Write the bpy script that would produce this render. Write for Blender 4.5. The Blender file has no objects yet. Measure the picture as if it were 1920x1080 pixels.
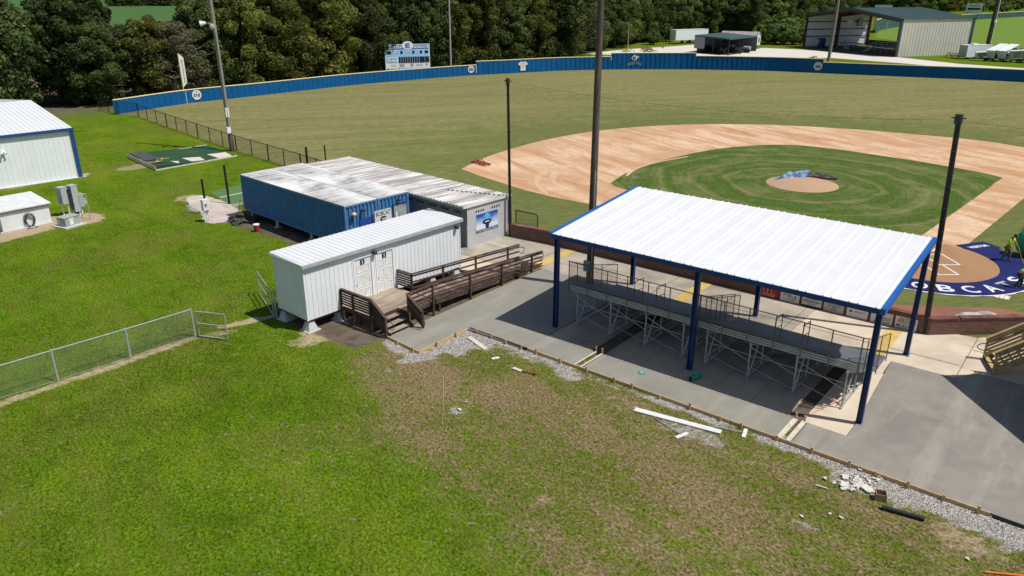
import bpy, bmesh, math, random
import numpy as np
from mathutils import Vector, Matrix
random.seed(7); RNG = np.random.default_rng(7)
SC = bpy.context.scene
COL = SC.collection
R = math.radians
# ------------------------------------------------------------------ survey
# The drone hovers 15.2 m above the origin.  at() turns a sighting (in the
# photo's 1920x1080 frame) into the point where that sight line meets level z.
CAM_H, FPX, YAW = 15.2, 1425.0, 39.3
PITCH = math.atan(565.0 / FPX)
def at(px, py, z=0.0):
    x = (px - 960) / FPX; y = (540 - py) / FPX
    fw = math.cos(PITCH) + y * math.sin(PITCH); up = -math.sin(PITCH) + y * math.cos(PITCH)
    a = R(90 + YAW); hx, hy = math.cos(a), math.sin(a)
    t = (z - CAM_H) / up
    return Vector(((hx * fw + hy * x) * t, (hy * fw - hx * x) * t, z))
def atl(pts, z=0.0):
    return [tuple(at(p[0], p[1], z)[:2]) for p in pts]

# ------------------------------------------------------------------ objects
def tag(o, label=None, cat=None, group=None, kind=None):
    if label: o['label'] = label
    if cat: o['category'] = cat
    if group: o['group'] = group
    if kind: o['kind'] = kind
    return o
def thing(name, label, cat, loc=(0, 0, 0), rz=0.0, group=None):
    o = bpy.data.objects.new(name, None); COL.objects.link(o)
    o.empty_display_size = 0.3
    o.location = loc; o.rotation_euler = (0, 0, rz)
    return tag(o, label, cat, group)
def wmat(o):
    m = Matrix.Identity(4)
    while o is not None:
        m = o.matrix_basis @ m; o = o.parent
    return m
def copy_tree(o, parent=None):
    c = o.copy(); COL.objects.link(c); c.parent = parent
    for ch in list(o.children):
        copy_tree(ch, c)
    return c

class MB:
    """collects shapes; build() links them as ONE mesh object"""
    def __init__(s):
        s.v = []; s.f = []; s.m = []; s.uv = {}; s.mi = 0; s.T = None
    def add(s, vs, fs, uv=None):
        b = len(s.v)
        if s.T is not None: vs = [tuple(s.T @ Vector(p)) for p in vs]
        s.v += [tuple(p) for p in vs]
        for k, f in enumerate(fs):
            if uv: s.uv[len(s.f)] = uv[k]
            s.f.append(tuple(b + i for i in f)); s.m.append(s.mi)
        return s
    def box(s, x0, x1, y0, y1, z0, z1):
        vs = [(x, y, z) for z in (z0, z1) for y in (y0, y1) for x in (x0, x1)]
        return s.add(vs, [(0, 2, 3, 1), (4, 5, 7, 6), (0, 1, 5, 4), (2, 6, 7, 3), (0, 4, 6, 2), (1, 3, 7, 5)])
    def bar(s, p, q, w, h, up=(0, 0, 1)):
        """rectangular bar from p to q, w across, h along 'up'"""
        p, q = Vector(p), Vector(q); d = (q - p)
        if d.length < 1e-6: return s
        d.normalize(); u = Vector(up)
        if abs(d.dot(u)) > .98: u = Vector((1, 0, 0)) if abs(d.x) < .9 else Vector((0, 1, 0))
        a = d.cross(u).normalized(); b = a.cross(d).normalized()
        a *= w / 2; b *= h / 2
        vs = [p - a - b, p + a - b, p + a + b, p - a + b, q - a - b, q + a - b, q + a + b, q - a + b]
        return s.add(vs, [(0, 1, 2, 3), (7, 6, 5, 4), (0, 4, 5, 1), (1, 5, 6, 2), (2, 6, 7, 3), (3, 7, 4, 0)])
    def tube(s, p, q, r, n=8, r2=None):
        p, q = Vector(p), Vector(q); d = q - p
        if d.length < 1e-6: return s
        d.normalize()
        u = Vector((0, 0, 1)) if abs(d.z) < .9 else Vector((1, 0, 0))
        a = d.cross(u).normalized(); b = d.cross(a)
        r2 = r if r2 is None else r2
        vs = []
        for (c, rr) in ((p, r), (q, r2)):
            for i in range(n):
                t = 2 * math.pi * i / n
                vs.append(c + a * (math.cos(t) * rr) + b * (math.sin(t) * rr))
        fs = [(i, (i + 1) % n, n + (i + 1) % n, n + i) for i in range(n)]
        fs += [tuple(range(n - 1, -1, -1)), tuple(range(n, 2 * n))]
        return s.add(vs, fs)
    def path(s, pts, r, n=6, closed=False):
        pts = [Vector(p) for p in pts]
        rng = range(len(pts) if closed else len(pts) - 1)
        for i in rng: s.tube(pts[i], pts[(i + 1) % len(pts)], r, n)
        return s
    def prism(s, poly, z0, z1):
        n = len(poly)
        A = sum(poly[i][0] * poly[(i + 1) % n][1] - poly[(i + 1) % n][0] * poly[i][1] for i in range(n))
        if A < 0: poly = poly[::-1]
        vs = [(p[0], p[1], z0) for p in poly] + [(p[0], p[1], z1) for p in poly]
        fs = [(i, (i + 1) % n, n + (i + 1) % n, n + i) for i in range(n)]
        fs += [tuple(range(n - 1, -1, -1)), tuple(range(n, 2 * n))]
        return s.add(vs, fs)
    def sheet(s, poly, z):
        n = len(poly)
        A = sum(poly[i][0] * poly[(i + 1) % n][1] - poly[(i + 1) % n][0] * poly[i][1] for i in range(n))
        if A < 0: poly = poly[::-1]
        return s.add([(p[0], p[1], z) for p in poly], [tuple(range(n))])
    def quad(s, a, b, c, d, uv=None):
        return s.add([a, b, c, d], [(0, 1, 2, 3)], [uv] if uv else None)
    def panel(s, a, b, c, d):
        """quad a-b-c-d with UVs in metres (a origin, b along, d up)"""
        L = (Vector(b) - Vector(a)).length; Hh = (Vector(d) - Vector(a)).length
        L2 = (Vector(c) - Vector(d)).length
        return s.quad(a, b, c, d, [(0, 0), (L, 0), (L2, Hh), (0, Hh)])
    def ribs(s, o, eu, ev, Lu, Lv, pitch, rw, rh, th=.03, tw=None, us=None):
        """ribbed sheet: ribs run along ev, spaced along eu, standing up on the normal; th = thickness"""
        o, eu, ev = Vector(o), Vector(eu).normalized(), Vector(ev).normalized()
        nn = eu.cross(ev).normalized(); tw = tw if tw is not None else rw * .55
        prof = [(0, 0)]
        if us is None: us = [pitch * (k + .5) for k in range(int(Lu / pitch) + 1)]
        for u in us:
            if u < Lu - rw / 2: prof += [(u - rw / 2, 0), (u - tw / 2, rh), (u + tw / 2, rh), (u + rw / 2, 0)]
        prof.append((Lu, 0))
        vs = []
        for (a, h) in prof:
            vs.append(o + eu * a + nn * h); vs.append(o + eu * a + nn * h + ev * Lv)
        n = len(prof); fs = [(2 * i, 2 * i + 2, 2 * i + 3, 2 * i + 1) for i in range(n - 1)]
        b = len(vs); dn = nn * -th
        vs += [o + dn, o + eu * Lu + dn, o + eu * Lu + ev * Lv + dn, o + ev * Lv + dn]
        fs += [(b + 3, b + 2, b + 1, b), (0, 1, b + 3, b), (2 * n - 1, 2 * n - 2, b + 1, b + 2)]
        fs += [tuple([b, b + 1] + [2 * i for i in range(n - 1, -1, -1)]), tuple([b + 2, b + 3] + [2 * i + 1 for i in range(n)])]
        return s.add(vs, fs)
    def lathe(s, c, prof, n=16, axis=None):
        c = Vector(c); vs = []
        for (r, z) in prof:
            for i in range(n):
                t = 2 * math.pi * i / n
                vs.append(c + Vector((math.cos(t) * r, math.sin(t) * r, z)))
        fs = []
        for k in range(len(prof) - 1):
            for i in range(n):
                j = (i + 1) % n
                fs.append((k * n + i, k * n + j, (k + 1) * n + j, (k + 1) * n + i))
        fs.append(tuple(range(n - 1, -1, -1))); fs.append(tuple((len(prof) - 1) * n + i for i in range(n)))
        return s.add(vs, fs)
    def blob(s, c, rx, ry, rz, seed=0, amp=.18, nu=10, nv=7, freq=2.0):
        rnd = random.Random(seed); ph = [rnd.uniform(0, 6.3) for _ in range(6)]
        vs = []; c = Vector(c)
        for j in range(nv + 1):
            th = math.pi * j / nv
            for i in range(nu):
                t = 2 * math.pi * i / nu
                k = 1 + amp * (math.sin(freq * t + ph[0]) * math.sin(freq * th + ph[1]) + .6 * math.sin(2.3 * freq * t + ph[2] + th * 3) * math.sin(th))
                vs.append(c + Vector((rx * k * math.sin(th) * math.cos(t), ry * k * math.sin(th) * math.sin(t), rz * k * math.cos(th))))
        fs = []
        for j in range(nv):
            for i in range(nu):
                k = (i + 1) % nu
                fs.append((j * nu + i, (j + 1) * nu + i, (j + 1) * nu + k, j * nu + k))
        return s.add(vs, fs)
    def build(s, name, mats, parent=None, smooth=False, world=True):
        me = bpy.data.meshes.new(name)
        vs = s.v
        if parent is not None and world:
            inv = wmat(parent).inverted(); vs = [tuple(inv @ Vector(p)) for p in vs]
        me.from_pydata([tuple(p) for p in vs], [], s.f)
        if not isinstance(mats, (list, tuple)): mats = [mats]
        for m in mats: me.materials.append(m)
        if len(mats) > 1: me.polygons.foreach_set('material_index', s.m)
        if s.uv:
            ul = me.uv_layers.new(name='UVMap')
            for fi, uvs in s.uv.items():
                p = me.polygons[fi]
                for k, li in enumerate(p.loop_indices): ul.data[li].uv = uvs[k]
        if smooth: me.polygons.foreach_set('use_smooth', [True] * len(me.polygons))
        me.update()
        o = bpy.data.objects.new(name, me); COL.objects.link(o); o.parent = parent
        return o

def text_verts(txt, size, width=None, ext=.004, font_shear=0, bold=0.0, space=1.0):
    cu = bpy.data.curves.new('lettering', 'FONT'); cu.body = txt; cu.size = size
    cu.align_x = 'CENTER'; cu.align_y = 'CENTER'; cu.extrude = ext; cu.offset = bold; cu.space_character = space
    cu.shear = font_shear; cu.resolution_u = 3
    ob = bpy.data.objects.new('lettering', cu); COL.objects.link(ob)
    bpy.context.view_layer.update()
    me = bpy.data.meshes.new_from_object(ob.evaluated_get(bpy.context.evaluated_depsgraph_get()))
    vs = [tuple(v.co) for v in me.vertices]; fs = [tuple(p.vertices) for p in me.polygons]
    bpy.data.objects.remove(ob); bpy.data.curves.remove(cu); bpy.data.meshes.remove(me)
    if vs:
        xs = [v[0] for v in vs]; ys = [v[1] for v in vs]
        cx, cy = (min(xs) + max(xs)) / 2, (min(ys) + max(ys)) / 2
        k = (width / max(1e-6, max(xs) - min(xs))) if width else 1
        hh = max(ys) - min(ys)
        ky = size / max(1e-6, hh)
        vs = [((v[0] - cx) * k, (v[1] - cy) * ky, v[2]) for v in vs]
    return vs, fs
def put_text(mb, txt, c, ex, ey, height, width=None, lift=.004, bold=0.0):
    """text centred at c; ex = reading direction, ey = up; height = cap height in metres"""
    vs, fs = text_verts(txt, height, width, bold=bold)
    c, ex, ey = Vector(c), Vector(ex).normalized(), Vector(ey).normalized(); n = ex.cross(ey)
    mb.add([c + ex * v[0] + ey * v[1] + n * (v[2] + lift) for v in vs], fs)
def disc(mb, c, ex, ey, rx, ry, th, n=28):
    c, ex, ey = Vector(c), Vector(ex).normalized(), Vector(ey).normalized(); nn = ex.cross(ey)
    vs = []
    for k in (0, th):
        for i in range(n):
            t = 2 * math.pi * i / n
            vs.append(c + ex * (rx * math.cos(t)) + ey * (ry * math.sin(t)) + nn * k)
    fs = [(i, (i + 1) % n, n + (i + 1) % n, n + i) for i in range(n)] + [tuple(range(n - 1, -1, -1)), tuple(range(n, 2 * n))]
    mb.add(vs, fs)
def slab(mb, c, ex, ey, w, h, th, dx=0, dy=0):
    """flat board: centre c (+dx,dy in its plane), width w, height h, thickness th toward the reader"""
    c, ex, ey = Vector(c), Vector(ex).normalized(), Vector(ey).normalized(); nn = ex.cross(ey)
    c = c + ex * dx + ey * dy
    p = [c - ex * w / 2 - ey * h / 2, c + ex * w / 2 - ey * h / 2, c + ex * w / 2 + ey * h / 2, c - ex * w / 2 + ey * h / 2]
    q = [x + nn * th for x in p]
    mb.add(p + q, [(3, 2, 1, 0), (4, 5, 6, 7), (0, 1, 5, 4), (1, 2, 6, 5), (2, 3, 7, 6), (3, 0, 4, 7)])
def shape(mb, pts, c, ex, ey, th):
    c, ex, ey = Vector(c), Vector(ex).normalized(), Vector(ey).normalized(); nn = ex.cross(ey)
    p = [c + ex * x + ey * y for x, y in pts]; n = len(p); q = [x + nn * th for x in p]
    mb.add(p + q, [tuple(range(n - 1, -1, -1)), tuple(range(n, 2 * n))] + [(i, (i + 1) % n, n + (i + 1) % n, n + i) for i in range(n)])
# ------------------------------------------------------------------ materials
MATS = {}
def newmat(name):
    m = bpy.data.materials.new(name); m.use_nodes = True
    nt = m.node_tree; nt.nodes.clear()
    out = nt.nodes.new('ShaderNodeOutputMaterial'); b = nt.nodes.new('ShaderNodeBsdfPrincipled')
    nt.links.new(b.outputs[0], out.inputs[0])
    return m, nt, b, out
def N(nt, t, **kw):
    n = nt.nodes.new(t)
    for k, v in kw.items(): setattr(n, k, v)
    return n
def noise(nt, vec, scale, detail=4, rough=.55, dist=0):
    n = N(nt, 'ShaderNodeTexNoise'); n.inputs['Scale'].default_value = scale
    n.inputs['Detail'].default_value = detail; n.inputs['Roughness'].default_value = rough; n.inputs['Distortion'].default_value = dist
    nt.links.new(vec, n.inputs['Vector']); return n.outputs['Fac']
def ramp(nt, fac, lo, hi, v0=0.0, v1=1.0):
    n = N(nt, 'ShaderNodeMapRange'); n.clamp = True
    n.inputs[1].default_value = lo; n.inputs[2].default_value = hi; n.inputs[3].default_value = v0; n.inputs[4].default_value = v1
    nt.links.new(fac, n.inputs[0]); return n.outputs[0]
def mixc(nt, fac, a, b):
    n = N(nt, 'ShaderNodeMix', data_type='RGBA')
    if isinstance(fac, (int, float)): n.inputs[0].default_value = fac
    else: nt.links.new(fac, n.inputs[0])
    for i, c in ((6, a), (7, b)):
        if isinstance(c, (tuple, list)): n.inputs[i].default_value = (*c[:3], 1)
        else: nt.links.new(c, n.inputs[i])
    return n.outputs[2]
def math_(nt, op, a, b=None):
    n = N(nt, 'ShaderNodeMath', operation=op)
    for i, c in enumerate((a, b)):
        if c is None: continue
        if isinstance(c, (int, float)): n.inputs[i].default_value = c
        else: nt.links.new(c, n.inputs[i])
    return n.outputs[0]
def coords(nt, stretch=(1, 1, 1), rot=0.0, generated=False, kind='Object'):
    tc = N(nt, 'ShaderNodeTexCoord'); v = tc.outputs[kind]
    for k, val in (('Rotation', (0, 0, rot)), ('Scale', stretch)):        # turn first, then stretch
        mp = N(nt, 'ShaderNodeMapping'); mp.inputs[k].default_value = val; nt.links.new(v, mp.inputs['Vector']); v = mp.outputs[0]
    return v
def bump(nt, b, h, strength, dist=.02):
    n = N(nt, 'ShaderNodeBump'); n.inputs['Strength'].default_value = strength; n.inputs['Distance'].default_value = dist
    nt.links.new(h, n.inputs['Height']); nt.links.new(n.outputs[0], b.inputs['Normal'])
def attr(nt, name):
    n = N(nt, 'ShaderNodeAttribute'); n.attribute_name = name; return n
def surf(name, c1, c2=None, scale=3.0, c3=None, s3=.4, lo3=.5, hi3=.7, rough=.7, metal=0.0, bmp=0.0, bs=30, stretch=(1, 1, 1), rot=0.0, spec=.35, lo=.35, hi=.65, coat=0):
    """a real-world surface: base colour c1 broken up toward c2 (fine) and c3 (large stains)"""
    if name in MATS: return MATS[name]
    m, nt, b, out = newmat(name)
    v = coords(nt, stretch, rot)
    c2 = c2 or tuple(x * .82 for x in c1)
    col = mixc(nt, ramp(nt, noise(nt, v, scale), lo, hi), c1, c2)
    if c3: col = mixc(nt, ramp(nt, noise(nt, v, s3, 5, .65, .4), lo3, hi3), col, c3)
    nt.links.new(col, b.inputs['Base Color'])
    b.inputs['Roughness'].default_value = rough; b.inputs['Metallic'].default_value = metal
    b.inputs['Specular IOR Level'].default_value = spec
    if bmp: bump(nt, b, noise(nt, v, bs, 3), bmp)
    MATS[name] = m; return m

white_metal = surf('white_painted_metal', (.80, .825, .85), (.76, .785, .81), 1.2, (.66, .68, .70), .25, .56, .8, rough=.42)
white_roof = surf('white_roof_metal', (.70, .71, .725), (.665, .675, .69), 1.0, (.60, .605, .61), .3, .6, .85, rough=.45)
offwhite = surf('off_white_trim', (.72, .73, .72), None, 2, rough=.5)
grey_metal = surf('shade_grey_metal_siding', (.74, .78, .82), (.70, .74, .78), 1.4, rough=.45)
blue_paint = surf('royal_blue_steel_paint', (.007, .036, .16), (.006, .03, .135), 1.5, rough=.38)
blue_trim = surf('mid_blue_trim_paint', (.012, .12, .42), (.010, .10, .36), 1.5, rough=.38)
container_blue = surf('weathered_container_blue', (.075, .215, .46), (.058, .175, .39), 2.5, (.11, .24, .43), .5, .5, .75, rough=.5)
container_dark = surf('touch_up_blue_paint', (.018, .075, .34), (.015, .06, .30), 2, rough=.45)
wall_blue = surf('outfield_wall_blue', (.006, .102, .285), (.005, .087, .245), .8, (.012, .115, .28), .12, .5, .8, rough=.6, spec=.12)
yellow_cap = surf('pale_yellow_fence_cap', (.72, .60, .28), (.66, .56, .3), 2, rough=.6)
galv = surf('galvanised_steel', (.46, .47, .48), (.38, .39, .40), 6, rough=.45, metal=.25)
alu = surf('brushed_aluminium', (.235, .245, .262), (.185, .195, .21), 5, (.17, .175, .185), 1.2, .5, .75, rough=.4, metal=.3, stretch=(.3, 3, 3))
black_paint = surf('black_painted_steel', (.012, .012, .013), (.02, .02, .02), 5, rough=.5)
dark_iron = surf('dark_iron', (.03, .028, .027), (.05, .045, .04), 5, rough=.6)
wood_pole = surf('weathered_pole_wood', (.29, .26, .225), (.20, .175, .15), 7, (.36, .33, .30), 1.2, .5, .7, rough=.9, stretch=(4, 4, .25), bmp=.4)
wood_pole_dark = surf('dark_pole_wood', (.115, .09, .07), (.06, .048, .038), 7, (.16, .14, .12), 1.2, .5, .7, rough=.9, stretch=(4, 4, .25), bmp=.4)
deck_wood = surf('stained_deck_wood', (.12, .075, .055), (.065, .038, .028), 6, (.20, .15, .12), 1.5, .5, .72, rough=.85, stretch=(2, 2, 2))
rail_wood = surf('dark_stained_rail_wood', (.082, .048, .036), (.045, .027, .021), 5, (.15, .10, .078), 2, .5, .75, rough=.85)
deck_grey = surf('bleached_deck_boards', (.44, .36, .28), (.29, .225, .17), 5, (.20, .14, .105), .8, .48, .68, rough=.88, stretch=(3, .4, 1))
ramp_wood = surf('worn_ramp_boards', (.20, .135, .10), (.11, .068, .05), 4, (.36, .30, .25), .9, .5, .68, rough=.88, stretch=(.5, 3, 1))
lumber = surf('fresh_pine_lumber', (.56, .39, .20), (.47, .31, .15), 6, rough=.8, stretch=(1, 1, 1))
pale_lumber = surf('cement_stained_plank', (.66, .61, .52), (.50, .45, .38), 6, rough=.85)
treated = surf('pressure_treated_lumber', (.52, .39, .19), (.40, .29, .13), 4, (.58, .47, .28), 1.2, .5, .7, rough=.85)
stone_white = surf('broken_white_concrete', (.66, .63, .58), (.50, .48, .44), 6, rough=.9, bmp=.3)
pier = surf('cast_concrete_pier', (.56, .55, .53), (.44, .43, .41), 4, rough=.9, bmp=.2)
block_white = surf('painted_block_wall', (.74, .75, .76), (.66, .67, .68), 2.2, (.58, .58, .58), .6, .55, .8, rough=.7)
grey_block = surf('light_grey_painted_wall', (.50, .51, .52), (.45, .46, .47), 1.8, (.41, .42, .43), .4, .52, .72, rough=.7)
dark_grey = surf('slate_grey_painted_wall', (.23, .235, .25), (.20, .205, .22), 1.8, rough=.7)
black_hole = surf('dark_opening', (.012, .012, .014), (.016, .016, .018), 3, rough=.9)
utility_grey = surf('utility_grey_enamel', (.36, .40, .37), (.31, .35, .325), 3, rough=.5)
panel_grey = surf('switchgear_grey_enamel', (.42, .45, .46), (.36, .39, .40), 3, rough=.5)
plastic_white = surf('white_plastic', (.80, .80, .78), (.74, .74, .72), 3, rough=.5)
turf_blue = surf('blue_artificial_turf', (.006, .013, .115), (.004, .009, .08), 9, (.008, .018, .145), .7, .45, .7, rough=.95, bmp=.6, bs=60)
turf_green = surf('dark_green_artificial_turf', (.022, .075, .028), (.015, .052, .02), 8, (.035, .10, .035), .6, .5, .7, rough=.95, bmp=.5, bs=60)
turf_light = surf('light_green_artificial_turf', (.095, .185, .062), (.075, .15, .05), 8, rough=.95, bmp=.4, bs=60)
chalk = surf('white_chalk', (.82, .81, .78), (.70, .66, .60), 8, rough=.95)
white_letter = surf('white_lettering', (.80, .80, .80), None, 3, rough=.6)
black_letter = surf('black_lettering', (.012, .012, .015), None, 3, rough=.6)
navy_letter = surf('navy_lettering', (.01, .022, .12), None, 3, rough=.6)
red_sign = surf('red_sign_face', (.42, .012, .014), (.36, .01, .012), 2, rough=.5)
gold_mark = surf('golden_mark', (.78, .42, .02), None, 2, rough=.5)
dark_red_letter = surf('dark_red_lettering', (.20, .015, .015), None, 3, rough=.6)
grey_letter = surf('grey_lettering', (.13, .13, .14), None, 3, rough=.6)
sign_white = surf('white_sign_face', (.70, .70, .69), (.64, .64, .63), 2, (.56, .56, .55), .8, .55, .8, rough=.5)
score_blue = surf('scoreboard_blue', (.03, .21, .55), (.026, .18, .48), 1.5, rough=.5)
score_light = surf('scoreboard_light_blue', (.32, .60, .88), (.28, .55, .84), 1.5, rough=.5)
green_roof = surf('dark_green_metal_roof', (.050, .088, .088), (.042, .075, .076), .6, (.065, .105, .105), .12, .5, .75, rough=.5)
green_wall = surf('dark_green_fence_panel', (.036, .085, .088), (.03, .072, .076), .4, rough=.6)
beige = surf('beige_metal_siding', (.60, .57, .50), (.55, .52, .46), .5, (.50, .48, .43), .15, .55, .8, rough=.5)
maroon_steel = surf('red_oxide_steel', (.10, .03, .025), (.075, .024, .02), 2, rough=.6)
bark = surf('tree_bark', (.13, .105, .08), (.07, .055, .042), 5, (.20, .18, .15), .8, .5, .7, rough=.95, stretch=(3, 3, .5))
pale_bark = surf('bleached_dead_branches', (.30, .27, .235), (.21, .19, .16), 5, rough=.95)
hivis = surf('lime_hi_vis_fabric', (.55, .92, .04), (.48, .84, .03), 4, (.38, .78, .03), 3, .5, .7, rough=.85)
hivis_green = surf('bright_green_work_shirt', (.22, .72, .05), (.18, .64, .04), 4, rough=.85)
jeans = surf('dark_work_trousers', (.05, .052, .055), (.035, .036, .04), 5, rough=.9)
khaki = surf('khaki_work_trousers', (.16, .14, .11), (.12, .105, .085), 5, rough=.9)
skin = surf('sun_tanned_skin', (.33, .17, .105), (.29, .145, .09), 6, rough=.6)
hair_dark = surf('dark_hair', (.018, .013, .01), (.03, .02, .015), 8, rough=.7)
camo = surf('brown_cap_cloth', (.16, .12, .08), (.07, .06, .04), 8, rough=.9)
tarp_blue = surf('faded_blue_tarp', (.24, .36, .52), (.12, .21, .38), 3, (.04, .07, .15), 1.4, .48, .62, rough=.45)
tarp_brown = surf('brown_underside_tarp', (.11, .085, .085), (.05, .04, .045), 3, rough=.5)
green_tarp = surf('green_tarpaulin', (.012, .36, .15), (.01, .28, .115), 3, rough=.5)
green_pvc = surf('green_sewer_pipe', (.006, .32, .26), (.005, .27, .215), 3, rough=.35)
red_paint = surf('worn_red_paint', (.32, .035, .02), (.22, .025, .016), 5, rough=.6)
orange_rope = surf('orange_rope', (.75, .17, .03), None, 5, rough=.7)
cardboard = surf('brown_cardboard', (.38, .26, .16), (.32, .21, .13), 4, rough=.9)
corr_black = surf('black_corrugated_plastic', (.02, .024, .026), (.03, .035, .036), 5, rough=.5)
rubble = surf('dark_rubble', (.07, .065, .058), (.04, .037, .033), 4, (.12, .11, .10), 1.5, .5, .7, rough=.95, bmp=.5)
yellow_paint = surf('faded_yellow_floor_paint', (.62, .44, .12), (.50, .36, .12), 3, (.42, .36, .24), 1.0, .52, .72, rough=.85)
door_white = surf('scuffed_white_door', (.78, .78, .77), (.70, .70, .69), 4, (.50, .50, .48), 2.5, .56, .8, rough=.5)
lamp_dark = surf('bronze_wall_lamp', (.03, .026, .022), None, 4, rough=.5)
lamp_tan = surf('yellowed_lamp_lens', (.62, .50, .30), (.55, .44, .26), 4, rough=.4)
mirror_grey = surf('scratched_steel_door', (.50, .51, .52), (.34, .35, .37), 2.2, (.16, .18, .19), 1.0, .56, .74, rough=.45, metal=.25)
red_plastic = surf('red_bucket_plastic', (.38, .03, .03), (.30, .025, .025), 4, rough=.5)
trash_blue = surf('blue_plastic_bin', (.012, .025, .14), None, 4, rough=.5)
glass_dark = surf('dark_window_glass', (.03, .04, .05), None, 2, rough=.12, spec=.6)
rust = surf('rusty_steel', (.19, .085, .045), (.10, .05, .03), 5, rough=.8)
pink_mesh = surf('pink_striped_cloth', (.60, .30, .30), (.72, .62, .58), 6, rough=.9)

def concrete(name, base, dark, stain, light=None, stripes=0.0, rot=0.0, rough=.85):
    m, nt, b, out = newmat(name)
    v = coords(nt)
    f = ramp(nt, noise(nt, v, 1.3, 6, .6), .35, .68)
    col = mixc(nt, f, base, dark)
    col = mixc(nt, ramp(nt, noise(nt, v, .35, 5, .62, .5), .5, .72), col, stain)
    if light is not None:
        v2 = coords(nt, (.16, 1.1, 1), rot)
        col = mixc(nt, ramp(nt, noise(nt, v2, .8, 4, .6, .3), .52, .78, 0, .75), col, light)
    col = mixc(nt, ramp(nt, noise(nt, v, 42, 2, .6), .3, .75, 0, .22), col, tuple(x * .7 for x in base))
    nt.links.new(col, b.inputs['Base Color']); b.inputs['Roughness'].default_value = rough
    b.inputs['Specular IOR Level'].default_value = .3
    bump(nt, b, noise(nt, v, 25, 4), .12, .01)
    return m
new_conc = concrete('fresh_grey_concrete', (.275, .26, .22), (.243, .23, .196), (.213, .202, .172), (.37, .35, .305), 1, R(90))
damp_conc = concrete('darker_fresh_concrete', (.275, .255, .222), (.225, .208, .182), (.185, .173, .152), (.46, .43, .385), 1, R(90))
old_conc = concrete('weathered_tan_concrete', (.64, .54, .42), (.56, .47, .365), (.40, .335, .265))
shaded_pad_conc = concrete('stained_and_shaded_pad_concrete', (.43, .365, .29), (.35, .295, .235), (.165, .142, .12))  # old slab again: real stains, plus the canopy's shade mixed into the colour
walk_conc = concrete('stained_walkway_concrete', (.44, .38, .305), (.35, .305, .245), (.22, .195, .165), (.62, .54, .44), 1, 0)

def brick_mat():
    m, nt, b, out = newmat('red_brown_brick')
    uv = N(nt, 'ShaderNodeTexCoord').outputs['UV']
    br = N(nt, 'ShaderNodeTexBrick'); br.inputs['Scale'].default_value = 1
    br.inputs['Brick Width'].default_value = .21; br.inputs['Row Height'].default_value = .075; br.inputs['Mortar Size'].default_value = .008
    br.inputs['Color1'].default_value = (.17, .062, .045, 1); br.inputs['Color2'].default_value = (.075, .032, .028, 1); br.inputs['Mortar'].default_value = (.20, .165, .14, 1)
    br.inputs['Bias'].default_value = -.1
    nt.links.new(uv, br.inputs['Vector'])
    col = mixc(nt, ramp(nt, noise(nt, coords(nt), 1.2, 5), .5, .75, 0, .6), br.outputs['Color'], (.07, .05, .045))
    nt.links.new(col, b.inputs['Base Color']); b.inputs['Roughness'].default_value = .9
    bump(nt, b, math_(nt, 'SUBTRACT', 1.0, br.outputs['Fac']), .4, .008)
    return m
brick = brick_mat()
coping = surf('brick_coping', (.22, .095, .075), (.13, .055, .045), 5, (.28, .16, .13), 1.5, .5, .7, rough=.9)

def mesh_mat(name, col, pitch, wire, rough=.5, metal=.3):
    """woven wire: diamonds of the given pitch, open between the wires"""
    m, nt, b, out = newmat(name)
    uv = N(nt, 'ShaderNodeTexCoord').outputs['UV']; sx = N(nt, 'ShaderNodeSeparateXYZ'); nt.links.new(uv, sx.inputs[0])
    a = math_(nt, 'ADD', sx.outputs[0], sx.outputs[1]); c = math_(nt, 'SUBTRACT', sx.outputs[0], sx.outputs[1])
    w = wire / pitch
    la = math_(nt, 'LESS_THAN', math_(nt, 'FRACT', math_(nt, 'DIVIDE', math_(nt, 'ADD', a, 500.0), pitch)), w)
    lb = math_(nt, 'LESS_THAN', math_(nt, 'FRACT', math_(nt, 'DIVIDE', math_(nt, 'ADD', c, 500.0), pitch)), w)
    f = math_(nt, 'MAXIMUM', la, lb)
    tr = N(nt, 'ShaderNodeBsdfTransparent'); mx = N(nt, 'ShaderNodeMixShader')
    nt.links.new(f, mx.inputs[0]); nt.links.new(tr.outputs[0], mx.inputs[1]); nt.links.new(b.outputs[0], mx.inputs[2]); nt.links.new(mx.outputs[0], out.inputs[0])
    b.inputs['Base Color'].default_value = (*col, 1); b.inputs['Roughness'].default_value = rough; b.inputs['Metallic'].default_value = metal
    return m
chain = mesh_mat('chain_link_wire', (.30, .32, .32), .075, .0062)
chain_dark = mesh_mat('bleacher_guard_wire', (.07, .072, .075), .085, .009)
chain_black = mesh_mat('black_chain_link_wire', (.015, .015, .015), .085, .0105)
net_mat = mesh_mat('backstop_net_twine', (.02, .02, .02), .07, .0022, .8, 0)

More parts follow.
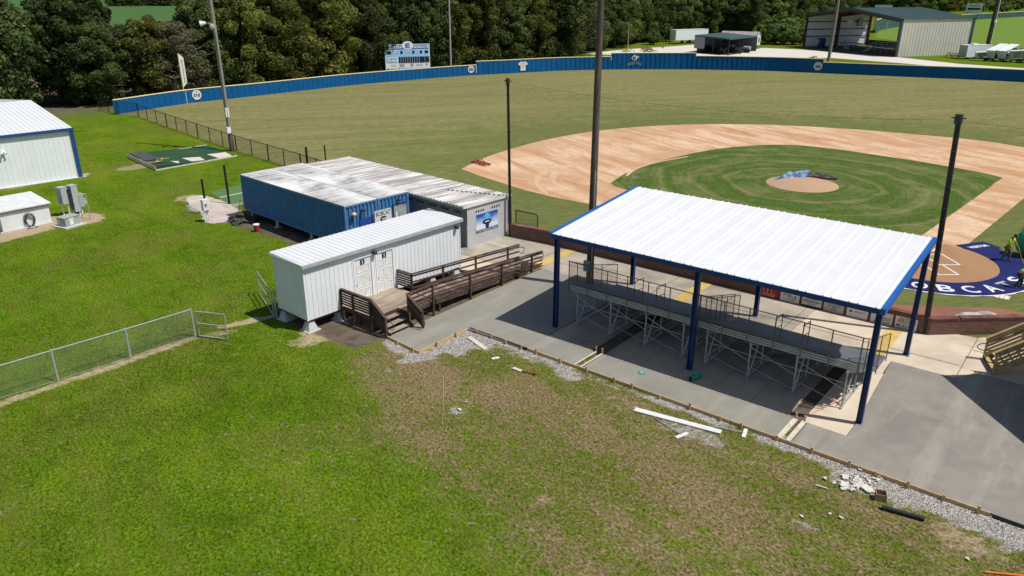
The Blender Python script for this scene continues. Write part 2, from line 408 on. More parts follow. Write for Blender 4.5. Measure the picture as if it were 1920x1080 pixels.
def leaf_mat(name, c1, c2, c3):
    m, nt, b, out = newmat(name)
    at_ = attr(nt, 'tone'); oi = N(nt, 'ShaderNodeObjectInfo')
    col = mixc(nt, ramp(nt, at_.outputs['Fac'], 0, 1), c1, c2)
    col = mixc(nt, ramp(nt, noise(nt, coords(nt), .33, 3, .5), .48, .68, 0, .85), col, c3)
    hs = N(nt, 'ShaderNodeHueSaturation'); nt.links.new(col, hs.inputs['Color'])
    nt.links.new(ramp(nt, oi.outputs['Random'], 0, 1, .62, 1.4), hs.inputs['Value'])
    nt.links.new(ramp(nt, math_(nt, 'FRACT', math_(nt, 'MULTIPLY', oi.outputs['Random'], 7.31)), 0, 1, .478, .512), hs.inputs['Hue'])
    nt.links.new(hs.outputs[0], b.inputs['Base Color']); b.inputs['Roughness'].default_value = .75; b.inputs['Specular IOR Level'].default_value = .18
    tl = N(nt, 'ShaderNodeBsdfTranslucent'); nt.links.new(hs.outputs[0], tl.inputs[0])
    mx = N(nt, 'ShaderNodeMixShader'); mx.inputs[0].default_value = .36
    nt.links.new(b.outputs[0], mx.inputs[1]); nt.links.new(tl.outputs[0], mx.inputs[2]); nt.links.new(mx.outputs[0], out.inputs[0])
    return m
leaf_dark = leaf_mat('dark_oak_leaves', (.055, .086, .026), (.128, .162, .048), (.043, .064, .022))
leaf_olive = leaf_mat('olive_leaves', (.092, .114, .025), (.208, .215, .044), (.070, .088, .022))
leaf_bright = leaf_mat('bright_green_leaves', (.095, .160, .036), (.190, .280, .058), (.072, .120, .030))
leaf_grey = leaf_mat('thin_grey_green_leaves', (.108, .113, .058), (.175, .170, .088), (.082, .088, .044))
# ------------------------------------------------------------------ ground
def vnoise(x, y, s, seed=0):
    """smooth value noise, numpy"""
    rs = np.random.default_rng(seed); T = rs.random((256, 256))
    X, Y = x / s + 1000, y / s + 1000
    xi, yi = np.floor(X).astype(int), np.floor(Y).astype(int); fx, fy = X - xi, Y - yi
    fx = fx * fx * (3 - 2 * fx); fy = fy * fy * (3 - 2 * fy)
    g = lambda a, b: T[a % 256, b % 256]
    return (g(xi, yi) * (1 - fx) + g(xi + 1, yi) * fx) * (1 - fy) + (g(xi, yi + 1) * (1 - fx) + g(xi + 1, yi + 1) * fx) * fy
def fbm(x, y, s, seed=0, o=4):
    t = 0; a = .5; n = 0
    for k in range(o):
        t = t + a * vnoise(x, y, s / 2 ** k, seed + k * 17); n += a; a *= .55
    return t / n
def sstep(a, b, x):
    t = np.clip((x - a) / (b - a), 0, 1); return t * t * (3 - 2 * t)
def seg_dist(x, y, a, b):
    ax, ay = a; bx, by = b; dx, dy = bx - ax, by - ay
    t = np.clip(((x - ax) * dx + (y - ay) * dy) / (dx * dx + dy * dy), 0, 1)
    return np.hypot(x - ax - t * dx, y - ay - t * dy)

FORM_Y = 24.2
def ground_masks(x, y):
    n1 = fbm(x, y, 3.2, 1); n2 = fbm(x, y, 1.1, 5); n3 = fbm(x, y, 7.0, 9); n4 = fbm(x, y, .5, 23)
    d = FORM_Y - y                                      # metres in front of the form boards
    right = sstep(-27.0, -22.5, x + (n1 - .5) * 5)
    u_ = x * math.cos(R(-15)) + y * math.sin(R(-15)); v_ = -x * math.sin(R(-15)) + y * math.cos(R(-15))
    strip = fbm(u_ * .20, v_, 1.25, 63)                 # mower passes run along the path
    inside = sstep(-1.8, 2.8, y - (17.3 - .36 * (x + 23.7)) + (n3 - .5) * 5 + (n1 - .5) * 3) * sstep(-27, -23, x + (n1 - .5) * 3) * (d > -1)
    wear = inside * (.25 + .34 * sstep(.40, .68, strip) * (.5 + n2) + .12 * sstep(.45, .6, n4))
    olive = inside
    def bare(px, py, rx, ry, amt, rot=R(-15)):
        c = at(px, py); u = (x - c.x) * math.cos(rot) + (y - c.y) * math.sin(rot); v = -(x - c.x) * math.sin(rot) + (y - c.y) * math.cos(rot)
        q = np.hypot(u / rx, v / ry) + (n1 - .5) * 1.0 + (n2 - .5) * .8
        return amt * (.32 * sstep(1.6, .3, q) + .52 * sstep(1.05, .15, q)) * (.6 + .8 * n2)
    for a_ in ((815, 705, 3.4, 2.0, 1.5), (930, 735, 2.8, 1.4, 1.15), (1060, 715, 1.6, .7, .6), (1180, 757, 2.6, 1.0, .85), (1330, 832, 3.0, .9, .9), (1480, 890, 2.4, .8, .9), (1640, 965, 2.2, .8, .8), (1790, 1010, 2.2, .9, .9), (1015, 942, .5, .4, 1.0), (880, 900, 1.2, .5, .6), (835, 815, .7, .4, .8)):
        wear = np.maximum(wear, bare(*a_))
    # dry streaks on the lawn to the left
    dry = sstep(.52, .72, fbm(x * .8 + y * .5, y * .25 - x * .4, 3.0, 31)) * .55
    dry = dry * sstep(-22, -30, x + 0 * y) + .25 * sstep(.55, .75, n1) * sstep(-30, -20, x)
    dry = np.maximum(dry, olive * (.62 + .5 * n2))
    sand = np.zeros_like(x); grav = np.zeros_like(x)
    def spot(px, py, rx, ry, amt, arr, rot=0, rag=.8):
        c = at(px, py); cx, cy = c.x, c.y
        u = (x - cx) * math.cos(rot) + (y - cy) * math.sin(rot); v = -(x - cx) * math.sin(rot) + (y - cy) * math.cos(rot)
        q = np.hypot(u / rx, v / ry) + (n2 - .5) * rag + (n4 - .5) * rag * .7
        np.maximum(arr, amt * sstep(1.08, .72, q), out=arr)
    # limestone gravel along the boards and at the corner of the path
    gw = .55 + .9 * sstep(-7, -2, x) + .45 * sstep(.5, .75, n1)
    gm = sstep(1.15, .45, d / gw + (n2 - .5) * 1.0) * sstep(-.7, 0, d) * sstep(-22.8, -22.2, x)
    gm = gm * np.where(x > -8, 1.0, .25 + .75 * sstep(.47, .62, fbm(x, y, 2.2, 77)))
    grav = np.maximum(grav, gm)
    spot(838, 645, 1.5, 1.1, .95, grav); spot(900, 640, 1.1, .8, .9, grav); spot(790, 668, 1.3, .55, .9, grav, 1.2)
    spot(745, 650, 1.5, .45, .85, grav, -.2); spot(1070, 703, .9, .5, .8, grav); spot(1300, 812, 1.6, .5, .6, grav)
    spot(1880, 985, 3.2, .9, .9, grav); spot(1605, 905, .9, .55, .7, grav)
    spot(856, 770, .30, .22, .75, grav); spot(728, 694, .28, .18, .7, grav); spot(1022, 940, .35, .25, .45, sand)
    spot(1512, 985, .6, .2, .5, grav); spot(1180, 757, 1.0, .5, .25, sand); spot(1800, 1010, 1.2, .6, .5, sand)
    # sandy wear: gate path, fence line, around plant and buildings
    spot(450, 606, 1.5, .35, .95, sand, 1.25); spot(410, 625, 1.0, .4, .6, sand, 1.2)
    spot(610, 628, 1.6, .9, .62, sand, 1.4); spot(585, 630, 1.0, .6, .8, sand)
    fl = seg_dist(x, y, (-32.0, 6.5), (-31.75, 15.4)); np.maximum(sand, .8 * sstep(.42, .1, fl + (n2 - .5) * .4), out=sand)
    spot(60, 428, 4.3, 1.5, 1.0, sand, 1.9, .5); spot(150, 410, 2.2, 1.5, 1.0, sand, .4, .5); spot(20, 440, 3.0, .9, 1.0, sand, 1.5, .5)
    spot(155, 328, .9, .7, .9, sand); spot(80, 342, 3.6, .25, .7, sand, 1.7)
    spot(404, 385, 2.2, 1.9, 1.0, grav, .3, .5); spot(425, 402, 2.5, 1.3, 1.0, grav, -.5, .45); spot(360, 372, 1.5, 1.2, .7, sand, 0, .7)
    spot(262, 312, 1.2, 2.4, .6, sand, 0, .5)
    # bare, trodden earth under the raised cabins
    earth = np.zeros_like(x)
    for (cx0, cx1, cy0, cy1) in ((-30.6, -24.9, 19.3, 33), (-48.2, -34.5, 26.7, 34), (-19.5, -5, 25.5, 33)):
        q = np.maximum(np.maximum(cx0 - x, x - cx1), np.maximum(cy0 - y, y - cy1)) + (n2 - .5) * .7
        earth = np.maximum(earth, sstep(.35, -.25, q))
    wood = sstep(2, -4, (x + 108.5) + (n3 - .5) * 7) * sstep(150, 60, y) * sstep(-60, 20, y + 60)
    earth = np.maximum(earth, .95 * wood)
    wear = np.maximum(wear, .25 * sstep(.5, .8, n3) * sstep(-40, -26, x))
    return np.clip(wear, 0, 1), np.clip(sand, 0, 1), np.clip(grav, 0, 1), np.clip(earth, 0, 1), np.clip(dry, 0, 1)

def grass_ground():
    m, nt, b, out = newmat('lawn_and_bare_soil')
    v = coords(nt)
    fine = noise(nt, v, 5.5, 8, .72); mid = noise(nt, v, 1.05, 5, .62, .6); big = noise(nt, coords(nt, (.7, 1.3, 1), R(17)), .2, 5, .62)
    clump = noise(nt, coords(nt, (1, 1.6, 1), R(-28)), 2.3, 6, .68)
    grain = noise(nt, coords(nt, (1, 1.25, 1), R(20)), 8.5, 3, .62, .3)
    gsel = math_(nt, 'ADD', math_(nt, 'MULTIPLY', grain, .72), math_(nt, 'MULTIPLY', fine, .28))
    g = mixc(nt, ramp(nt, gsel, .36, .64), (.024, .058, .001), (.158, .278, .013))
    g = mixc(nt, ramp(nt, mid, .45, .70, 0, .62), g, (.034, .070, .003))
    g = mixc(nt, ramp(nt, noise(nt, coords(nt, (.6, 1.2, 1), R(17)), .6, 6, .66, .5), .50, .68, 0, .55), g, mixc(nt, ramp(nt, gsel, .36, .64), (.045, .045, .006), (.175, .165, .035)))
    g = mixc(nt, ramp(nt, big, .46, .64, 0, .7), g, mixc(nt, ramp(nt, gsel, .36, .64), (.058, .095, .004), (.225, .305, .022)))
    mow = noise(nt, coords(nt, (.12, 1.2, 1), R(17)), .9, 4, .6)
    g = mixc(nt, ramp(nt, mow, .48, .64, 0, .4), g, (.135, .158, .022))
    g = mixc(nt, math_(nt, 'MULTIPLY', attr(nt, 'dry').outputs['Fac'], ramp(nt, clump, .30, .56, .25, 1)), g, mixc(nt, ramp(nt, gsel, .36, .64), (.048, .055, .008), (.205, .205, .050)))
    # dead, scraped turf
    dead = mixc(nt, ramp(nt, gsel, .36, .64), (.060, .040, .016), (.360, .275, .155))
    dead = mixc(nt, ramp(nt, noise(nt, v, 1.6, 5, .65), .5, .7, 0, .5), dead, (.20, .125, .075))
    wf = math_(nt, 'ADD', attr(nt, 'wear').outputs['Fac'], ramp(nt, clump, .3, .7, -.46, .46))
    g = mixc(nt, ramp(nt, wf, .16, .74), g, dead)
    sandc = mixc(nt, ramp(nt, noise(nt, v, 7, 5), .35, .7), (.52, .41, .28), (.34, .25, .165))
    g = mixc(nt, ramp(nt, math_(nt, 'ADD', attr(nt, 'sand').outputs['Fac'], ramp(nt, clump, .3, .7, -.5, .4)), .2, .85, 0, .9), g, sandc)
    vo = N(nt, 'ShaderNodeTexVoronoi'); vo.inputs['Scale'].default_value = 19; nt.links.new(v, vo.inputs['Vector'])
    gr = mixc(nt, ramp(nt, vo.outputs['Distance'], .15, .75), (.60, .555, .515), (.27, .245, .225))
    gr = mixc(nt, ramp(nt, noise(nt, v, 3, 4), .55, .75, 0, .6), gr, (.55, .47, .41))
    vo2 = N(nt, 'ShaderNodeTexVoronoi'); vo2.inputs['Scale'].default_value = 19; nt.links.new(v, vo2.inputs['Vector'])
    hs = N(nt, 'ShaderNodeHueSaturation'); hs.inputs['Saturation'].default_value = .9
    sepc = N(nt, 'ShaderNodeSeparateColor'); nt.links.new(vo2.outputs['Color'], sepc.inputs[0])
    nt.links.new(ramp(nt, sepc.outputs[0], 0, 1, .6, 1.35), hs.inputs['Value']); nt.links.new(gr, hs.inputs['Color'])
    g = mixc(nt, ramp(nt, math_(nt, 'ADD', attr(nt, 'grav').outputs['Fac'], ramp(nt, clump, .3, .7, -.42, .34)), .2, .8), g, hs.outputs[0])
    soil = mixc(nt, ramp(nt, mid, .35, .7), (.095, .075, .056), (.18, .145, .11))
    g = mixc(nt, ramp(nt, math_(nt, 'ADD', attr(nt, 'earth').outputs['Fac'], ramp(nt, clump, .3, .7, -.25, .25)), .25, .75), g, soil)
    # fields far beyond the trees
    nt.links.new(g, b.inputs['Base Color']); b.inputs['Roughness'].default_value = .9; b.inputs['Specular IOR Level'].default_value = .0
    h = math_(nt, 'ADD', fine, math_(nt, 'MULTIPLY', vo.outputs['Distance'], attr(nt, 'grav').outputs['Fac']))
    bump(nt, b, math_(nt, 'ADD', h, grain), .9, .07)
    return m
def far_axis(lo, hi, step, out):
    a = [lo - d for d in reversed(out)] + list(np.arange(lo, hi, step)) + [hi + d for d in out]
    return np.array(a)
OUT = [4, 10, 20, 40, 70, 110, 170, 260, 420, 700, 1200, 2000]
gx = far_axis(-76, 6, .2, OUT); gy = far_axis(3, 46, .2, OUT)
GX, GY = np.meshgrid(gx, gy, indexing='xy'); nxx, nyy = len(gx), len(gy)
gz = np.zeros_like(GX)
me = bpy.data.meshes.new('ground')
co = np.stack([GX.ravel(), GY.ravel(), gz.ravel()], 1).astype(np.float32)
i = np.arange((nxx - 1) * (nyy - 1)); r_, c_ = i // (nxx - 1), i % (nxx - 1)
q = np.stack([r_ * nxx + c_, r_ * nxx + c_ + 1, (r_ + 1) * nxx + c_ + 1, (r_ + 1) * nxx + c_], 1).astype(np.int32)
me.vertices.add(len(co)); me.vertices.foreach_set('co', co.ravel())
me.loops.add(q.size); me.loops.foreach_set('vertex_index', q.ravel())
me.polygons.add(len(q)); me.polygons.foreach_set('loop_start', np.arange(0, q.size, 4, dtype=np.int32))
me.update(calc_edges=True); me.validate()
for nm, arr in zip(('wear', 'sand', 'grav', 'earth', 'dry'), ground_masks(GX, GY)):
    a = me.attributes.new(nm, 'FLOAT', 'POINT'); a.data.foreach_set('value', arr.ravel().astype(np.float32))
me.materials.append(grass_ground())
ground = bpy.data.objects.new('ground', me); COL.objects.link(ground); tag(ground, kind='structure')

def smooth_poly(pts, n=6, closed=False):
    """Catmull-Rom through the surveyed points"""
    P = [Vector((p[0], p[1])) for p in pts]; out = []
    m = len(P)
    for k in range(m if closed else m - 1):
        p0 = P[(k - 1) % m] if (closed or k > 0) else P[k]; p1 = P[k]; p2 = P[(k + 1) % m]
        p3 = P[(k + 2) % m] if (closed or k + 2 < m) else p2
        for j in range(n):
            t = j / n
            out.append(tuple(.5 * ((2 * p1) + (p2 - p0) * t + (2 * p0 - 5 * p1 + 4 * p2 - p3) * t * t + (3 * p1 - p0 - 3 * p2 + p3) * t ** 3)))
    if not closed: out.append(tuple(P[-1]))
    return out
def structure(name, mb, m):
    return tag(mb.build(name, m), kind='structure')

HOME = Vector((-8.18, 48.9)); UF = Vector((-.998, .0646)); VF = Vector((.0646, .998))   # third-base line, first-base line
MOUND = HOME + (UF + VF).normalized() * 18.6
def fieldpt(u, v): p = HOME + UF * u + VF * v; return (p.x, p.y)

def outfield_mat():
    m, nt, b, out = newmat('mown_outfield_grass')
    v = coords(nt); fine = noise(nt, coords(nt, (.5, 1.2, 1), R(-52)), 2.2, 7, .72)
    col = mixc(nt, ramp(nt, fine, .36, .64), (.135, .132, .052), (.268, .245, .105))
    st = noise(nt, coords(nt, (.10, 1, 1), R(-56)), .5, 6, .7, 1.2)
    col = mixc(nt, ramp(nt, st, .44, .72, 0, .75), col, (.105, .122, .036))
    st2 = noise(nt, coords(nt, (.05, .8, 1), R(-50)), .3, 5, .65, .8)
    col = mixc(nt, ramp(nt, st2, .52, .66, 0, .6), col, (.245, .200, .115))
    # greener, better watered belt round the infield
    tc = N(nt, 'ShaderNodeTexCoord'); d = N(nt, 'ShaderNodeVectorMath', operation='DISTANCE'); d.inputs[1].default_value = (MOUND.x, MOUND.y, 0)
    nt.links.new(tc.outputs['Object'], d.inputs[0])
    near = ramp(nt, math_(nt, 'ADD', d.outputs['Value'], ramp(nt, noise(nt, v, .25, 4), .3, .7, -9, 9)), 32, 46, .62, 0)
    gcol = mixc(nt, ramp(nt, fine, .3, .7), (.072, .112, .028), (.135, .165, .048))
    col = mixc(nt, near, col, gcol)
    nt.links.new(col, b.inputs['Base Color']); b.inputs['Roughness'].default_value = .9; b.inputs['Specular IOR Level'].default_value = .0
    bump(nt, b, fine, .5, .05); return m
def infield_mat():
    m, nt, b, out = newmat('infield_grass_mown_in_rings')
    v = coords(nt); fine = noise(nt, v, 3.6, 8, .7)
    tc = N(nt, 'ShaderNodeTexCoord'); d = N(nt, 'ShaderNodeVectorMath', operation='DISTANCE'); d.inputs[1].default_value = (MOUND.x, MOUND.y, 0)
    nt.links.new(tc.outputs['Object'], d.inputs[0])
    rr = math_(nt, 'ADD', d.outputs['Value'], ramp(nt, noise(nt, v, .22, 2), .2, .8, -.7, .7))
    cb = N(nt, 'ShaderNodeCombineXYZ'); nt.links.new(rr, cb.inputs[0])
    ring = noise(nt, cb.outputs[0], .95, 3, .65)
    col = mixc(nt, ramp(nt, fine, .32, .68), (.030, .068, .012), (.110, .165, .036))
    patch = noise(nt, v, .30, 6, .7, .3)
    f = math_(nt, 'ADD', ramp(nt, ring, .40, .62, -.08, .72), ramp(nt, patch, .42, .66, -.3, .4))
    col = mixc(nt, f, col, (.20, .19, .085))
    nt.links.new(col, b.inputs['Base Color']); b.inputs['Roughness'].default_value = .9; b.inputs['Specular IOR Level'].default_value = .0
    bump(nt, b, fine, .5, .05); return m
def dirt_mat(name, c1, c2, c3, rot=R(20), st=(.18, 1, 1), amt=.8):
    m, nt, b, out = newmat(name)
    v = coords(nt); fine = noise(nt, v, 2.0, 8, .7)
    col = mixc(nt, ramp(nt, fine, .35, .7), c1, c2)
    col = mixc(nt, ramp(nt, noise(nt, coords(nt, st, rot), .55, 6, .68, .6), .44, .64, 0, amt), col, c3)
    col = mixc(nt, ramp(nt, noise(nt, v, .13, 6, .68, .5), .44, .62, 0, .8), col, tuple(.5 * (a + c) for a, c in zip(c2, c3)))
    nt.links.new(col, b.inputs['Base Color']); b.inputs['Roughness'].default_value = .95; b.inputs['Specular IOR Level'].default_value = .12
    bump(nt, b, fine, .6, .04); return m
WALL_PX = [(226, 213.5), (235, 212), (350, 194), (480, 180), (652, 160.5), (800, 147.5), (883, 141.5), (960, 137.5), (1040, 133), (1110, 131), (1180, 130), (1250, 130), (1303, 130.3), (1440, 133), (1532, 136.8), (1700, 144), (1820, 149), (1920, 154)]
WALL = atl(WALL_PX)
WALL[0] = (WALL[1][0] + .25, WALL[1][1] - 1.4)
WALL += [(-4, 160.6), (12, 161.5)]
FENCE = [(-97.7, 45.2), (-87.8, 43.7), (-78.5, 42.3), (-69.0, 41.0), (-62.5, 40.3), (-56.6, 39.65), (-47.5, 38.3)]
s = MB().sheet(FENCE + [(-46, 36.5), (-30.2, 36.5), (-5.0, 37.2), (-2, 40), (16, 40.2)] + [(16, 161.6)] + [p for p in reversed(WALL)] , .008)
structure('outfield_grass', s, outfield_mat())
DIRT_EDGE = [(865, 317), (902, 299), (950, 282), (1020, 263), (1105, 247.5), (1180, 239.5), (1250, 235), (1330, 233), (1400, 233.2), (1480, 235.6), (1560, 240), (1640, 245.5), (1720, 252.5), (1800, 259.5), (1870, 268)]
arc = smooth_poly(atl(DIRT_EDGE), 5)
near = atl([(1130, 388), (1085, 379), (1030, 368), (985, 357), (940, 343), (900, 330)])
arc = arc + [fieldpt(-6, 40), fieldpt(-6, 27), fieldpt(-1.3, 26), fieldpt(-1.2, 3.4), fieldpt(3.4, 3.4), fieldpt(5.5, -1.2)] + [fieldpt(20, -1.3)] + near
structure('infield_dirt', MB().sheet(arc, .016), dirt_mat('raked_infield_clay', (.74, .545, .385), (.55, .36, .215), (.44, .215, .095), R(24), (.16, 1, 1), .95))
ig = [fieldpt(1.5, 4.6), fieldpt(4.6, 1.5)] + [fieldpt(20, 1.5)] + [fieldpt(22.4, 1.6), fieldpt(24.4, 2.1), fieldpt(24.7, 2.6)] + smooth_poly(atl([(1143, 345), (1172, 326), (1205, 312), (1250, 299), (1300, 287.5), (1350, 279), (1400, 274), (1450, 271.8), (1500, 273), (1560, 279), (1640, 290.5), (1720, 302.5), (1800, 316.5), (1850, 326), (1880, 334)]), 4) + [fieldpt(1.6, 24.6), fieldpt(1.5, 22)]
structure('infield_grass', MB().sheet(ig, .024), infield_mat())
mm = MB(); nseg = 40
prof = [(2.85, .02), (2.4, .10), (1.7, .19), (.9, .245), (0, .25)]
mm.lathe((MOUND.x, MOUND.y, .012), prof[:-1] + [(.05, .25)], nseg)
structure('pitching_mound', mm, dirt_mat('mound_clay', (.46, .32, .215), (.40, .27, .175), (.52, .31, .19)))
# tyre tracks pressed into the clay by third base
tm = MB()
def ribbon(mb, pts, w, z):
    pts = smooth_poly(pts, 6); z = z + .0003 * (len(mb.f) // 10)
    for k in range(len(pts) - 1):
        a, b_ = Vector(pts[k]), Vector(pts[k + 1]); d = (b_ - a).normalized(); n = Vector((-d.y, d.x)) * w / 2
        mb.quad((*(a - n), z), (*(b_ - n), z), (*(b_ + n), z), (*(a + n), z))
for off in ((0, 0), (4, 1.5)):
    for base in ([(1022, 362), (1010, 352), (1004, 343), (1006, 332), (1018, 321), (1034, 312)], [(1066, 357), (1044, 348), (1035, 338), (1036, 326), (1047, 317), (1068, 309)]):
        ribbon(tm, atl([(x + off[0] * 1.3, y + off[1]) for x, y in base]), .22, .022)
ribbon(tm, atl([(960, 334), (985, 337.5), (1010, 337), (1035, 334)]), .3, .022)
ribbon(tm, atl([(1050, 337), (1085, 332), (1125, 323), (1160, 315)]), .3, .022)
ribbon(tm, atl([(1175, 330), (1190, 318), (1230, 305), (1290, 294)]), .28, .022)
structure('tyre_tracks', tm, dirt_mat('loosened_pale_clay', (.72, .52, .36), (.62, .42, .27), (.5, .3, .18)))
# home plate: clay circle, base lines, batter's boxes
hc = MB(); HR = 3.97
hc.sheet([(HOME.x + HR * math.cos(t), HOME.y + HR * math.sin(t)) for t in np.linspace(0, 2 * math.pi, 49)[:-1]], .032)
structure('home_plate_circle', hc, dirt_mat('packed_home_clay', (.36, .205, .105), (.31, .175, .09), (.42, .25, .135), R(70)))
ex = (-(UF + VF)).normalized(); ey = Vector((-ex.y, ex.x))    # ex: toward the catcher, ey: toward first-base side
def hp(a, b_): p = HOME - ex * a + ey * b_; return Vector((p.x, p.y))   # a metres toward the mound, b toward ey
ck = MB()
def cline(p, q_, w=.1):
    d = (q_ - p).normalized(); n = Vector((-d.y, d.x)) * w / 2
    p = p - d * w / 2; q_ = q_ + d * w / 2
    z = .036 + .0008 * len(ck.f)
    ck.quad((*(p - n), z), (*(q_ - n), z), (*(q_ + n), z), (*(p + n), z))
for sgn in (1, -1):
    b0, b1 = sgn * .37, sgn * 1.6
    for a, b2, c, d in ((.75, b0, .75, b1), (.75, b1, -1.1, b1), (-1.1, b1, -1.1, b0), (-1.1, b0, .75, b0)): cline(hp(a, b2), hp(c, d))
    cline(hp(-1.15, sgn * .55), hp(-2.75, sgn * .55))
cline(hp(-2.75, -.55), hp(-2.75, .55))
for dvec in (UF, VF): cline(HOME + dvec * 1.9, HOME + dvec * 3.9, .1)
structure('chalk_lines', ck, chalk)
pl = MB(); pl.prism([tuple(hp(0.0, -.216)), tuple(hp(0.0, .216)), tuple(hp(-.216, .216)), tuple(hp(-.43, 0)), tuple(hp(-.216, -.216))], .033, .06)
tag(pl.build('home_plate', plastic_white), 'white five-sided home plate between the chalked boxes', 'home plate')
# ---- paving
structure('old_slab', MB().prism([(-19.05, 25.92), (-16.66, 25.86), (-16.66, 31.9), (-19.05, 31.9)], -.02, .05).prism([(-15.98, 25.85), (-7.75, 25.95), (-7.75, 31.9), (-15.98, 31.9)], -.02, .05), shaded_pad_conc)
structure('old_slab_edge', MB().prism([(-7.2, 25.98), (-5.6, 25.98), (-5.62, 31.9), (-7.2, 31.9)], -.02, .05), old_conc)
structure('walkway', MB().prism([(-30.9, 31.95), (-25.0, 31.95), (-25.0, 33.05), (-19.05, 33.05), (-19.05, 31.93), (-10.5, 31.93), (-10.5, 37.15), (-27, 36.9), (-30.9, 36.7)], -.02, .045), walk_conc)
structure('walkway_by_backstop', MB().prism([(-10.47, 31.93), (-5.95, 31.93), (-5.97, 33.3), (-3.5, 33.36), (-3.5, 38.4), (-10.47, 37.12)], -.02, .047).prism([(-3.47, 33.36), (-2.9, 34.5), (4, 34.5), (4, 40.5), (-2, 40.3), (-3.47, 38.45)], -.02, .047).prism([(-31, 29.9), (-26.95, 29.9), (-26.95, 31.92), (-31, 31.92)], -.02, .047), old_conc)
jt = MB()
for x in (-17.9, -14.2, -12.6, -10.9, -9.3): jt.sheet([(x, 25.98), (x + .018, 25.98), (x + .018, 31.85), (x, 31.85)], .053)
for (a, b_) in (((-30.6, 34.45), (-10.6, 34.55)), ((-26.0, 32.1), (-26.0, 36.8)), ((-22.1, 33.2), (-22.1, 36.9)), ((-18.0, 32.1), (-18.0, 37.0)), ((-14.4, 32.1), (-14.4, 37.0)), ((-10.9, 32.1), (-10.9, 37.05)), ((-10.3, 34.6), (-3.6, 34.75)), ((-7.0, 32.1), (-7.0, 37.1)), ((-3.4, 36.8), (-.5, 36.8))):
    d = (Vector(b_) - Vector(a)).normalized(); n_ = Vector((-d.y, d.x)) * .014
    jt.sheet([tuple(Vector(a) - n_), tuple(Vector(b_) - n_), tuple(Vector(b_) + n_), tuple(Vector(a) + n_)], .0535 + .0004 * len(jt.f))
structure('paving_joints', jt, surf('dirty_joint', (.13, .11, .09), (.08, .07, .06), 4, rough=.9))
yl = MB()
for a, b_ in (((1017, 497), (1065, 472)), ((1275, 562), (1325, 534)), ((1642, 655), (1690, 615))):
    p, q_ = at(*a), at(*b_); x = (p.x + q_.x) / 2
    if p.y < 33.2: pass
    y0, y1 = 33.5, 37.0
    yl.sheet([(x - .33, y0), (x + .33, y0), (x + .33, y1), (x - .33, y1)], .0585)
structure('yellow_floor_marking', yl, yellow_paint)
structure('new_path', MB().prism([(-24.72, 21.15), (-22.55, 20.95), (-22.5, 24.1), (-16.47, 24.25), (-16.45, 25.85), (-19.08, 25.9), (-19.08, 33.02), (-24.72, 33.02)], -.02, .09), new_conc)
structure('new_path_between_planks', MB().prism([(-15.98, 24.26), (-7.5, 24.26), (-7.5, 25.93), (-15.98, 25.83)], -.02, .09), new_conc)
structure('new_slab', MB().prism([(-6.98, 24.26), (9, 24.26), (9, 34.4), (-2.85, 34.4), (-3.5, 33.3), (-5.95, 33.25), (-5.56, 27.3), (-5.56, 25.93), (-6.98, 25.93)], -.02, .092), damp_conc)
pad_ = smooth_poly(atl([(349, 372), (372, 366), (397, 371), (418, 378), (432, 384), (447, 395), (453, 403), (440, 409), (428, 414), (408, 419), (392, 418), (380, 409), (374, 396), (358, 387)]), 5, True)
g_ = np.random.default_rng(4); pad_ = [(x + (g_.random() - .5) * .22, y + (g_.random() - .5) * .22) for x, y in pad_]
structure('gravel_pad', MB().sheet(pad_, .01), dirt_mat('pinkish_limestone_gravel', (.50, .41, .365), (.34, .275, .24), (.60, .53, .49), R(20), (1, 1.3, 1)))
structure('gravel_road', MB().sheet(atl([(1090, 101), (1180, 92), (1245, 88), (1300, 84), (1375, 100), (1430, 90), (1500, 93), (1560, 97.5), (1684, 107.5), (1800, 120), (1960, 131), (1960, 140), (1800, 128.5), (1700, 119.5), (1560, 109), (1440, 107.5), (1310, 106.5), (1240, 104), (1150, 103)]), .02), dirt_mat('crushed_limestone_road', (.60, .55, .50), (.52, .47, .42), (.66, .62, .58), R(30), (.1, 1, 1)))
cf = MB().sheet(atl([(-200, 75), (560, 62), (1000, 30), (1000, -13), (-250, -13)]), .05)
structure('crop_field', cf, dirt_mat('green_crop_rows', (.055, .125, .032), (.045, .10, .028), (.075, .15, .04), R(15), (.02, 1, 1)))
structure('far_ball_field', MB().sheet(atl([(1830, 100.5), (1640, 70), (1650, 56), (1680, 48), (1755, 38), (1990, 27), (1990, 110)]), .02), dirt_mat('bright_far_grass', (.125, .215, .022), (.10, .18, .02), (.17, .225, .045), R(40), (.1, 1, 1), .6))
# ------------------------------------------------------------------ spectators' canopy
EX, EY, EZ = Vector((1, 0, 0)), Vector((0, 1, 0)), Vector((0, 0, 1))
cx0, cx1, cy0, cy1, cz0, cz1 = -19.58, -5.50, 26.72, 34.38, 4.74, 5.40
eave_blue = surf('eave_blue_paint', (.008, .055, .22), (.007, .05, .2), 1.5, rough=.4)
can = thing('grandstand_canopy', 'open steel canopy with ribbed white roof on blue posts over the bleachers', 'canopy', (-12.5, 30.5, 0))
sl = Vector((0, cy1 - cy0, cz1 - cz0)); Ls = sl.length; sl.normalize()
MB().ribs((cx0 + .03, cy0 - .02, cz0 + .03), EX, sl, cx1 - cx0 - .06, Ls + .04, .305, .07, .038, .02, .03, us=[.16 + .914 * (k // 2) + .30 * (k % 2) for k in range(31)]).build('roof', white_roof, can)
MB().bar((cx0, cy0, cz0 - .085), (cx1, cy0, cz0 - .085), .06, .19).build('eave_beam', eave_blue, can)
MB().bar((cx0, cy1, cz1 - .10), (cx1, cy1, cz1 - .10), .06, .20).build('eave_beam', eave_blue, can)
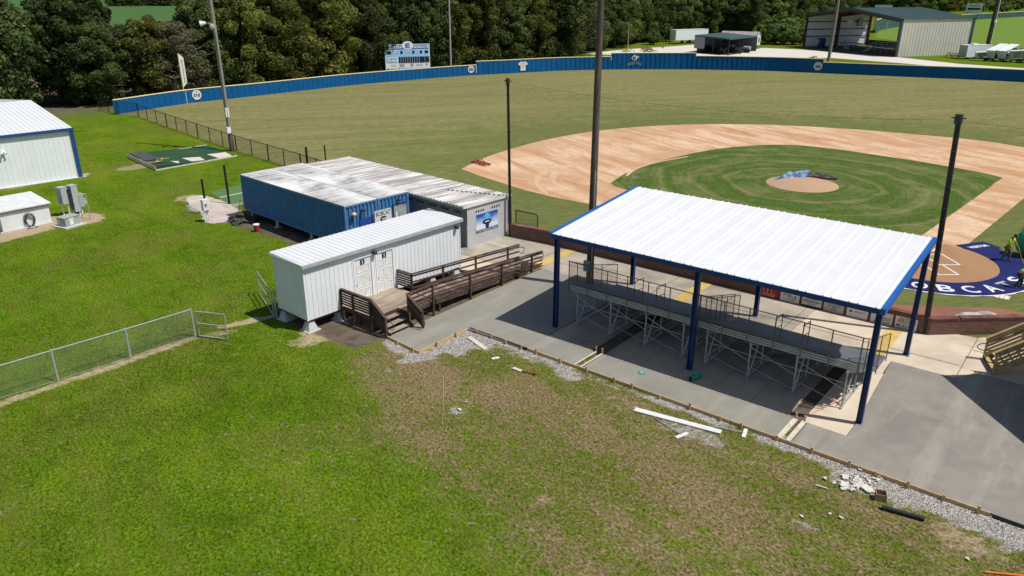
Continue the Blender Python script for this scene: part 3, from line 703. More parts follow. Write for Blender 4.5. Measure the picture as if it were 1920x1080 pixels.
for x in (cx0 - .06, cx1 + .06):
    MB().bar((x, cy0 - .05, cz0 - .05), (x, cy1 + .05, cz1 - .05), .16, .24, (0, 0, 1)).build('gable_trim', blue_trim, can)
for k in range(7):
    y = cy0 + .5 + k * (cy1 - cy0 - 1) / 6; z = cz0 + (y - cy0) / (cy1 - cy0) * (cz1 - cz0)
    MB().bar((cx0 + .1, y, z - .10), (cx1 - .1, y, z - .10), .06, .16).build('purlin', blue_paint, can)
for x in (-19.4, -12.44, -5.6):
    MB().bar((x, cy0 + .15, cz0 - .26), (x, cy1 - .15, cz1 - .26), .14, .2).build('rafter', blue_paint, can)
for x in (-19.4, -12.44, -5.56):
    for y, z in ((26.9, cz0 - .2), (34.15, cz1 - .22)):
        p = MB(); w = .10
        p.box(x - w, x + w, y - .008, y + .008, .05, z); p.box(x - w, x - w + .02, y - .1, y + .1, .05, z); p.box(x + w - .02, x + w, y - .1, y + .1, .05, z)
        po = p.build('post', blue_paint, can)
        q = MB().box(x - .17, x + .17, y - .17, y + .17, .045, .07)
        for sx in (-.13, .13):
            for sy in (-.13, .13): q.tube((x + sx, y + sy, .06), (x + sx, y + sy, .11), .018, 6)
        q.build('base_plate', galv, po)

can.rotation_euler = (0, 0, R(.95)); can.location = (-12.5, 30.62, 0)
# ------------------------------------------------------------------ bleachers
def bleacher(x0, x1, label, both):
    t = thing('bleacher', label, 'bleacher', ((x0 + x1) / 2, 30, 0), group='raised aluminium bleachers under the canopy')
    rows = [(27.98 + .6 * k, 2.06 - .235 * k) for k in range(5)]
    xa, xb = (x0 + x1) / 2 - .62, (x0 + x1) / 2 + .62                     # aisle
    dz, dy0, dy1 = .76, 30.95, 32.1
    for k, (y, z) in enumerate(rows):
        b = MB()
        spans = [(x0, x1)] if k < 2 else [(x0, xa), (xb, x1)]
        for a, c in spans:
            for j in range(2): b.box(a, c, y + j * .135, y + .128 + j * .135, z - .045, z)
        b.build('seat_board', alu, t)
        f = MB()
        zf = z - .42 + .19 if k == 0 else z - .23
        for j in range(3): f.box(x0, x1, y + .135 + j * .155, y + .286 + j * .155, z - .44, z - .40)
        f.build('foot_board', alu, t)
    b = MB()
    for j in range(3): b.box(x0, x1, 27.84, 27.875, 1.735 + j * .105, 1.81 + j * .105)
    b.build('rear_toe_board', rail_alu, t)
    d = MB()
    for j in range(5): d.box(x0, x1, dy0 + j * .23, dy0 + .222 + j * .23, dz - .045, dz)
    d.build('front_walkway', alu, t)
    n = 4; fx = [x0 + .42 + k * (x1 - x0 - .84) / (n - 1) for k in range(n)]
    for x in fx:
        f = MB(); r = .036
        f.tube((x, 27.88, .05), (x, 27.88, 1.70), r, 8)
        f.tube((x, 27.98, .07), (x, 28.75, 1.28), r * .85, 8)
        f.tube((x, 29.35, .05), (x, 29.35, 1.05), r, 8); f.tube((x, 30.7, .05), (x, 30.7, .66), r, 8); f.tube((x, 32.0, .05), (x, 32.0, .72), r, 8)
        f.bar((x, 27.75, 1.68), (x, 30.75, .50), .05, .08); f.bar((x, 30.7, .68), (x, 32.1, .68), .05, .08)
        f.bar((x, 27.75, .10), (x, 32.05, .10), .06, .05); f.tube((x, 28.0, .45), (x, 30.6, .32), .02, 6)
        f.tube((x, 27.9, 1.0), (x, 29.3, .45), .018, 6)
        f.box(x - .06, x + .06, 27.78, 27.98, .05, .075)
        f.build('support_frame', galv, t)
    for k in range(n - 1):
        a, e = fx[k], fx[k + 1]
        for p_, q_, r_ in (((a, 27.86, 1.50), (e, 27.86, .85), .017), ((a, 27.86, .62), (e, 27.86, .22), .012), ((a, 27.9, 1.12), (e, 27.9, 1.12), .015), ((a, 30.7, .15), (e, 30.7, .6), .015)):
            MB().tube(p_, q_, r_, 6).build('cross_brace', galv, t)
    # guard rails with chain link
    zt, yb = 3.24, 27.66
    ends = ((x0, True), (x1, True))
    g = MB()
    g.tube((x0, yb, zt), (x1, yb, zt), .022, 8)
    for k in range(7):
        x = x0 + .04 + k * (x1 - x0 - .08) / 6
        g.tube((x, yb, 1.72), (x, yb, zt), .024, 8)
    for x, on in ends:
        g.tube((x, yb, zt), (x, 29.2, 2.62), .02, 8); g.tube((x, 29.2, 2.62), (x, 32.1, 1.84), .02, 8)
        for y, z in ((28.4, 2.9), (29.5, 2.54), (30.6, 2.24), (32.1, 1.84)): g.tube((x, y, .55 if y > 30 else 1.0), (x, y, z), .02, 8)
    g.build('guard_rail', dark_steel, t)
    w = MB(); i = .012
    w.panel((x0, yb + i, 2.06), (x1, yb + i, 2.06), (x1, yb + i, zt), (x0, yb + i, zt))
    for x, on in ends:
        w.panel((x, yb, 1.8), (x, 32.1, .8), (x, 32.1, 1.84), (x, yb, zt))
    w.build('guard_mesh', chain_dark, t)
    for x in (xa + .04, xb - .04):
        h = MB()
        for (y, z, zt2) in ((29.35, 1.15, 2.35), (30.15, .9, 2.3)): h.tube((x, y, z), (x, y, zt2), .02, 8)
        h.tube((x, 29.35, 2.35), (x, 30.15, 2.3), .02, 8); h.tube((x, 29.35, 1.85), (x, 30.15, 1.8), .016, 8)
        h.build('aisle_handrail', dark_steel, t)
    st = MB()
    for k in range(2): st.box(xa + .1, xb - .1, 32.12 + k * .3, 32.4 + k * .3, .5 - .25 * k, .54 - .25 * k)
    for x in (xa + .08, xb - .08): st.bar((x, 32.1, .66), (x, 32.75, .1), .03, .14)
    st.build('front_steps', alu, t)
    return t
dark_steel = surf('dull_dark_galvanised_tube', (.15, .155, .165), (.11, .115, .125), 5, rough=.5, metal=.4)
rail_alu = surf('pale_aluminium_edge', (.42, .43, .44), (.36, .37, .38), 5, rough=.45, metal=.3)
bleacher(-19.2, -12.78, 'raised aluminium bleacher under the left half of the canopy, beside the wooden utility pole', True)
bleacher(-12.52, -5.95, 'raised aluminium bleacher under the right half of the canopy, its end rows in sunlight', True)

# ------------------------------------------------------------------ brick backstop wall and sponsor signs
bw = thing('brick_wall', 'low brown brick backstop wall with rowlock coping behind the bleachers', 'wall', (-18, 37, 0))
line = [(-30.1, 36.55), (-26.8, 36.9), (-10.46, 37.12), (-5.35, 37.27), (-4.3, 38.25), (-2.0, 40.35), (6, 40.6)]
w = MB(); cp = MB(); T = .3; Hh = .85
for k in range(len(line) - 1):
    a, b_ = Vector((*line[k], 0)), Vector((*line[k + 1], 0)); d = (b_ - a).normalized(); n = Vector((-d.y, d.x, 0)) * T
    z1 = .84 if k < 3 else .82
    A, B_ = a + EZ * .0, b_ + EZ * .0
    w.panel(A, B_, B_ + EZ * z1, A + EZ * z1); w.panel(B_ + n, A + n, A + n + EZ * z1, B_ + n + EZ * z1)
    w.panel(A + n, A, A + EZ * z1, A + n + EZ * z1); w.panel(B_, B_ + n, B_ + n + EZ * z1, B_ + EZ * z1)
    L = (b_ - a).length; nb = int(L / .085)
    for j in range(nb):
        p = a + d * (j * .085 + .04); q = p + n * 1.12 - n * .12
        p = p - n * .12
        cp.bar(p + EZ * (z1 + .036 + random.uniform(-.003, .003)), q + EZ * (z1 + .036), .074, .07)
w.build('brick_face', brick, bw); cp.build('coping', coping, bw)
pad = MB().box(-31, 8, 37.7, 41.2, .0, .012)
warn = MB().sheet([(-33, 37.6), (-5.2, 37.6), (-2, 40.75), (10, 40.95), (10, 43.4), (-3.2, 43.2), (-7.4, 40.4), (-16, 40.2), (-33, 39.3)], .017)
structure('warning_track', warn, dirt_mat('red_crushed_brick_track', (.27, .115, .075), (.20, .085, .06), (.33, .17, .11)))

def board(label, cat, c, ex, ey, w_, h_, face, lines=(), bands=(), name='sponsor_sign', group=None, th=.012):
    """printed board: face panel + lettering children"""
    t = thing(name, label, cat, tuple(c), group=group)
    m = MB(); slab(m, c, ex, ey, w_, h_, th); m.build('board', face, t)
    nn = Vector(ex).normalized().cross(Vector(ey).normalized()); f0 = Vector(c) + nn * th
    for (dx, dy, bw_, bh_, mt) in bands:
        m = MB(); slab(m, f0, ex, ey, bw_, bh_, .003, dx, dy); m.build('band', mt, t)
    for (txt, dx, dy, hh, ww, mt) in lines:
        m = MB(); put_text(m, txt, f0 + Vector(ex).normalized() * dx + Vector(ey).normalized() * dy, ex, ey, hh, ww, .006); m.build('lettering', mt, t)
    return t, f0
SY = lambda x: 37.12 + (x + 10.46) * (.03 if x > -10.46 else .0135) - .016
sgx = [-12.98, -11.86, -10.75, -9.67, -8.55, -7.44, -6.36]
dX = Vector((1, .02, 0)); sz = .37
g = 'sponsor signs along the brick backstop wall'
t, f0 = board('red restaurant sign with golden double arch on the brick wall', 'sign', (sgx[0], SY(sgx[0]), sz), dX, EZ, .99, .60, red_sign,
      [("McDonald's", .05, -.12, .075, .62, white_letter), ], [(-.2, -.225, .3, .03, white_letter), (.17, -.225, .36, .03, white_letter)], group=g)
m = MB()
for sx in (-.17, .05):
    pts = []
    for k in range(13):
        a = math.pi * k / 12; pts.append(f0 + dX * (sx + .0 - .105 * math.cos(a)) + EZ * (-.10 + .36 * math.sin(a) ** .75) - EY * .008)
    m.path(pts, .016, 6)
m.build('arch_mark', gold_mark, t)
t, f0 = board('white sign with three large dark red capitals on the brick wall', 'sign', (sgx[1], SY(sgx[1]), sz), dX, EZ, .97, .60, sign_white,
      [('P', -.27, .04, .15, .12, dark_red_letter), ('E', .03, .02, .15, .13, dark_red_letter), ('I', .27, .0, .15, .07, dark_red_letter)], [(0, -.13, .75, .018, grey_letter), (.08, -.18, .4, .014, grey_letter)], group=g)
for ln_ in (((-.18, -.05), (-.11, .16), (-.05, .0)), ((.12, .06), (.18, -.12))):
    m = MB()
    for a, b_ in zip(ln_, ln_[1:]): m.bar(f0 + dX * a[0] + EZ * a[1] - EY * .004, f0 + dX * b_[0] + EZ * b_[1] - EY * .004, .022, .006, (0, 1, 0))
    m.build('mark', dark_red_letter, t)
board('white and navy contractor sign with blue bands top and bottom on the brick wall', 'sign', (sgx[2], SY(sgx[2]), sz - .02), dX, EZ, .96, .62, sign_white,
      [('Thompson', 0, .15, .075, .55, navy_letter), ('INSTALLATION', 0, .06, .085, .85, navy_letter)],
      [(0, .27, .955, .075, navy_letter), (0, -.255, .955, .10, navy_letter), (0, -.005, .86, .03, navy_letter), (-.15, -.075, .22, .022, grey_letter), (.14, -.075, .3, .022, grey_letter), (0, -.13, .35, .02, grey_letter)], group=g)
t, f0 = board('warm grey sign with a scissors motif below dark lettering on the brick wall', 'sign', (sgx[3], SY(sgx[3]), sz), dX, EZ, .96, .60, surf('warm_grey_sign_face', (.50, .47, .46), None, 2),
      [('Salon 104', .02, .21, .11, .78, black_letter), ('P6', .02, -.15, .08, .22, grey_letter)], group=g)
m = MB()
for sx in (-1, 1):
    m.path([f0 + dX * (.02 + sx * x) + EZ * z - EY * .006 for x, z in ((.0, -.06), (.06, .02), (.15, .05), (.24, .03), (.29, .07), (.25, .11), (.18, .08))], .010, 5)
m.path([f0 + dX * (.02 + .055 * math.cos(a)) + EZ * (.05 + .05 * math.sin(a)) - EY * .006 for a in np.linspace(0, 6.3, 12)], .009, 5)
m.build('mark', grey_letter, t)
t, f0 = board('plain pale grey sign with a small round emblem at its left on the brick wall', 'sign', (sgx[4], SY(sgx[4]), sz), dX, EZ, .98, .60, sign_white,
      [], [(-.04, .03, .24, .028, grey_letter), (.17, .025, .14, .026, grey_letter), (.31, .02, .09, .024, dark_red_letter), (.03, -.03, .40, .018, grey_letter)], group=g)
m = MB(); disc(m, f0 + dX * -.31, dX, EZ, .08, .07, .004, 20); m.build('emblem', grey_letter, t)
board('white sign half hidden by the right front post of the canopy', 'sign', (sgx[5], SY(sgx[5]), sz), dX, EZ, .98, .60, sign_white,
      [('E', .0, .17, .13, .14, black_letter), ('SOURCE', .08, .02, .10, .66, grey_letter), ('0000', .22, -.215, .065, .3, black_letter)], [(.05, -.08, .72, .022, grey_letter), (-.2, -.215, .2, .04, black_letter)], group=g)
board('white sign with two rows of bold black capitals, nearest the thick black net pole', 'sign', (sgx[6], SY(sgx[6]), sz), dX, EZ, .96, .60, sign_white,
      [('KEVIN', -.05, .21, .11, .5, black_letter), ('BERNARD', .03, .085, .11, .78, black_letter), ('937-5', .1, -.145, .10, .5, black_letter)], [(0, -.02, .7, .022, grey_letter), (-.32, -.145, .17, .09, grey_letter), (0, -.245, .6, .022, grey_letter)], group=g)

# ------------------------------------------------------------------ net poles, backstop net, utility pole
surf('weathered_tie', (.10, .10, .105), (.05, .05, .055), 6, rough=.8)
npl = [(-30.1, 36.62, 10.0, .095, Vector((-.02, .0, 1))), (-5.52, 37.36, 10.15, .125, Vector((-.045, -.02, 1)))]
lab = ['slim black net pole standing at the corner of the grey dugout', 'thick black net pole with tied-on net behind the right end of the canopy']
tops = []
for k, (x, y, h, r, d) in enumerate(npl):
    t = thing('net_pole', lab[k], 'pole', (x, y, 0), group='black poles holding up the backstop net')
    top = Vector((x, y, 0)) + d / d.z * h; tops.append(top)
    MB().tube((x, y, 0), top, r, 12, r * .9).build('pole', black_paint, t)
    m = MB()
    for j in range(16 if k else 0):
        c = Vector((x, y, 0)) + (top - Vector((x, y, 0))) * (.15 + .8 * j / 16)
        m.tube(c, c + EZ * .022, r * 1.04, 10)
    if k: m.build('net_tie', MATS['weathered_tie'], t)
    c = MB().tube(top - EZ * .35, top + EZ * .04, r * 1.3, 10); c.bar(top - EZ * .12 + EX * -.28, top - EZ * .12 + EX * .28, .05, .05); c.build('cable_clamp', dark_iron, t)
def sag(a, b_, n, s_):
    return [a.lerp(b_, k / n) - EZ * (s_ * 4 * (k / n) * (1 - k / n)) for k in range(n + 1)]
R2 = Vector((6.5, 43.5, 9.6))
t = thing('backstop_net', 'thin black net hung on a knotted cable between the black net poles', 'net', (-18, 37, 0))
a, b_ = tops[0] - EZ * .12, tops[1] - EZ * .2
c1 = sag(a, b_, 34, .55); c2 = sag(b_, R2, 18, .35)
m = MB(); m.path(c1, .006, 5); m.path(c2, .006, 5); m.build('cable', dark_iron, t)
m = MB()
for cc in (c1, c2):
    for p in cc[1:-1]: m.tube(p - EZ * .09, p + EZ * .01, .008, 5)
m.build('net_clip', dark_iron, t)
m = MB()
for cc, g0, g1 in ((c1, Vector((-30.0, 36.9, .8)), Vector((-5.45, 37.5, .85))), (c2, Vector((-5.45, 37.5, .85)), Vector((6.5, 43.5, .8)))):
    n = len(cc) - 1
    for k in range(n):
        p, q = cc[k], cc[k + 1]; pa, qa = g0.lerp(g1, k / n), g0.lerp(g1, (k + 1) / n)
        u0, u1 = (p.xy - cc[0].xy).length, (q.xy - cc[0].xy).length
        m.quad(pa, qa, q - EZ * .1, p - EZ * .1, [(u0, 0), (u1, 0), (u1, q.z), (u0, p.z)])
m.build('netting', net_mat, t)
t = thing('net_pole', 'black net pole far right beyond the brick wall', 'pole', (6.5, 43.5, 0), group='black poles holding up the backstop net')
MB().tube((6.5, 43.5, 0), (6.5, 43.5, 9.9), .12, 12, .1).build('pole', black_paint, t)

t = thing('utility_pole', 'tall dark wooden light pole rising through the left end of the bleachers', 'pole', (-21.05, 32.35, 0))
MB().tube((-21.05, 32.35, 0), (-21.05, 32.35, 21.5), .205, 16, .14).build('pole', wood_pole_dark, t)
m = MB().box(-21.25, -20.9, 31.98, 32.14, 1.05, 1.62); m.box(-21.2, -20.95, 31.955, 31.975, 1.11, 1.56); m.build('junction_box', utility_grey, t)
m = MB().tube((-20.86, 32.18, 0), (-20.86, 32.18, 6.5), .025, 8); m.build('conduit', galv, t)
t = thing('dugout_railing', 'short black pipe railing at the field end of the grey dugout', 'railing', (-29.4, 37.1, 0))
m = MB(); pts = [(-30.0, 37.05, 1.72), (-28.55, 37.15, 1.72), (-28.38, 37.16, 1.66), (-28.3, 37.17, 1.52), (-28.3, 37.17, .82)]
m.path(pts, .035, 8); m.tube((-28.3, 37.17, .82), (-30.0, 37.05, .86), .03, 8); m.tube((-30, 37.05, .1), (-30, 37.05, 1.74), .035, 8); m.tube((-28.3, 37.17, .74), (-28.3, 37.17, .86), .035, 8)
m.build('rail', black_paint, t)
m = MB().panel((-30.0, 37.05, .82), (-28.3, 37.17, .82), (-28.3, 37.17, 1.7), (-30.0, 37.05, 1.7)); m.build('mesh_infill', chain_black, t)
# ------------------------------------------------------------------ blue container cabins
def frame(x, y, rz):
    c, s_ = math.cos(rz), math.sin(rz)
    return Matrix(((c, -s_, 0, x), (s_, c, 0, y), (0, 0, 1, 0), (0, 0, 0, 1)))
A3 = R(-3.5)
grime_roof = None
def grime():
    m, nt, b, out = newmat('mildewed_white_roof')
    v = coords(nt); st = noise(nt, coords(nt, (3.2, .28, 1), -A3), .9, 6, .7, .2); bl = noise(nt, coords(nt, (.45, .7, 1)), .42, 4, .6, .5)
    base = mixc(nt, ramp(nt, noise(nt, v, 1.5, 4), .4, .7), (.66, .66, .655), (.54, .54, .535))
    f = math_(nt, 'MULTIPLY', ramp(nt, st, .34, .62), ramp(nt, bl, .36, .60))
    col = mixc(nt, f, base, (.15, .147, .147)); col = mixc(nt, ramp(nt, noise(nt, v, .7, 5, .7), .66, .76, 0, .7), col, (.36, .27, .21))
    nt.links.new(col, b.inputs['Base Color']); b.inputs['Roughness'].default_value = .65; return m
grime_roof = grime()
def streaky():
    m, nt, b, out = newmat('streaked_galvanised_roof')
    v = coords(nt); st = noise(nt, coords(nt, (3.0, .13, 1), -A3), .95, 5, .65, .1)
    base = mixc(nt, ramp(nt, noise(nt, v, .5, 4), .4, .65), (.66, .65, .64), (.52, .50, .48))
    col = mixc(nt, ramp(nt, st, .40, .58, 0, .85), base, (.20, .17, .16))
    nt.links.new(col, b.inputs['Base Color']); b.inputs['Roughness'].default_value = .55; return m
streak_roof = streaky()
CL, CW, CZ0, CZ1 = 12.19, 2.44, .56, 3.05
O = at(645, 388, CZ1)
BT = frame(O.x, O.y, A3)      # local x: along the length (0 = end with the doors, negative = away), local y: across
def corr(mb, o, eu, ev, Lu, Lv, T):
    mb.T = T; mb.ribs(o, eu, ev, Lu, Lv, .278, .20, -.085, .10, .12); mb.T = None
labels = ['blue container cabin on piers, the outer one with a dark long side', 'blue container cabin between the outer blue one and the grey dugout, with a steel door']
for k in range(2):
    y0 = k * (CW + .06); y1 = y0 + CW
    t = thing('container_cabin', labels[k], 'container', tuple(BT @ Vector((-CL / 2, y0 + CW / 2, 0))), A3, 'pair of blue container cabins')
    for o_, eu, L_, nm in (((-CL + .1, y0, CZ0 + .12), EX, CL - .2, 'side_panel'), ((-.1, y1, CZ0 + .12), -EX, CL - .2, 'side_panel'), ((0, y0 + .1, CZ0 + .12), EY, CW - .2, 'end_panel'), ((-CL, y1 - .1, CZ0 + .12), -EY, CW - .2, 'end_panel')):
        m = MB(); corr(m, o_, eu, EZ, L_, CZ1 - CZ0 - .22, BT); m.build(nm, container_blue, t)
    m = MB(); m.T = BT
    for x in (-CL, -.12):
        for y in (y0, y1 - .12): m.box(x, x + .12, y, y + .12, CZ0, CZ1)
    for y in (y0 + .005, y1 - .105): m.box(-CL + .12, -.12, y, y + .1, CZ0, CZ0 + .12); m.box(-CL + .12, -.12, y, y + .1, CZ1 - .1, CZ1 - .002)
    for x in (-CL + .005, -.105): m.box(x, x + .1, y0 + .12, y1 - .12, CZ0, CZ0 + .12); m.box(x, x + .1, y0 + .12, y1 - .12, CZ1 - .1, CZ1 - .002)
    m.build('corner_frame', container_blue, t)
    m = MB(); m.T = BT; m.ribs((-CL + .0, y0 - .0, CZ1 + .03), EX, EY, CL, CW, .21, .12, .022, .03, .05); m.build('roof', grime_roof, t)
    m = MB(); m.T = BT; m.box(-CL + .06, -.06, y0 + .06, y1 - .06, CZ0 - .02, CZ0 + .02); m.build('floor', dark_iron, t)
    for x in (-CL + .7, -8.3, -4.2, -.8):
        for y in (y0 + .25, y1 - .25):
            m = MB(); m.T = BT; m.tube((x, y, -.02), (x, y, CZ0 - .02), .12, 12); m.box(x - .2, x + .2, y - .2, y + .2, -.03, .06); m.build('pier', pier, t)
    if k == 0:
        m = MB(); m.T = BT; m.box(.008, .022, 1.05, 1.9, .9, 2.05); m.box(.008, .02, 2.0, 2.35, .9, 2.15); m.build('repainted_patch', container_dark, t)
    else:
        m = MB(); m.T = BT; m.box(.0, .05, y0 + 1.18, y0 + 2.18, .6, 2.42)
        d = m.build('door', mirror_grey, t)
        m = MB(); m.T = BT; m.box(.0, .09, y0 + 1.10, y0 + 2.26, 2.42, 2.5); m.build('door_frame', container_dark, d)
        m = MB(); m.T = BT; m.box(.05, .06, y0 + 1.30, y0 + 1.42, .7, 1.95); m.build('kick_plate', plastic_white, d)
def wall_lamp(name, label, p, ex, ey, body, lens, size=.22, parent=None):
    m = MB(); T = Matrix.Translation(Vector(p)) ; n = Vector(ex)
    m.blob(Vector(p) + n * size * .5, size * .55, size * .55, size * .42, 3, .05, 12, 8)
    m.bar(Vector(p) - n * .02, Vector(p) + n * size * .4, size * .5, size * .35)
    o = m.build(name, body, parent, smooth=True)
    m = MB(); m.blob(Vector(p) + n * size * .62 - EZ * size * .16, size * .40, size * .40, size * .3, 5, .03, 12, 8); m.build('lens', lens, o)
    return o
cabins = [o for o in COL.objects if o.name.startswith('container_cabin')]
bx = (BT.to_3x3() @ EX)
wall_lamp('wall_lamp', '', BT @ Vector((.02, .55, 2.50)), bx, EY, lamp_tan, lamp_tan, .30, cabins[0])
wall_lamp('wall_lamp', '', BT @ Vector((.02, 1.28, 2.60)), bx, EY, lamp_dark, lamp_tan, .26, cabins[0])
wall_lamp('wall_lamp', '', BT @ Vector((.02, CW + .06 + 1.55, 2.72)), bx, EY, lamp_dark, lamp_tan, .24, cabins[1])
by = (BT.to_3x3() @ EY)
t, f0 = board('white sign with black arched team lettering above a navy letter, on the blue cabin end', 'sign', BT @ Vector((.03, 2.80, 1.74)), by, EZ, 1.30, 1.15, sign_white,
              [('BOBCAT', 0, .37, .27, 1.12, black_letter), ('E', 0, -.07, .34, .46, navy_letter)], name='team_sign', th=.02)
m = MB(); pts = [f0 + by * (.21 * math.cos(a)) + EZ * (.02 + .13 * math.sin(a)) + bx * .006 for a in np.linspace(.25, 2.9, 12)]; m.path(pts, .028, 6); m.build('arch_stroke', navy_letter, t)
t = thing('vent_pipe', 'thin white vent pipe standing between the blue cabin and the white restroom cabin', 'pipe', (-33.6, 25.2, 0))
MB().tube((-33.6, 25.2, 0), (-33.6, 25.2, 1.55), .055, 10).tube((-33.6, 25.2, 1.55), (-33.6, 25.2, 1.62), .075, 10).build('pipe', plastic_white, t)
# clutter under and beside the cabins
c = at(482, 434)
t = thing('bucket', 'red and white bucket in the shade under the blue cabin', 'bucket', tuple(c))
m = MB().lathe(c, [(.16, 0), (.20, .46)], 14); m.build('pail', red_plastic, t)
m = MB().lathe(c + EZ * .46, [(.215, 0), (.215, .05)], 14); m.path([c + Vector((.21 * math.cos(a), 0, .40 + .0 - .16 * math.sin(a))) for a in np.linspace(0, math.pi, 8)], .008, 5); m.build('rim', plastic_white, t)
c = at(452, 415)
t = thing('rubble_heap', 'dark heap of broken blocks at the far end of the blue cabin', 'rubble', tuple(c))
m = MB()
for k in range(26):
    a, r_ = random.uniform(0, 6.28), random.uniform(0, .9); z = max(.1, .75 - r_ * .75) * random.uniform(.2, 1)
    m.blob(c + Vector((math.cos(a) * r_ * 1.2, math.sin(a) * r_, z * .8)), random.uniform(.15, .3), random.uniform(.15, .3), random.uniform(.10, .22), k, .3, 7, 5)
m.build('broken_block', rubble, t)
c = at(449, 398)
t = thing('wire_rack', 'small bent wire rack leaning at the end of the blue cabin', 'rack', tuple(c))
m = MB(); 
for dx in (0, .45): m.path([c + Vector((dx, 0, 0)), c + Vector((dx - .05, .1, .45)), c + Vector((dx + .05, .15, .9))], .016, 6)
for z in (.15, .45, .85): m.tube(c + Vector((-.03, .1, z)), c + Vector((.45, .12, z)), .012, 6)
m.build('frame', rust, t)

# ------------------------------------------------------------------ grey dugout building
GT = frame(-30.68, 33.12, A3)
gl, gw, gh = 17.2, 3.62, 2.58
t = thing('dugout_building', 'long grey painted dugout with small square vents and a ribbed white roof', 'building', tuple(GT @ Vector((-gl / 2, gw / 2, 0))), A3)
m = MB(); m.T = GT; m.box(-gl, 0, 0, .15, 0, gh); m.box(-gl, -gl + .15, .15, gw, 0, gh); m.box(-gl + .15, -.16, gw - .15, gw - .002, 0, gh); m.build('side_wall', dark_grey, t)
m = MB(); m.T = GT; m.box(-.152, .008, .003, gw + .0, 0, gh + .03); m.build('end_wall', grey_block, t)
m = MB(); m.T = GT; m.ribs((-gl - .2, -.38, gh + .17), EX, Vector((0, 1, -.012)), gl + .28, gw + .62, .30, .14, .045, .02, .06); rf = m.build('roof', streak_roof, t)
m = MB(); m.T = GT; m.box(.082, .112, -.40, gw + .28, gh + .04, gh + .2); m.build('end_fascia', offwhite, rf)
m = MB(); m.T = GT; m.box(-gl - .2, .08, -.41, -.385, gh + .02, gh + .16); m.build('side_fascia', panel_grey, rf)
m = MB(); m.T = GT; m.box(-gl, -.02, .01, gw - .01, gh + .035, gh + .09); m.build('roof_deck', dark_grey, t)
for grp in range(5):
    for k in range(4):
        x = -.55 - grp * 1.18 - k * .185
        m = MB(); m.T = GT; m.box(x - .065, x + .065, -.004, .05, 2.14, 2.28); m.build('vent', black_hole, t)
for grp in range(2):
    for k in range(4):
        y = .80 + grp * 1.42 + k * .205
        m = MB(); m.T = GT; m.box(-.04, .012, y - .06, y + .06, 2.13, 2.26); m.build('vent', black_hole, t)
m = MB(); m.T = GT; m.tube((.05, -.07, 0), (.05, -.07, 1.45), .035, 8); m.build('drain_pipe', galv, t)
m = MB(); m.T = GT; m.tube((.06, gw + .12, 0), (.06, gw + .12, 2.4), .06, 8); m.box(-.02, .02, gw + .02, gw + .16, .8, 2.4); m.build('corner_post', dark_grey, t)
gx_, gy_ = (GT.to_3x3() @ EX), (GT.to_3x3() @ EY)
bc = GT @ Vector((.012, 1.72, 1.40))
t, f0 = board('blue and white field banner with a player figure on the grey dugout end', 'banner', bc, gy_, EZ, 1.98, 1.22, sign_white,
              [('ROSS GRANGER FIELD', 0, -.52, .12, 1.8, white_letter)], [(0, -.52, 1.97, .17, black_letter)], name='field_banner', th=.015)
bg = bpy.data.materials.new('banner_gradient_print'); bg.use_nodes = True
nt = bg.node_tree; b_ = nt.nodes['Principled BSDF']; uvn = nt.nodes.new('ShaderNodeTexCoord'); sp = nt.nodes.new('ShaderNodeSeparateXYZ'); nt.links.new(uvn.outputs['UV'], sp.inputs[0])
nt.links.new(mixc(nt, ramp(nt, math_(nt, 'ADD', sp.outputs[1], ramp(nt, noise(nt, coords(nt), 3, 3), .3, .7, -.12, .12)), .2, .85), (.62, .74, .84), (.008, .085, .42)), b_.inputs['Base Color'])
m = MB(); p0 = f0 + gx_ * .003
m.quad(p0 - gy_ * .97 - EZ * .43, p0 + gy_ * .97 - EZ * .43, p0 + gy_ * .97 + EZ * .60, p0 - gy_ * .97 + EZ * .60, [(0, 0), (1, 0), (1, 1), (0, 1)]); m.build('printed_sky', bg, t)
m = MB(); p1 = f0 + gx_ * .006
shape(m, [(-.12, -.43), (.14, -.43), (.17, -.2), (.33, -.10), (.42, .02), (.30, .10), (.12, .16), (-.12, .17), (-.34, .12), (-.44, .0), (-.35, -.10), (-.17, -.16)], p1, gy_, EZ, .004); m.build('printed_figure', navy_letter, t)
m = MB(); disc(m, p1 + EZ * .33 - gy_ * .01, gy_, EZ, .21, .235, .004, 20); m.build('printed_head', surf('banner_bright_blue', (.06, .38, .75), (.10, .5, .8), 12), t)
m = MB(); slab(m, p1 + gx_ * .004, gy_, EZ, .40, .06, .003, 0, .0); m.build('printed_stripe', white_letter, t)

# ------------------------------------------------------------------ white restroom cabin on piers
WT = frame(-28.06, 19.16, R(-2.4))     # local x: 0 = door side, -2.42 = back; local y along the length
wl, wd, wz0, wz1 = 10.05, 2.42, .60, 3.36
t = thing('restroom_cabin', 'white ribbed metal restroom cabin on concrete piers with two white doors', 'building', tuple(WT @ Vector((-wd / 2, wl / 2, 0))), R(-2.4))
rest = t
def sid(o, eu, Lu, z0, z1, mat_, nm):
    m = MB(); m.T = WT; m.ribs(o, eu, EZ, Lu, z1 - z0, .26, .04, .020, .03, .015); return m.build(nm, mat_, t)
dy = [(2.86, 3.88), (4.22, 5.26)]
zt = 2.86
def wall_side(y0, y1, z0, z1):
    m.ribs((0, y0, z0), EY, EZ, y1 - y0, z1 - z0, .26, .04, .020, .03, .015)
m = MB(); m.T = WT
wall_side(.0, dy[0][0] - .06, wz0, wz1); wall_side(dy[0][1] + .06, dy[1][0] - .06, wz0, wz1); wall_side(dy[1][1] + .06, wl, wz0, wz1)
for a, b2 in dy: wall_side(a - .06, b2 + .06, zt + .06, wz1)
m.build('front_siding', white_metal, t)
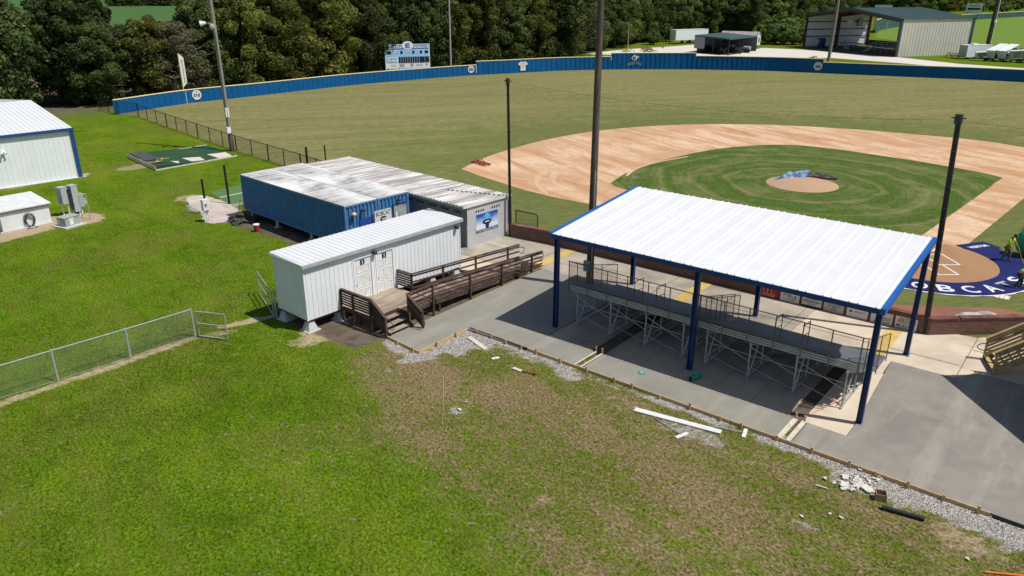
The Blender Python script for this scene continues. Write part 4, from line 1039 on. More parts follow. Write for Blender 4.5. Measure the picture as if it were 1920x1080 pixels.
sid((-wd, 0, wz0), EX, wd, wz0, wz1 - .0, white_metal, 'end_siding'); sid((0, wl, wz0), -EX, wd, wz0, wz1, white_metal, 'end_siding'); sid((-wd, wl, wz0), -EY, wl, wz0, wz1 + .0, white_metal, 'rear_siding')
for x, y in ((.0, .0), (-wd, .0), (0, wl), (-wd, wl)):
    m = MB(); m.T = WT; m.box(x - .03, x + .03, y - .03, y + .03, wz0 - .02, wz1 + .02); m.build('corner_trim', white_metal, t)
m = MB(); m.T = WT; m.box(-wd + .05, -.05, .05, wl - .05, wz0 - .12, wz0 - .004); m.build('floor_frame', dark_iron, t)
m = MB(); m.T = WT; rv = Vector((-1, 0, .02)).normalized(); m.ribs((.16, -.10, wz1 + .06), EY, rv, wl + .2, wd + .3, .30, .08, .024, .03); rf = m.build('roof', white_roof, t)
m = MB(); m.T = WT; m.box(.165, .19, -.12, wl + .12, wz1 - .12, wz1 + .045); m.build('eave_fascia', panel_grey, rf)
m = MB(); m.T = WT; m.box(-wd - .16, .16, -.135, -.115, wz1 - .06, wz1 + .06); m.build('rake_trim', grey_metal, rf)
dl = ['six-panel door']
for (a, b2) in dy:
    m = MB(); m.T = WT
    m.box(-.05, -.02, a, b2, wz0 + .12, zt)
    w_ = b2 - a; cx = (a + b2) / 2
    for cy, hh in ((wz0 + .42, .46), (wz0 + 1.08, .62), (wz0 + 1.72, .36)):
        for sx in (-1, 1):
            y = cx + sx * w_ * .22
            for (y0, y1, z0, z1) in ((y - w_ * .155, y + w_ * .155, cy - hh / 2, cy - hh / 2 + .02), (y - w_ * .155, y + w_ * .155, cy + hh / 2 - .02, cy + hh / 2), (y - w_ * .155, y - w_ * .155 + .018, cy - hh / 2 + .02, cy + hh / 2 - .02), (y + w_ * .155 - .018, y + w_ * .155, cy - hh / 2 + .02, cy + hh / 2 - .02)):
                m.box(-.02, -.006, y0, y1, z0, z1)
    d = m.build('door', door_white, t)
    m = MB(); m.T = WT
    m.box(-.02, .03, a - .058, a - .002, wz0 + .1, zt + .055); m.box(-.02, .03, b2 + .002, b2 + .058, wz0 + .1, zt + .055); m.box(-.02, .028, a - .0, b2, zt + .004, zt + .057)
    m.build('door_frame', white_metal, d)
    m = MB(); m.T = WT; m.blob((.02, a + .09, wz0 + .98), .03, .03, .03, 1, 0, 8, 6); m.build('handle', galv, d)
    sc_ = WT @ Vector((-.018, cx, zt - .22))
    m = MB(); slab(m, sc_, EY, EZ, .27, .26, .008); sg = m.build('sign', navy_letter, d)
    m = MB(); c0 = sc_ + EX * .009; disc(m, c0 + EZ * .07, EY, EZ, .022, .022, .003, 10); slab(m, c0, EY, EZ, .05, .10, .003, 0, -.0); slab(m, c0, EY, EZ, .12, .018, .003, 0, -.085); m.build('pictogram', white_letter, d)
for y in (4.05, 9.72):
    wall_lamp('wall_lamp', '', WT @ Vector((.02, y, 3.0)), (1, 0, 0), EY, lamp_dark, glass_dark, .24, t)
for x in (-wd + .22, -.22):
    for y in (.22, 2.0, 5.0, 8.0, wl - .25):
        m = MB(); c = WT @ Vector((x, y, 0)); 
        a0, a1 = .30, .14
        vs = [(c.x + sx * a0, c.y + sy * a0, -.02) for sx, sy in ((-1, -1), (1, -1), (1, 1), (-1, 1))] + [(c.x + sx * a1, c.y + sy * a1, wz0 - .12) for sx, sy in ((-1, -1), (1, -1), (1, 1), (-1, 1))]
        m.add(vs, [(3, 2, 1, 0), (4, 5, 6, 7), (0, 1, 5, 4), (1, 2, 6, 5), (2, 3, 7, 6), (3, 0, 4, 7)]); m.box(c.x - .36, c.x + .36, c.y - .36, c.y + .36, -.03, .04); m.build('pier', pier, t)

# ------------------------------------------------------------------ timber deck, steps and ramp
t = thing('wooden_ramp_deck', 'dark stained timber landing with steps and a long wheelchair ramp', 'ramp', (-26.5, 26, 0))
DZ = .74; X0, X1, XS = -28.0, -25.05, -25.78
def boards(mb, x0, x1, y0, y1, z, pitch, along_x=True):
    n = int(((y1 - y0) if along_x else (x1 - x0)) / pitch)
    for k in range(n):
        if along_x: mb.box(x0, x1, y0 + k * pitch + .006, y0 + (k + 1) * pitch - .006, z - .035, z)
        else: mb.box(x0 + k * pitch + .006, x0 + (k + 1) * pitch - .006, y0, y1, z - .035, z)
m = MB(); boards(m, X0, XS, 21.2, 22.72, DZ, .138); boards(m, X0, X1, 22.72, 24.6, DZ, .138); m.build('deck_board', deck_grey, t)
m = MB()
m.box(X0, XS, 21.16, 21.20, DZ - .22, DZ - .005); m.box(XS, XS + .04, 21.2, 22.68, DZ - .22, DZ - .036); m.box(X0, X1 - .04, 24.58, 24.62, DZ - .24, DZ - .04); m.box(X1 - .04, X1, 22.72, 24.55, DZ - .22, DZ - .036)
m.build('rim_joist', rail_wood, t)
# steps
m = MB()
for k in range(3):
    z = DZ - .185 * (k + 1); x = XS + .06 + k * .32
    m.box(x, x + .145, 21.27, 22.63, z - .04, z); m.box(x + .155, x + .30, 21.27, 22.63, z - .04, z)
m.build('step_tread', deck_grey, t)
m = MB()
for y in (21.22, 22.66): m.bar((XS, y, DZ - .16), (XS + 1.12, y, .06), .04, .24)
m.build('stringer', rail_wood, t)
# ramp boards
r0, r1 = Vector((0, 24.62, DZ)), Vector((0, 33.5, .07))
m = MB(); L = r1 - r0; n = int(L.length / .14); d = L.normalized()
for k in range(n):
    a = r0 + d * (k * .14 + .005); b2 = r0 + d * (k * .14 + .133)
    m.add([(-26.72, a.y, a.z), (-25.05, a.y, a.z), (-25.05, b2.y, b2.z), (-26.72, b2.y, b2.z), (-26.72, a.y, a.z - .035), (-25.05, a.y, a.z - .035), (-25.05, b2.y, b2.z - .035), (-26.72, b2.y, b2.z - .035)],
          [(0, 1, 2, 3), (7, 6, 5, 4), (0, 4, 5, 1), (1, 5, 6, 2), (2, 6, 7, 3), (3, 7, 4, 0)])
m.build('ramp_board', ramp_wood, t)
m = MB()
for x in (-26.74, -25.03): m.bar((x, 24.62, DZ - .13), (x, 33.45, -.02), .035, .20)
m.build('ramp_beam', rail_wood, t)
def railing(pts, posts, nrail=5, cap=True, lo=.16, hi=.92, skirt=False):
    """pts: deck-level line; slatted rails follow it"""
    m = MB()
    for j in range(nrail):
        z = lo + (hi - .12 - lo) * j / (nrail - 1)
        for k in range(len(pts) - 1): m.bar(Vector(pts[k]) + EZ * z, Vector(pts[k + 1]) + EZ * z, .032, .085)
    m.build('rail', rail_wood, t)
    if cap:
        m = MB()
        for k in range(len(pts) - 1): m.bar(Vector(pts[k]) + EZ * hi, Vector(pts[k + 1]) + EZ * hi, .145, .04)
        m.build('cap_rail', rail_wood, t)
    for p in posts:
        m = MB().bar((p[0], p[1], 0), (p[0], p[1], p[2] + hi - .03), .09, .09); m.build('post', rail_wood, t)
def rz(y): return DZ + (y - 24.62) / (33.5 - 24.62) * (.07 - DZ)
railing([(X0, 21.12, DZ), (XS, 21.12, DZ), (XS + 1.05, 21.12, .02)], [(X0 + .06, 21.06, DZ), (-27.05, 21.06, DZ), (XS - .03, 21.06, DZ), (XS + 1.0, 21.06, .02)], 6)
railing([(X1 - .05, 22.74, DZ), (XS + 1.05 + .65, 22.74, .04)], [(X1 - .0, 22.80, DZ), (XS + 1.65, 22.80, .04)], 6)
railing([(X1 + .06, 22.8, DZ), (X1 + .06, 24.62, DZ), (X1 + .06, 33.3, rz(33.3))], [(X1 + .12, y, rz(y) if y > 24.6 else DZ) for y in (24.32, 27.05, 29.6, 32.25)], 4)
railing([(-26.78, 24.66, DZ), (-26.78, 33.4, rz(33.4))], [(-26.84, y, rz(y) if y > 24.7 else DZ) for y in (24.72, 27.0, 29.6, 32.4)], 3)
railing([(X0, 24.66, DZ), (-26.84, 24.66, DZ)], [(X0 + .05, 24.72, DZ)], 6)
def loop_rail(a, b_, out):
    m = MB(); a, b_, out = Vector(a), Vector(b_), Vector(out)
    pts = [a, b_]
    for k in range(1, 11):
        an = math.pi * k / 10 * 1.25
        pts.append(b_ + out * (.22 * math.sin(an)) - EZ * (.2 * (1 - math.cos(an))))
    m.path(pts, .018, 6); m.build('handrail', black_paint, t)
loop_rail((XS + .1, 21.28, DZ + .72), (XS + 1.08, 21.28, .78), (1, 0, -.2)); loop_rail((X1 + .1, 22.62, DZ + .60), (XS + 1.75, 22.62, .74), (1, 0, -.2))
loop_rail((-26.64, 31.5, rz(31.5) + .75), (-26.64, 33.45, rz(33.4) + .78), (0, 1, 0)); loop_rail((X1 - .1, 31.5, rz(31.5) + .75), (X1 - .1, 33.4, rz(33.4) + .78), (0, 1, 0))
m = MB().box(X1 + .03, X1 + .09, 31.35, 31.95, rz(31.6) + .08, rz(31.6) + .62); m.build('patch_panel', rail_wood, t)
for (x, y, z) in [(xx, y, rz(y) - .15) for y in (24.9, 27.2, 30) for xx in (X1 - .05, -26.7)] + [(x, 21.3, DZ - .2) for x in (-27.9, -26.9, -25.9)]:
    MB().bar((x, y, 0), (x, y, z), .09, .09).build('support_post', rail_wood, t)
# ------------------------------------------------------------------ left yard
# white metal building with blue trim
t = thing('metal_building', 'large white ribbed metal building with royal blue trim', 'building', (-76, 20, 0))
a = at(150, 332); e0 = Vector((-.12, -1, 0)).normalized()          # front wall runs toward -y
fr = Vector((a.x, a.y, 0)); nrm = Vector((1, -.12, 0)).normalized()
Lw, Hw, Dp = 16.0, 4.15, 24.0
bk = -nrm
m = MB(); m.ribs(fr + e0 * Lw, -e0, EZ, Lw, Hw, .38, .05, .022, .04, .02); m.build('front_wall', white_metal, t)
m = MB(); m.ribs(fr, bk, EZ, Dp, Hw, .38, .05, .022, .04, .02); m.ribs(fr + e0 * Lw + bk * Dp, nrm, EZ, Dp, Hw, .38, .05, .022, .04, .02); m.ribs(fr + bk * Dp, e0, EZ, Lw, Hw, .38, .05, .022, .04, .02)
m.build('side_wall', white_metal, t)
pk = fr + bk * (Dp / 2)
rise = 1.1
m = MB(); s1 = (bk * (Dp / 2 + .1) + EZ * rise)
m.ribs(fr - e0 * .2 - bk * .1 + EZ * (Hw + .03) + e0 * (Lw + .4), -e0, s1.normalized(), Lw + .4, s1.length, .38, .06, .03, .03)
s2 = (nrm * (Dp / 2 + .1) + EZ * rise)
m.ribs(fr - e0 * .2 + bk * (Dp + .1) + EZ * (Hw + .03), e0, s2.normalized(), Lw + .4, s2.length, .38, .06, .03, .03)
rf = m.build('roof', white_roof, t)
m = MB()
for q0, q1 in ((fr - e0 * .2, fr - e0 * .2 + bk * Dp / 2 + EZ * (rise - .02)), (fr - e0 * .2 + bk * Dp, fr - e0 * .2 + bk * Dp / 2 + EZ * (rise - .02))):
    vs = [q0 + EZ * (Hw - .3), q1 + EZ * (Hw - .3), q1 + EZ * (Hw), q0 + EZ * (Hw)]
m.add([fr - e0 * .01 + EZ * Hw, fr - e0 * .01 + bk * Dp + EZ * Hw, fr - e0 * .01 + bk * Dp / 2 + EZ * (Hw + rise - .05), fr + e0 * .2 + EZ * Hw, fr + e0 * .2 + bk * Dp + EZ * Hw, fr + e0 * .2 + bk * Dp / 2 + EZ * (Hw + rise - .05)], [(0, 1, 2), (5, 4, 3), (0, 2, 5, 3), (1, 4, 5, 2), (0, 3, 4, 1)])
m.build('gable', white_metal, t)
m = MB(); m.bar(fr - e0 * .22 + nrm * .13 + EZ * (Hw - .06), fr + e0 * (Lw + .2) + nrm * .13 + EZ * (Hw - .06), .2, .22); m.build('gutter', surf('navy_trim_paint', (.02, .075, .25), (.017, .065, .22), 2, rough=.4), rf)
m = MB(); m.box(0, 0.001, 0, .001, 0, .001); m = MB()
m.bar(fr + nrm * .05 - e0 * .06, fr + nrm * .05 - e0 * .06 + EZ * (Hw - .18), .26, .26, tuple(e0)); m.build('corner_trim', MATS['navy_trim_paint'], t)
lp = fr + e0 * 5.15 + nrm * .03 + EZ * 2.9
m = MB(); m.blob(lp + nrm * .1, .13, .13, .10, 2, .05, 10, 7); m.box(lp.x - .02, lp.x + .06, lp.y - .1, lp.y + .1, lp.z - .05, lp.z + .12)
for sy in (-.09, .09): m.tube(lp + nrm * .12 + EY * sy, lp + nrm * .3 + EY * sy * 1.8 - EZ * .14, .05, 8, .09)
m.build('floodlight', plastic_white, t)
m = MB(); m.bar(fr + e0 * Lw + nrm * .05 + EZ * .0, fr - e0 * .5 + nrm * .05 + EZ * .0, .3, .06); m.build('slab_edge', pier, t)

# well house
t = thing('block_shed', 'small low white block shed with a sloping white lid roof', 'shed', (-57.9, 17, 0))
b0 = at(98, 418); b1 = at(7, 437); d = (b1 - b0).normalized(); nr = Vector((-d.y, d.x, 0)); nr = nr if nr.x > 0 else -nr
Ls, Ds, Hs = (b1 - b0).length, 3.0, 1.50
V = lambda u, v, z: b0 + d * u - nr * v + EZ * z
m = MB()
def hexa(mb, u0, u1, v0, v1, z0, za, zb):
    """box whose top slopes from za (v0) to zb (v1)"""
    mb.add([V(u0, v0, z0), V(u1, v0, z0), V(u1, v1, z0), V(u0, v1, z0), V(u0, v0, za), V(u1, v0, za), V(u1, v1, zb), V(u0, v1, zb)],
           [(0, 1, 2, 3), (7, 6, 5, 4), (0, 4, 5, 1), (1, 5, 6, 2), (2, 6, 7, 3), (3, 7, 4, 0)])
hexa(m, 0, Ls, 0, Ds, 0, Hs - .12, Hs + .1); m.build('wall', block_white, t)
m = MB(); hexa(m, -.12, Ls + .12, -.16, Ds + .15, Hs - .09, Hs - .03, Hs + .19)
m = MB(); vs = []
for (u, v, z) in ((-.14, -.18, Hs - .10), (Ls + .14, -.18, Hs - .10), (Ls + .14, Ds + .16, Hs + .14), (-.14, Ds + .16, Hs + .14)): vs += [V(u, v, z), V(u, v, z + .07)]
m.add(vs, [(0, 2, 4, 6), (7, 5, 3, 1), (0, 1, 3, 2), (2, 3, 5, 4), (4, 5, 7, 6), (6, 7, 1, 0)])
m.build('roof', offwhite, t)
m = MB(); hexa(m, -.05, Ls + .05, -.02, -.004, Hs - .26, Hs - .14, Hs - .14); m.build('batten', panel_grey, t)
m = MB(); hexa(m, -.1, Ls + .2, -.18, -.025, -.02, .09, .09); m.build('footing', pier, t)
hz = thing('hose_coil', 'dark coiled hose hanging on the wall of the small white shed', 'hose', tuple(V(1.35, -.06, .5)))
m = MB()
for k in range(7):
    r0 = random.uniform(.8, 1.1); ph = random.uniform(-.04, .04)
    m.path([V(1.35 + ph + .30 * r0 * math.sin(a_) * (1 + .2 * math.cos(a_)), -.06 - .02 * k, .52 + ph + .46 * r0 * math.cos(a_)) for a_ in np.linspace(0, 2 * math.pi, 16)], .016, 5)
m.path([V(1.2, -.12, .1), V(1.0, -.3, .03), V(1.35, -.45, .03), V(1.7, -.3, .03), V(1.4, -.15, .1)], .016, 5)
m.build('coil', dark_iron, hz)

# transformer box, switchgear, pipe frame
c = at(131, 423)
t = thing('transformer_box', 'squat grey-green transformer box with white notices on a concrete pad', 'transformer', tuple(c), R(14))
T = Matrix.Translation(c) @ Matrix.Rotation(R(14), 4, 'Z')
m = MB(); m.T = T; m.box(-.75, .72, -.78, .80, -.02, .09); m.build('pad', pier, t)
m = MB(); m.T = T; m.box(-.42, .42, -.55, .55, .09, .66); m.build('cabinet', utility_grey, t)
m = MB(); m.T = T; m.box(-.45, .45, -.58, .58, .665, .70); m.build('lid', utility_grey, t)
for bx6 in ((.421, .426, -.22, .03, .16, .50), (.421, .426, -.28, .08, .53, .62), (-.30, -.18, -.556, -.551, .25, .52)):
    m = MB(); m.T = T; m.box(*bx6); m.build('notice', plastic_white, t)
t = thing('switchgear_rack', 'tall grey electrical cabinets on conduits beside the small white shed', 'cabinet', tuple(at(140, 404)), R(10))
c = at(140, 404); T = Matrix.Translation(c) @ Matrix.Rotation(R(8), 4, 'Z')
for (x0, x1, y0, y1, z0, z1, mt) in ((-.55, .05, -.62, -.12, .95, 2.10, panel_grey), (-.30, .30, -.02, .42, .30, 2.15, panel_grey), (-.15, .22, .46, .78, .55, 1.45, utility_grey), (-.05, .12, .80, .98, .65, 1.0, panel_grey)):
    m = MB(); m.T = T; m.box(x0, x1, y0, y1, z0, z1); m.box(x0 - .02, x1 + .02, y0 - .02, y1 + .02, z1 + .002, z1 + .03); m.build('cabinet', mt, t)
m = MB(); m.T = T
for (x, y, h) in ((-.4, -.5, .95), (-.1, -.25, .95), (-.2, .1, .3), (.2, .3, .3), (0, .6, .55)): m.tube((x, y, -.02), (x, y, h), .045, 8)
m.build('conduit', plastic_white, t)
for (y, z0, z1) in ((-.16, .55, 1.9), (-.07, .4, 1.55)):
    m = MB(); m.T = T; m.tube((.12, y, z0), (.12, y, z1), .05, 8); m.tube((.12, y, z1), (.12, y, z1 + .08), .065, 8); m.build('conduit', dark_iron, t)
p, q = at(157, 416), at(170, 411)
t = thing('pipe_frame', 'bare galvanised pipe frame standing next to the electrical cabinets', 'pipe frame', tuple((p + q) / 2))
m = MB(); m.tube(p, p + EZ * 1.85, .035, 8); m.tube(q, q + EZ * 1.85, .035, 8); m.tube(p + EZ * 1.85, q + EZ * 1.85, .035, 8); m.build('frame', galv, t)
c = at(389, 416); T = Matrix.Translation(c) @ Matrix.Rotation(R(12), 4, 'Z')
t = thing('meter_box', 'white electric meter box on white conduits near the blue cabin', 'meter box', tuple(c), R(12))
m = MB(); m.T = T; m.box(-.10, .10, -.24, .24, .82, 1.62); m.box(.101, .115, -.2, .2, .86, 1.58); m.build('box', plastic_white, t)
m = MB(); m.T = T; m.blob((.14, -.04, 1.3), .07, .11, .11, 1, 0, 12, 8); m.path([(.12, -.08, 1.2), (.2, -.02, 1.15), (.18, .08, 1.25), (.12, .1, 1.22)], .015, 5); m.build('meter', panel_grey, t)
m = MB(); m.T = T
for y in (-.17, -.06, .05, .16, .22): m.tube((random.uniform(-.05, .05), y * 1.3, -.02), (0, y, .82), .032, 8)
m.build('conduit', plastic_white, t)
for (px, h, r_, lb) in (((430, 382), 2.9, .085, 'tall black post at the edge of the light green mat'), ((388, 402), 2.55, .075, 'thin black post behind the white meter box'), ((578, 322), 2.15, .10, 'thick black post behind the blue cabin roof'), ((612, 316), 2.05, .06, 'slender black post behind the grey dugout roof')):
    c = at(*px); t = thing('black_post', lb, 'post', tuple(c), group='black steel posts around the batting cage')
    MB().tube(c, c + EZ * h, r_, 10).build('shaft', black_paint, t); MB().tube(c + EZ * h, c + EZ * (h + .03), r_ * 1.12, 10).build('cap', black_paint, t)
p4 = atl([(392, 361), (432, 383), (462, 377), (462, 345)])
t = thing('batting_mat', 'light green batting cage turf with a white line beside the blue cabin', 'turf mat', (p4[0][0], p4[0][1], 0))
MB().prism(p4, -.01, .03).build('turf', turf_light, t)
m = MB(); a_, b_ = at(412, 371), at(462, 360.5); d_ = (b_ - a_).normalized(); n_ = Vector((-d_.y, d_.x, 0)) * .06
m.quad(a_ - n_ + EZ * .034, b_ - n_ + EZ * .034, b_ + n_ + EZ * .034, a_ + n_ + EZ * .034); m.build('line', chalk, t)

# practice pitching platform
pad = atl([(240, 296), (293, 320), (444, 293), (388, 273)])
t = thing('practice_mound', 'long low timber platform covered in torn dark green turf', 'platform', (pad[0][0], pad[0][1], 0))
pv = [Vector((*p_, 0)) for p_ in pad]
def PP(u, v, z): return pv[0].lerp(pv[1], v).lerp(pv[3].lerp(pv[2], v), u) + EZ * z
def zpad(u): return .36 * (1 - min(1, u * 1.4)) + .06
m = MB(); K = 14
for k in range(K):
    u0, u1 = k / K, (k + 1) / K
    m.quad(PP(u0, 0, zpad(u0)), PP(u1, 0, zpad(u1)), PP(u1, 1, zpad(u1)), PP(u0, 1, zpad(u0)))
    for v in (0, 1): m.quad(PP(u0, v, 0), PP(u1, v, 0), PP(u1, v, zpad(u1)), PP(u0, v, zpad(u0)))
m.quad(PP(0, 0, 0), PP(0, 1, 0), PP(0, 1, zpad(0)), PP(0, 0, zpad(0))); m.quad(PP(1, 0, 0), PP(1, 1, 0), PP(1, 1, zpad(1)), PP(1, 0, zpad(1)))
m.build('turf', turf_green, t)
m = MB()
for v in (0.0, 1.0): m.bar(PP(0, v, .05), PP(1, v, .04), .12, .12)
m.bar(PP(-.003, 0, .2), PP(-.003, 1, .2), .05, .36); m.build('timber_edge', pale_lumber, t)
m = MB()
def patch(u0, u1, v0, v1, z, seed):
    rnd = random.Random(seed)
    pts = [PP(u0 + (u1 - u0) * (.5 + .5 * math.cos(a_) * rnd.uniform(.85, 1.25)), v0 + (v1 - v0) * (.5 + .5 * math.sin(a_) * rnd.uniform(.85, 1.25)), 0) for a_ in np.linspace(0, 6.28, 15)[:-1]]
    n = len(pts); zz = [zpad(max(0, min(1, u0 + (u1 - u0) * (.5 + .5 * math.cos(a_))))) + z for a_ in np.linspace(0, 6.28, 15)[:-1]]
    m.add([p_ + EZ * h for p_, h in zip(pts, zz)], [tuple(range(n))])
for (u0, u1, v0, v1) in ((.42, .63, .68, .97), (.76, .985, .62, .97), (.24, .32, .80, .97)):
    m.quad(*[PP(u, v, zpad(u) + .015) for u, v in ((u0, v0), (u1, v0 + .05), (u1 - .03, v1), (u0 + .02, v1))])
m.build('bare_plywood', pale_lumber, t)
m = MB(); NU = 8
for i in range(NU):
    for j in range(4):
        f = lambda a_, b2: PP(.01 + .17 * a_ / NU, .02 + .62 * b2 / 4, zpad(.1) + .02 + .10 * abs(math.sin(a_ * 1.3 + b2)) )
        m.quad(f(i, j), f(i + 1, j), f(i + 1, j + 1), f(i, j + 1))
m.build('folded_mat', surf('grey_rubber_backing', (.085, .09, .095), (.06, .065, .07), 4, rough=.8), t)
t = thing('lumber_scraps', 'small heap of broken fresh lumber on the corner of the green platform', 'lumber', tuple(PP(.08, .85, .3)))
m = MB()
for k in range(8):
    c = PP(.03 + .018 * k, .78 + .03 * (k % 4), zpad(.08) + .05 + .045 * k); a_ = random.uniform(0, 3.1); L = random.uniform(.5, 1.2); dd = Vector((math.cos(a_), math.sin(a_), random.uniform(-.1, .25))) * L / 2
    m.bar(c - dd, c + dd, .14, .035)
m.build('board', lumber, t)

# ------------------------------------------------------------------ chain-link fences
def cl_fence(name, label, pts, h, posts_every, metal, wire, r=.03, cat='fence', posts=None):
    t = thing(name, label, cat, (pts[0][0], pts[0][1], 0))
    m = MB(); w = MB(); u = 0
    P_ = [Vector((p_[0], p_[1], 0)) for p_ in pts]
    for k in range(len(P_) - 1):
        a_, b_ = P_[k], P_[k + 1]; L = (b_ - a_).length; d_ = (b_ - a_) / L
        m.tube(a_ + EZ * h, b_ + EZ * h, r * .8, 8); m.tube(a_ + EZ * .06, b_ + EZ * .06, .008, 5)
        w.quad(a_ + EZ * .04, b_ + EZ * .04, b_ + EZ * h, a_ + EZ * h, [(u, 0), (u + L, 0), (u + L, h), (u, h)]); u += L
        n = max(1, round(L / posts_every))
        for j in range(n + (1 if k == len(P_) - 2 else 0)):
            p_ = a_ + d_ * (L * j / n); big = 1.35 if (j == 0) else 1
            MB().tube(p_ - EZ * .05, p_ + EZ * (h + .05), r * big, 10).build('post', metal, t)
    m.build('top_rail', metal, t); w.build('wire_mesh', wire, t)
    return t
def cl_gate(label, a_, b_, h, metal, wire, r=.026, z0=.08):
    t = thing('gate', label, 'gate', (a_[0], a_[1], 0)); a_, b_ = Vector((*a_, 0)), Vector((*b_, 0)); m = MB()
    for p_ in (a_, b_): m.tube(p_ + EZ * z0, p_ + EZ * h, r, 8)
    for z in (z0, z0 + (h - z0) * .52, h): m.tube(a_ + EZ * z, b_ + EZ * z, r, 8)
    m.build('frame', metal, t)
    w = MB(); L = (b_ - a_).length; w.quad(a_ + EZ * z0, b_ + EZ * z0, b_ + EZ * h, a_ + EZ * h, [(0, 0), (L, 0), (L, h), (0, h)]); w.build('wire_mesh', wire, t)
    return t
cl_fence('chain_link_fence', 'silver chain-link fence running in from the left edge of the lawn', [(-31.78, 15.5), (-31.95, 12.55), (-32.2, 9.65), (-32.45, 6.6), (-32.7, 3.5)], 1.40, 3.2, galv, chain, .034)
c = Vector((-31.66, 15.62))
t = cl_gate('open silver chain-link gate at the end of the lawn fence', (-31.60, 15.62), (-30.25, 16.25), 1.32, galv, chain)
gp = at(513, 597); g2 = at(487, 556)
cl_gate('open silver chain-link gate at the corner of the white restroom cabin', (gp.x - .02, gp.y + .05), (g2.x - .1, g2.y + .1), 1.35, galv, chain)
e_ = at(528, 578)
cl_fence('chain_link_fence', 'short stub of silver chain-link fence against the white restroom cabin', [(gp.x + .08, gp.y + .12), (-30.55, 20.6)], 1.40, 3, galv, chain, .034)
cl_fence('chain_link_fence', 'long black chain-link fence down the left side of the outfield', FENCE[:-1] + [(-51, 38.85)], 1.5, 2.9, black_paint, chain_black, .042)
wA = WALL[1]
cl_fence('chain_link_fence', 'black chain-link stub joining the outfield wall corner to the grass', [(-97.7, 45.2), (wA[0] + .6, wA[1] - 1.1), (-106.5, 44.3)], 1.6, 3.2, black_paint, chain_black, .045)

# wooden light pole at the left-field fence
c = Vector((-69.2, 40.65, 0)); d_ = Vector((-.018, .0, 1))
t = thing('light_pole', 'leaning grey wooden light pole with a floodlight beside the black fence', 'pole', tuple(c))
tp = c + d_ * 21
MB().tube(c - EZ * .1, tp, .21, 14, .14).build('pole', wood_pole, t)
m = MB().tube(c, c + d_ * 1.9, .235, 12); m.build('base_sleeve', wood_pole_dark, t)
h = c + d_ * 11.95
m = MB().tube(h, h + Vector((-.35, -.45, .05)), .04, 8); m.blob(h + Vector((.1, -.3, -.25)), .24, .24, .3, 1, .03, 12, 8); m.build('ballast', utility_grey, t)
m = MB().tube(h + Vector((-.42, -.55, .10)), h + Vector((-.75, -.95, .02)), .10, 12, .26); m.build('floodlight', plastic_white, t)
m = MB(); q = c + d_ * 2.1; m.box(q.x + .1, q.x + .32, q.y - .42, q.y - .02, q.z - .28, q.z + .3); q = c + d_ * 3.7; m.box(q.x + .1, q.x + .24, q.y - .25, q.y + .1, q.z - .35, q.z + .55); m.build('junction_box', plastic_white, t)
m = MB(); m.tube(c + Vector((.24, -.1, 2.4)), c + Vector((.1, -.05, 11.5)), .025, 6); m.build('conduit', galv, t)

# ------------------------------------------------------------------ outfield wall
ow = thing('outfield_wall', 'long dark blue corrugated outfield wall with a pale yellow cap', 'wall', (WALL[8][0], WALL[8][1], 0))
full = smooth_poly(WALL[1:], 4); full = [WALL[0]] + full
def seg_h(p_):
    y, x = p_[1], p_[0]
    if y < 107.1: return 1.78
    if y < 132.5: return 2.42
    if x < -70.9: return 3.08
    if x < -49.5: return 2.55
    return 1.98
# resample
dense = []
for k in range(len(full) - 1):
    a_, b_ = Vector(full[k]), Vector(full[k + 1]); n = max(1, int((b_ - a_).length / .8))
    dense += [a_.lerp(b_, j / n) for j in range(n)]
dense.append(Vector(full[-1]))
runs = []; cur = [dense[0]]; hc_ = seg_h(dense[0])
for p_ in dense[1:]:
    cur.append(p_); h_ = seg_h(p_)
    if h_ != hc_: runs.append((cur, hc_)); cur = [p_]; hc_ = h_
runs.append((cur, hc_))
for pts, h_ in runs:
    m = MB(); cap = MB(); u = 0
    for k in range(len(pts) - 1):
        a_, b_ = Vector((*pts[k], 0)), Vector((*pts[k + 1], 0)); d_ = (b_ - a_); L = d_.length
        if L < .01: continue
        d_ /= L; n_ = Vector((-d_.y, d_.x, 0))             # away from home is +n or -n
        if n_.dot(Vector((HOME.x, HOME.y, 0)) - a_) < 0: n_ = -n_
        q = [a_ - n_ * .0, a_ + d_ * L * .30, a_ + d_ * L * .38 + n_ * .06, a_ + d_ * L * .86 + n_ * .06, a_ + d_ * L * .94, b_]
        for j in range(5): m.quad(q[j], q[j + 1], q[j + 1] + EZ * h_, q[j] + EZ * h_)
        m.quad(b_ - n_ * .08, a_ - n_ * .08, a_ - n_ * .08 + EZ * h_, b_ - n_ * .08 + EZ * h_)
        cap.tube(a_ + EZ * (h_ + .03), b_ + EZ * (h_ + .03), .085, 8)
    m.build('panel', wall_blue, ow); 
    p_ = Vector((*pts[-1], 0)); cap.tube(p_ + EZ * (h_ - .7 if h_ > 2 else .4), p_ + EZ * (h_ + .03), .085, 8) if pts is not runs[-1][0] else None
    cap.build('cap', yellow_cap, ow)
def wall_at(px):
    """point on the wall front seen at photo column px"""
    best = min(dense, key=lambda p_: abs(proj(p_[0], p_[1], 1.0)[0] - px)); k = dense.index(best)
    d_ = (dense[min(k + 2, len(dense) - 1)] - dense[max(0, k - 2)]).normalized(); n_ = Vector((-d_.y, d_.x))
    if n_.dot(HOME - best) < 0: n_ = -n_
    ex_ = Vector((-n_.y, n_.x))             # ex x EZ = n
    return Vector((*best, 0)) + Vector((*n_, 0)) * .09, Vector((*ex_, 0)), Vector((*n_, 0))
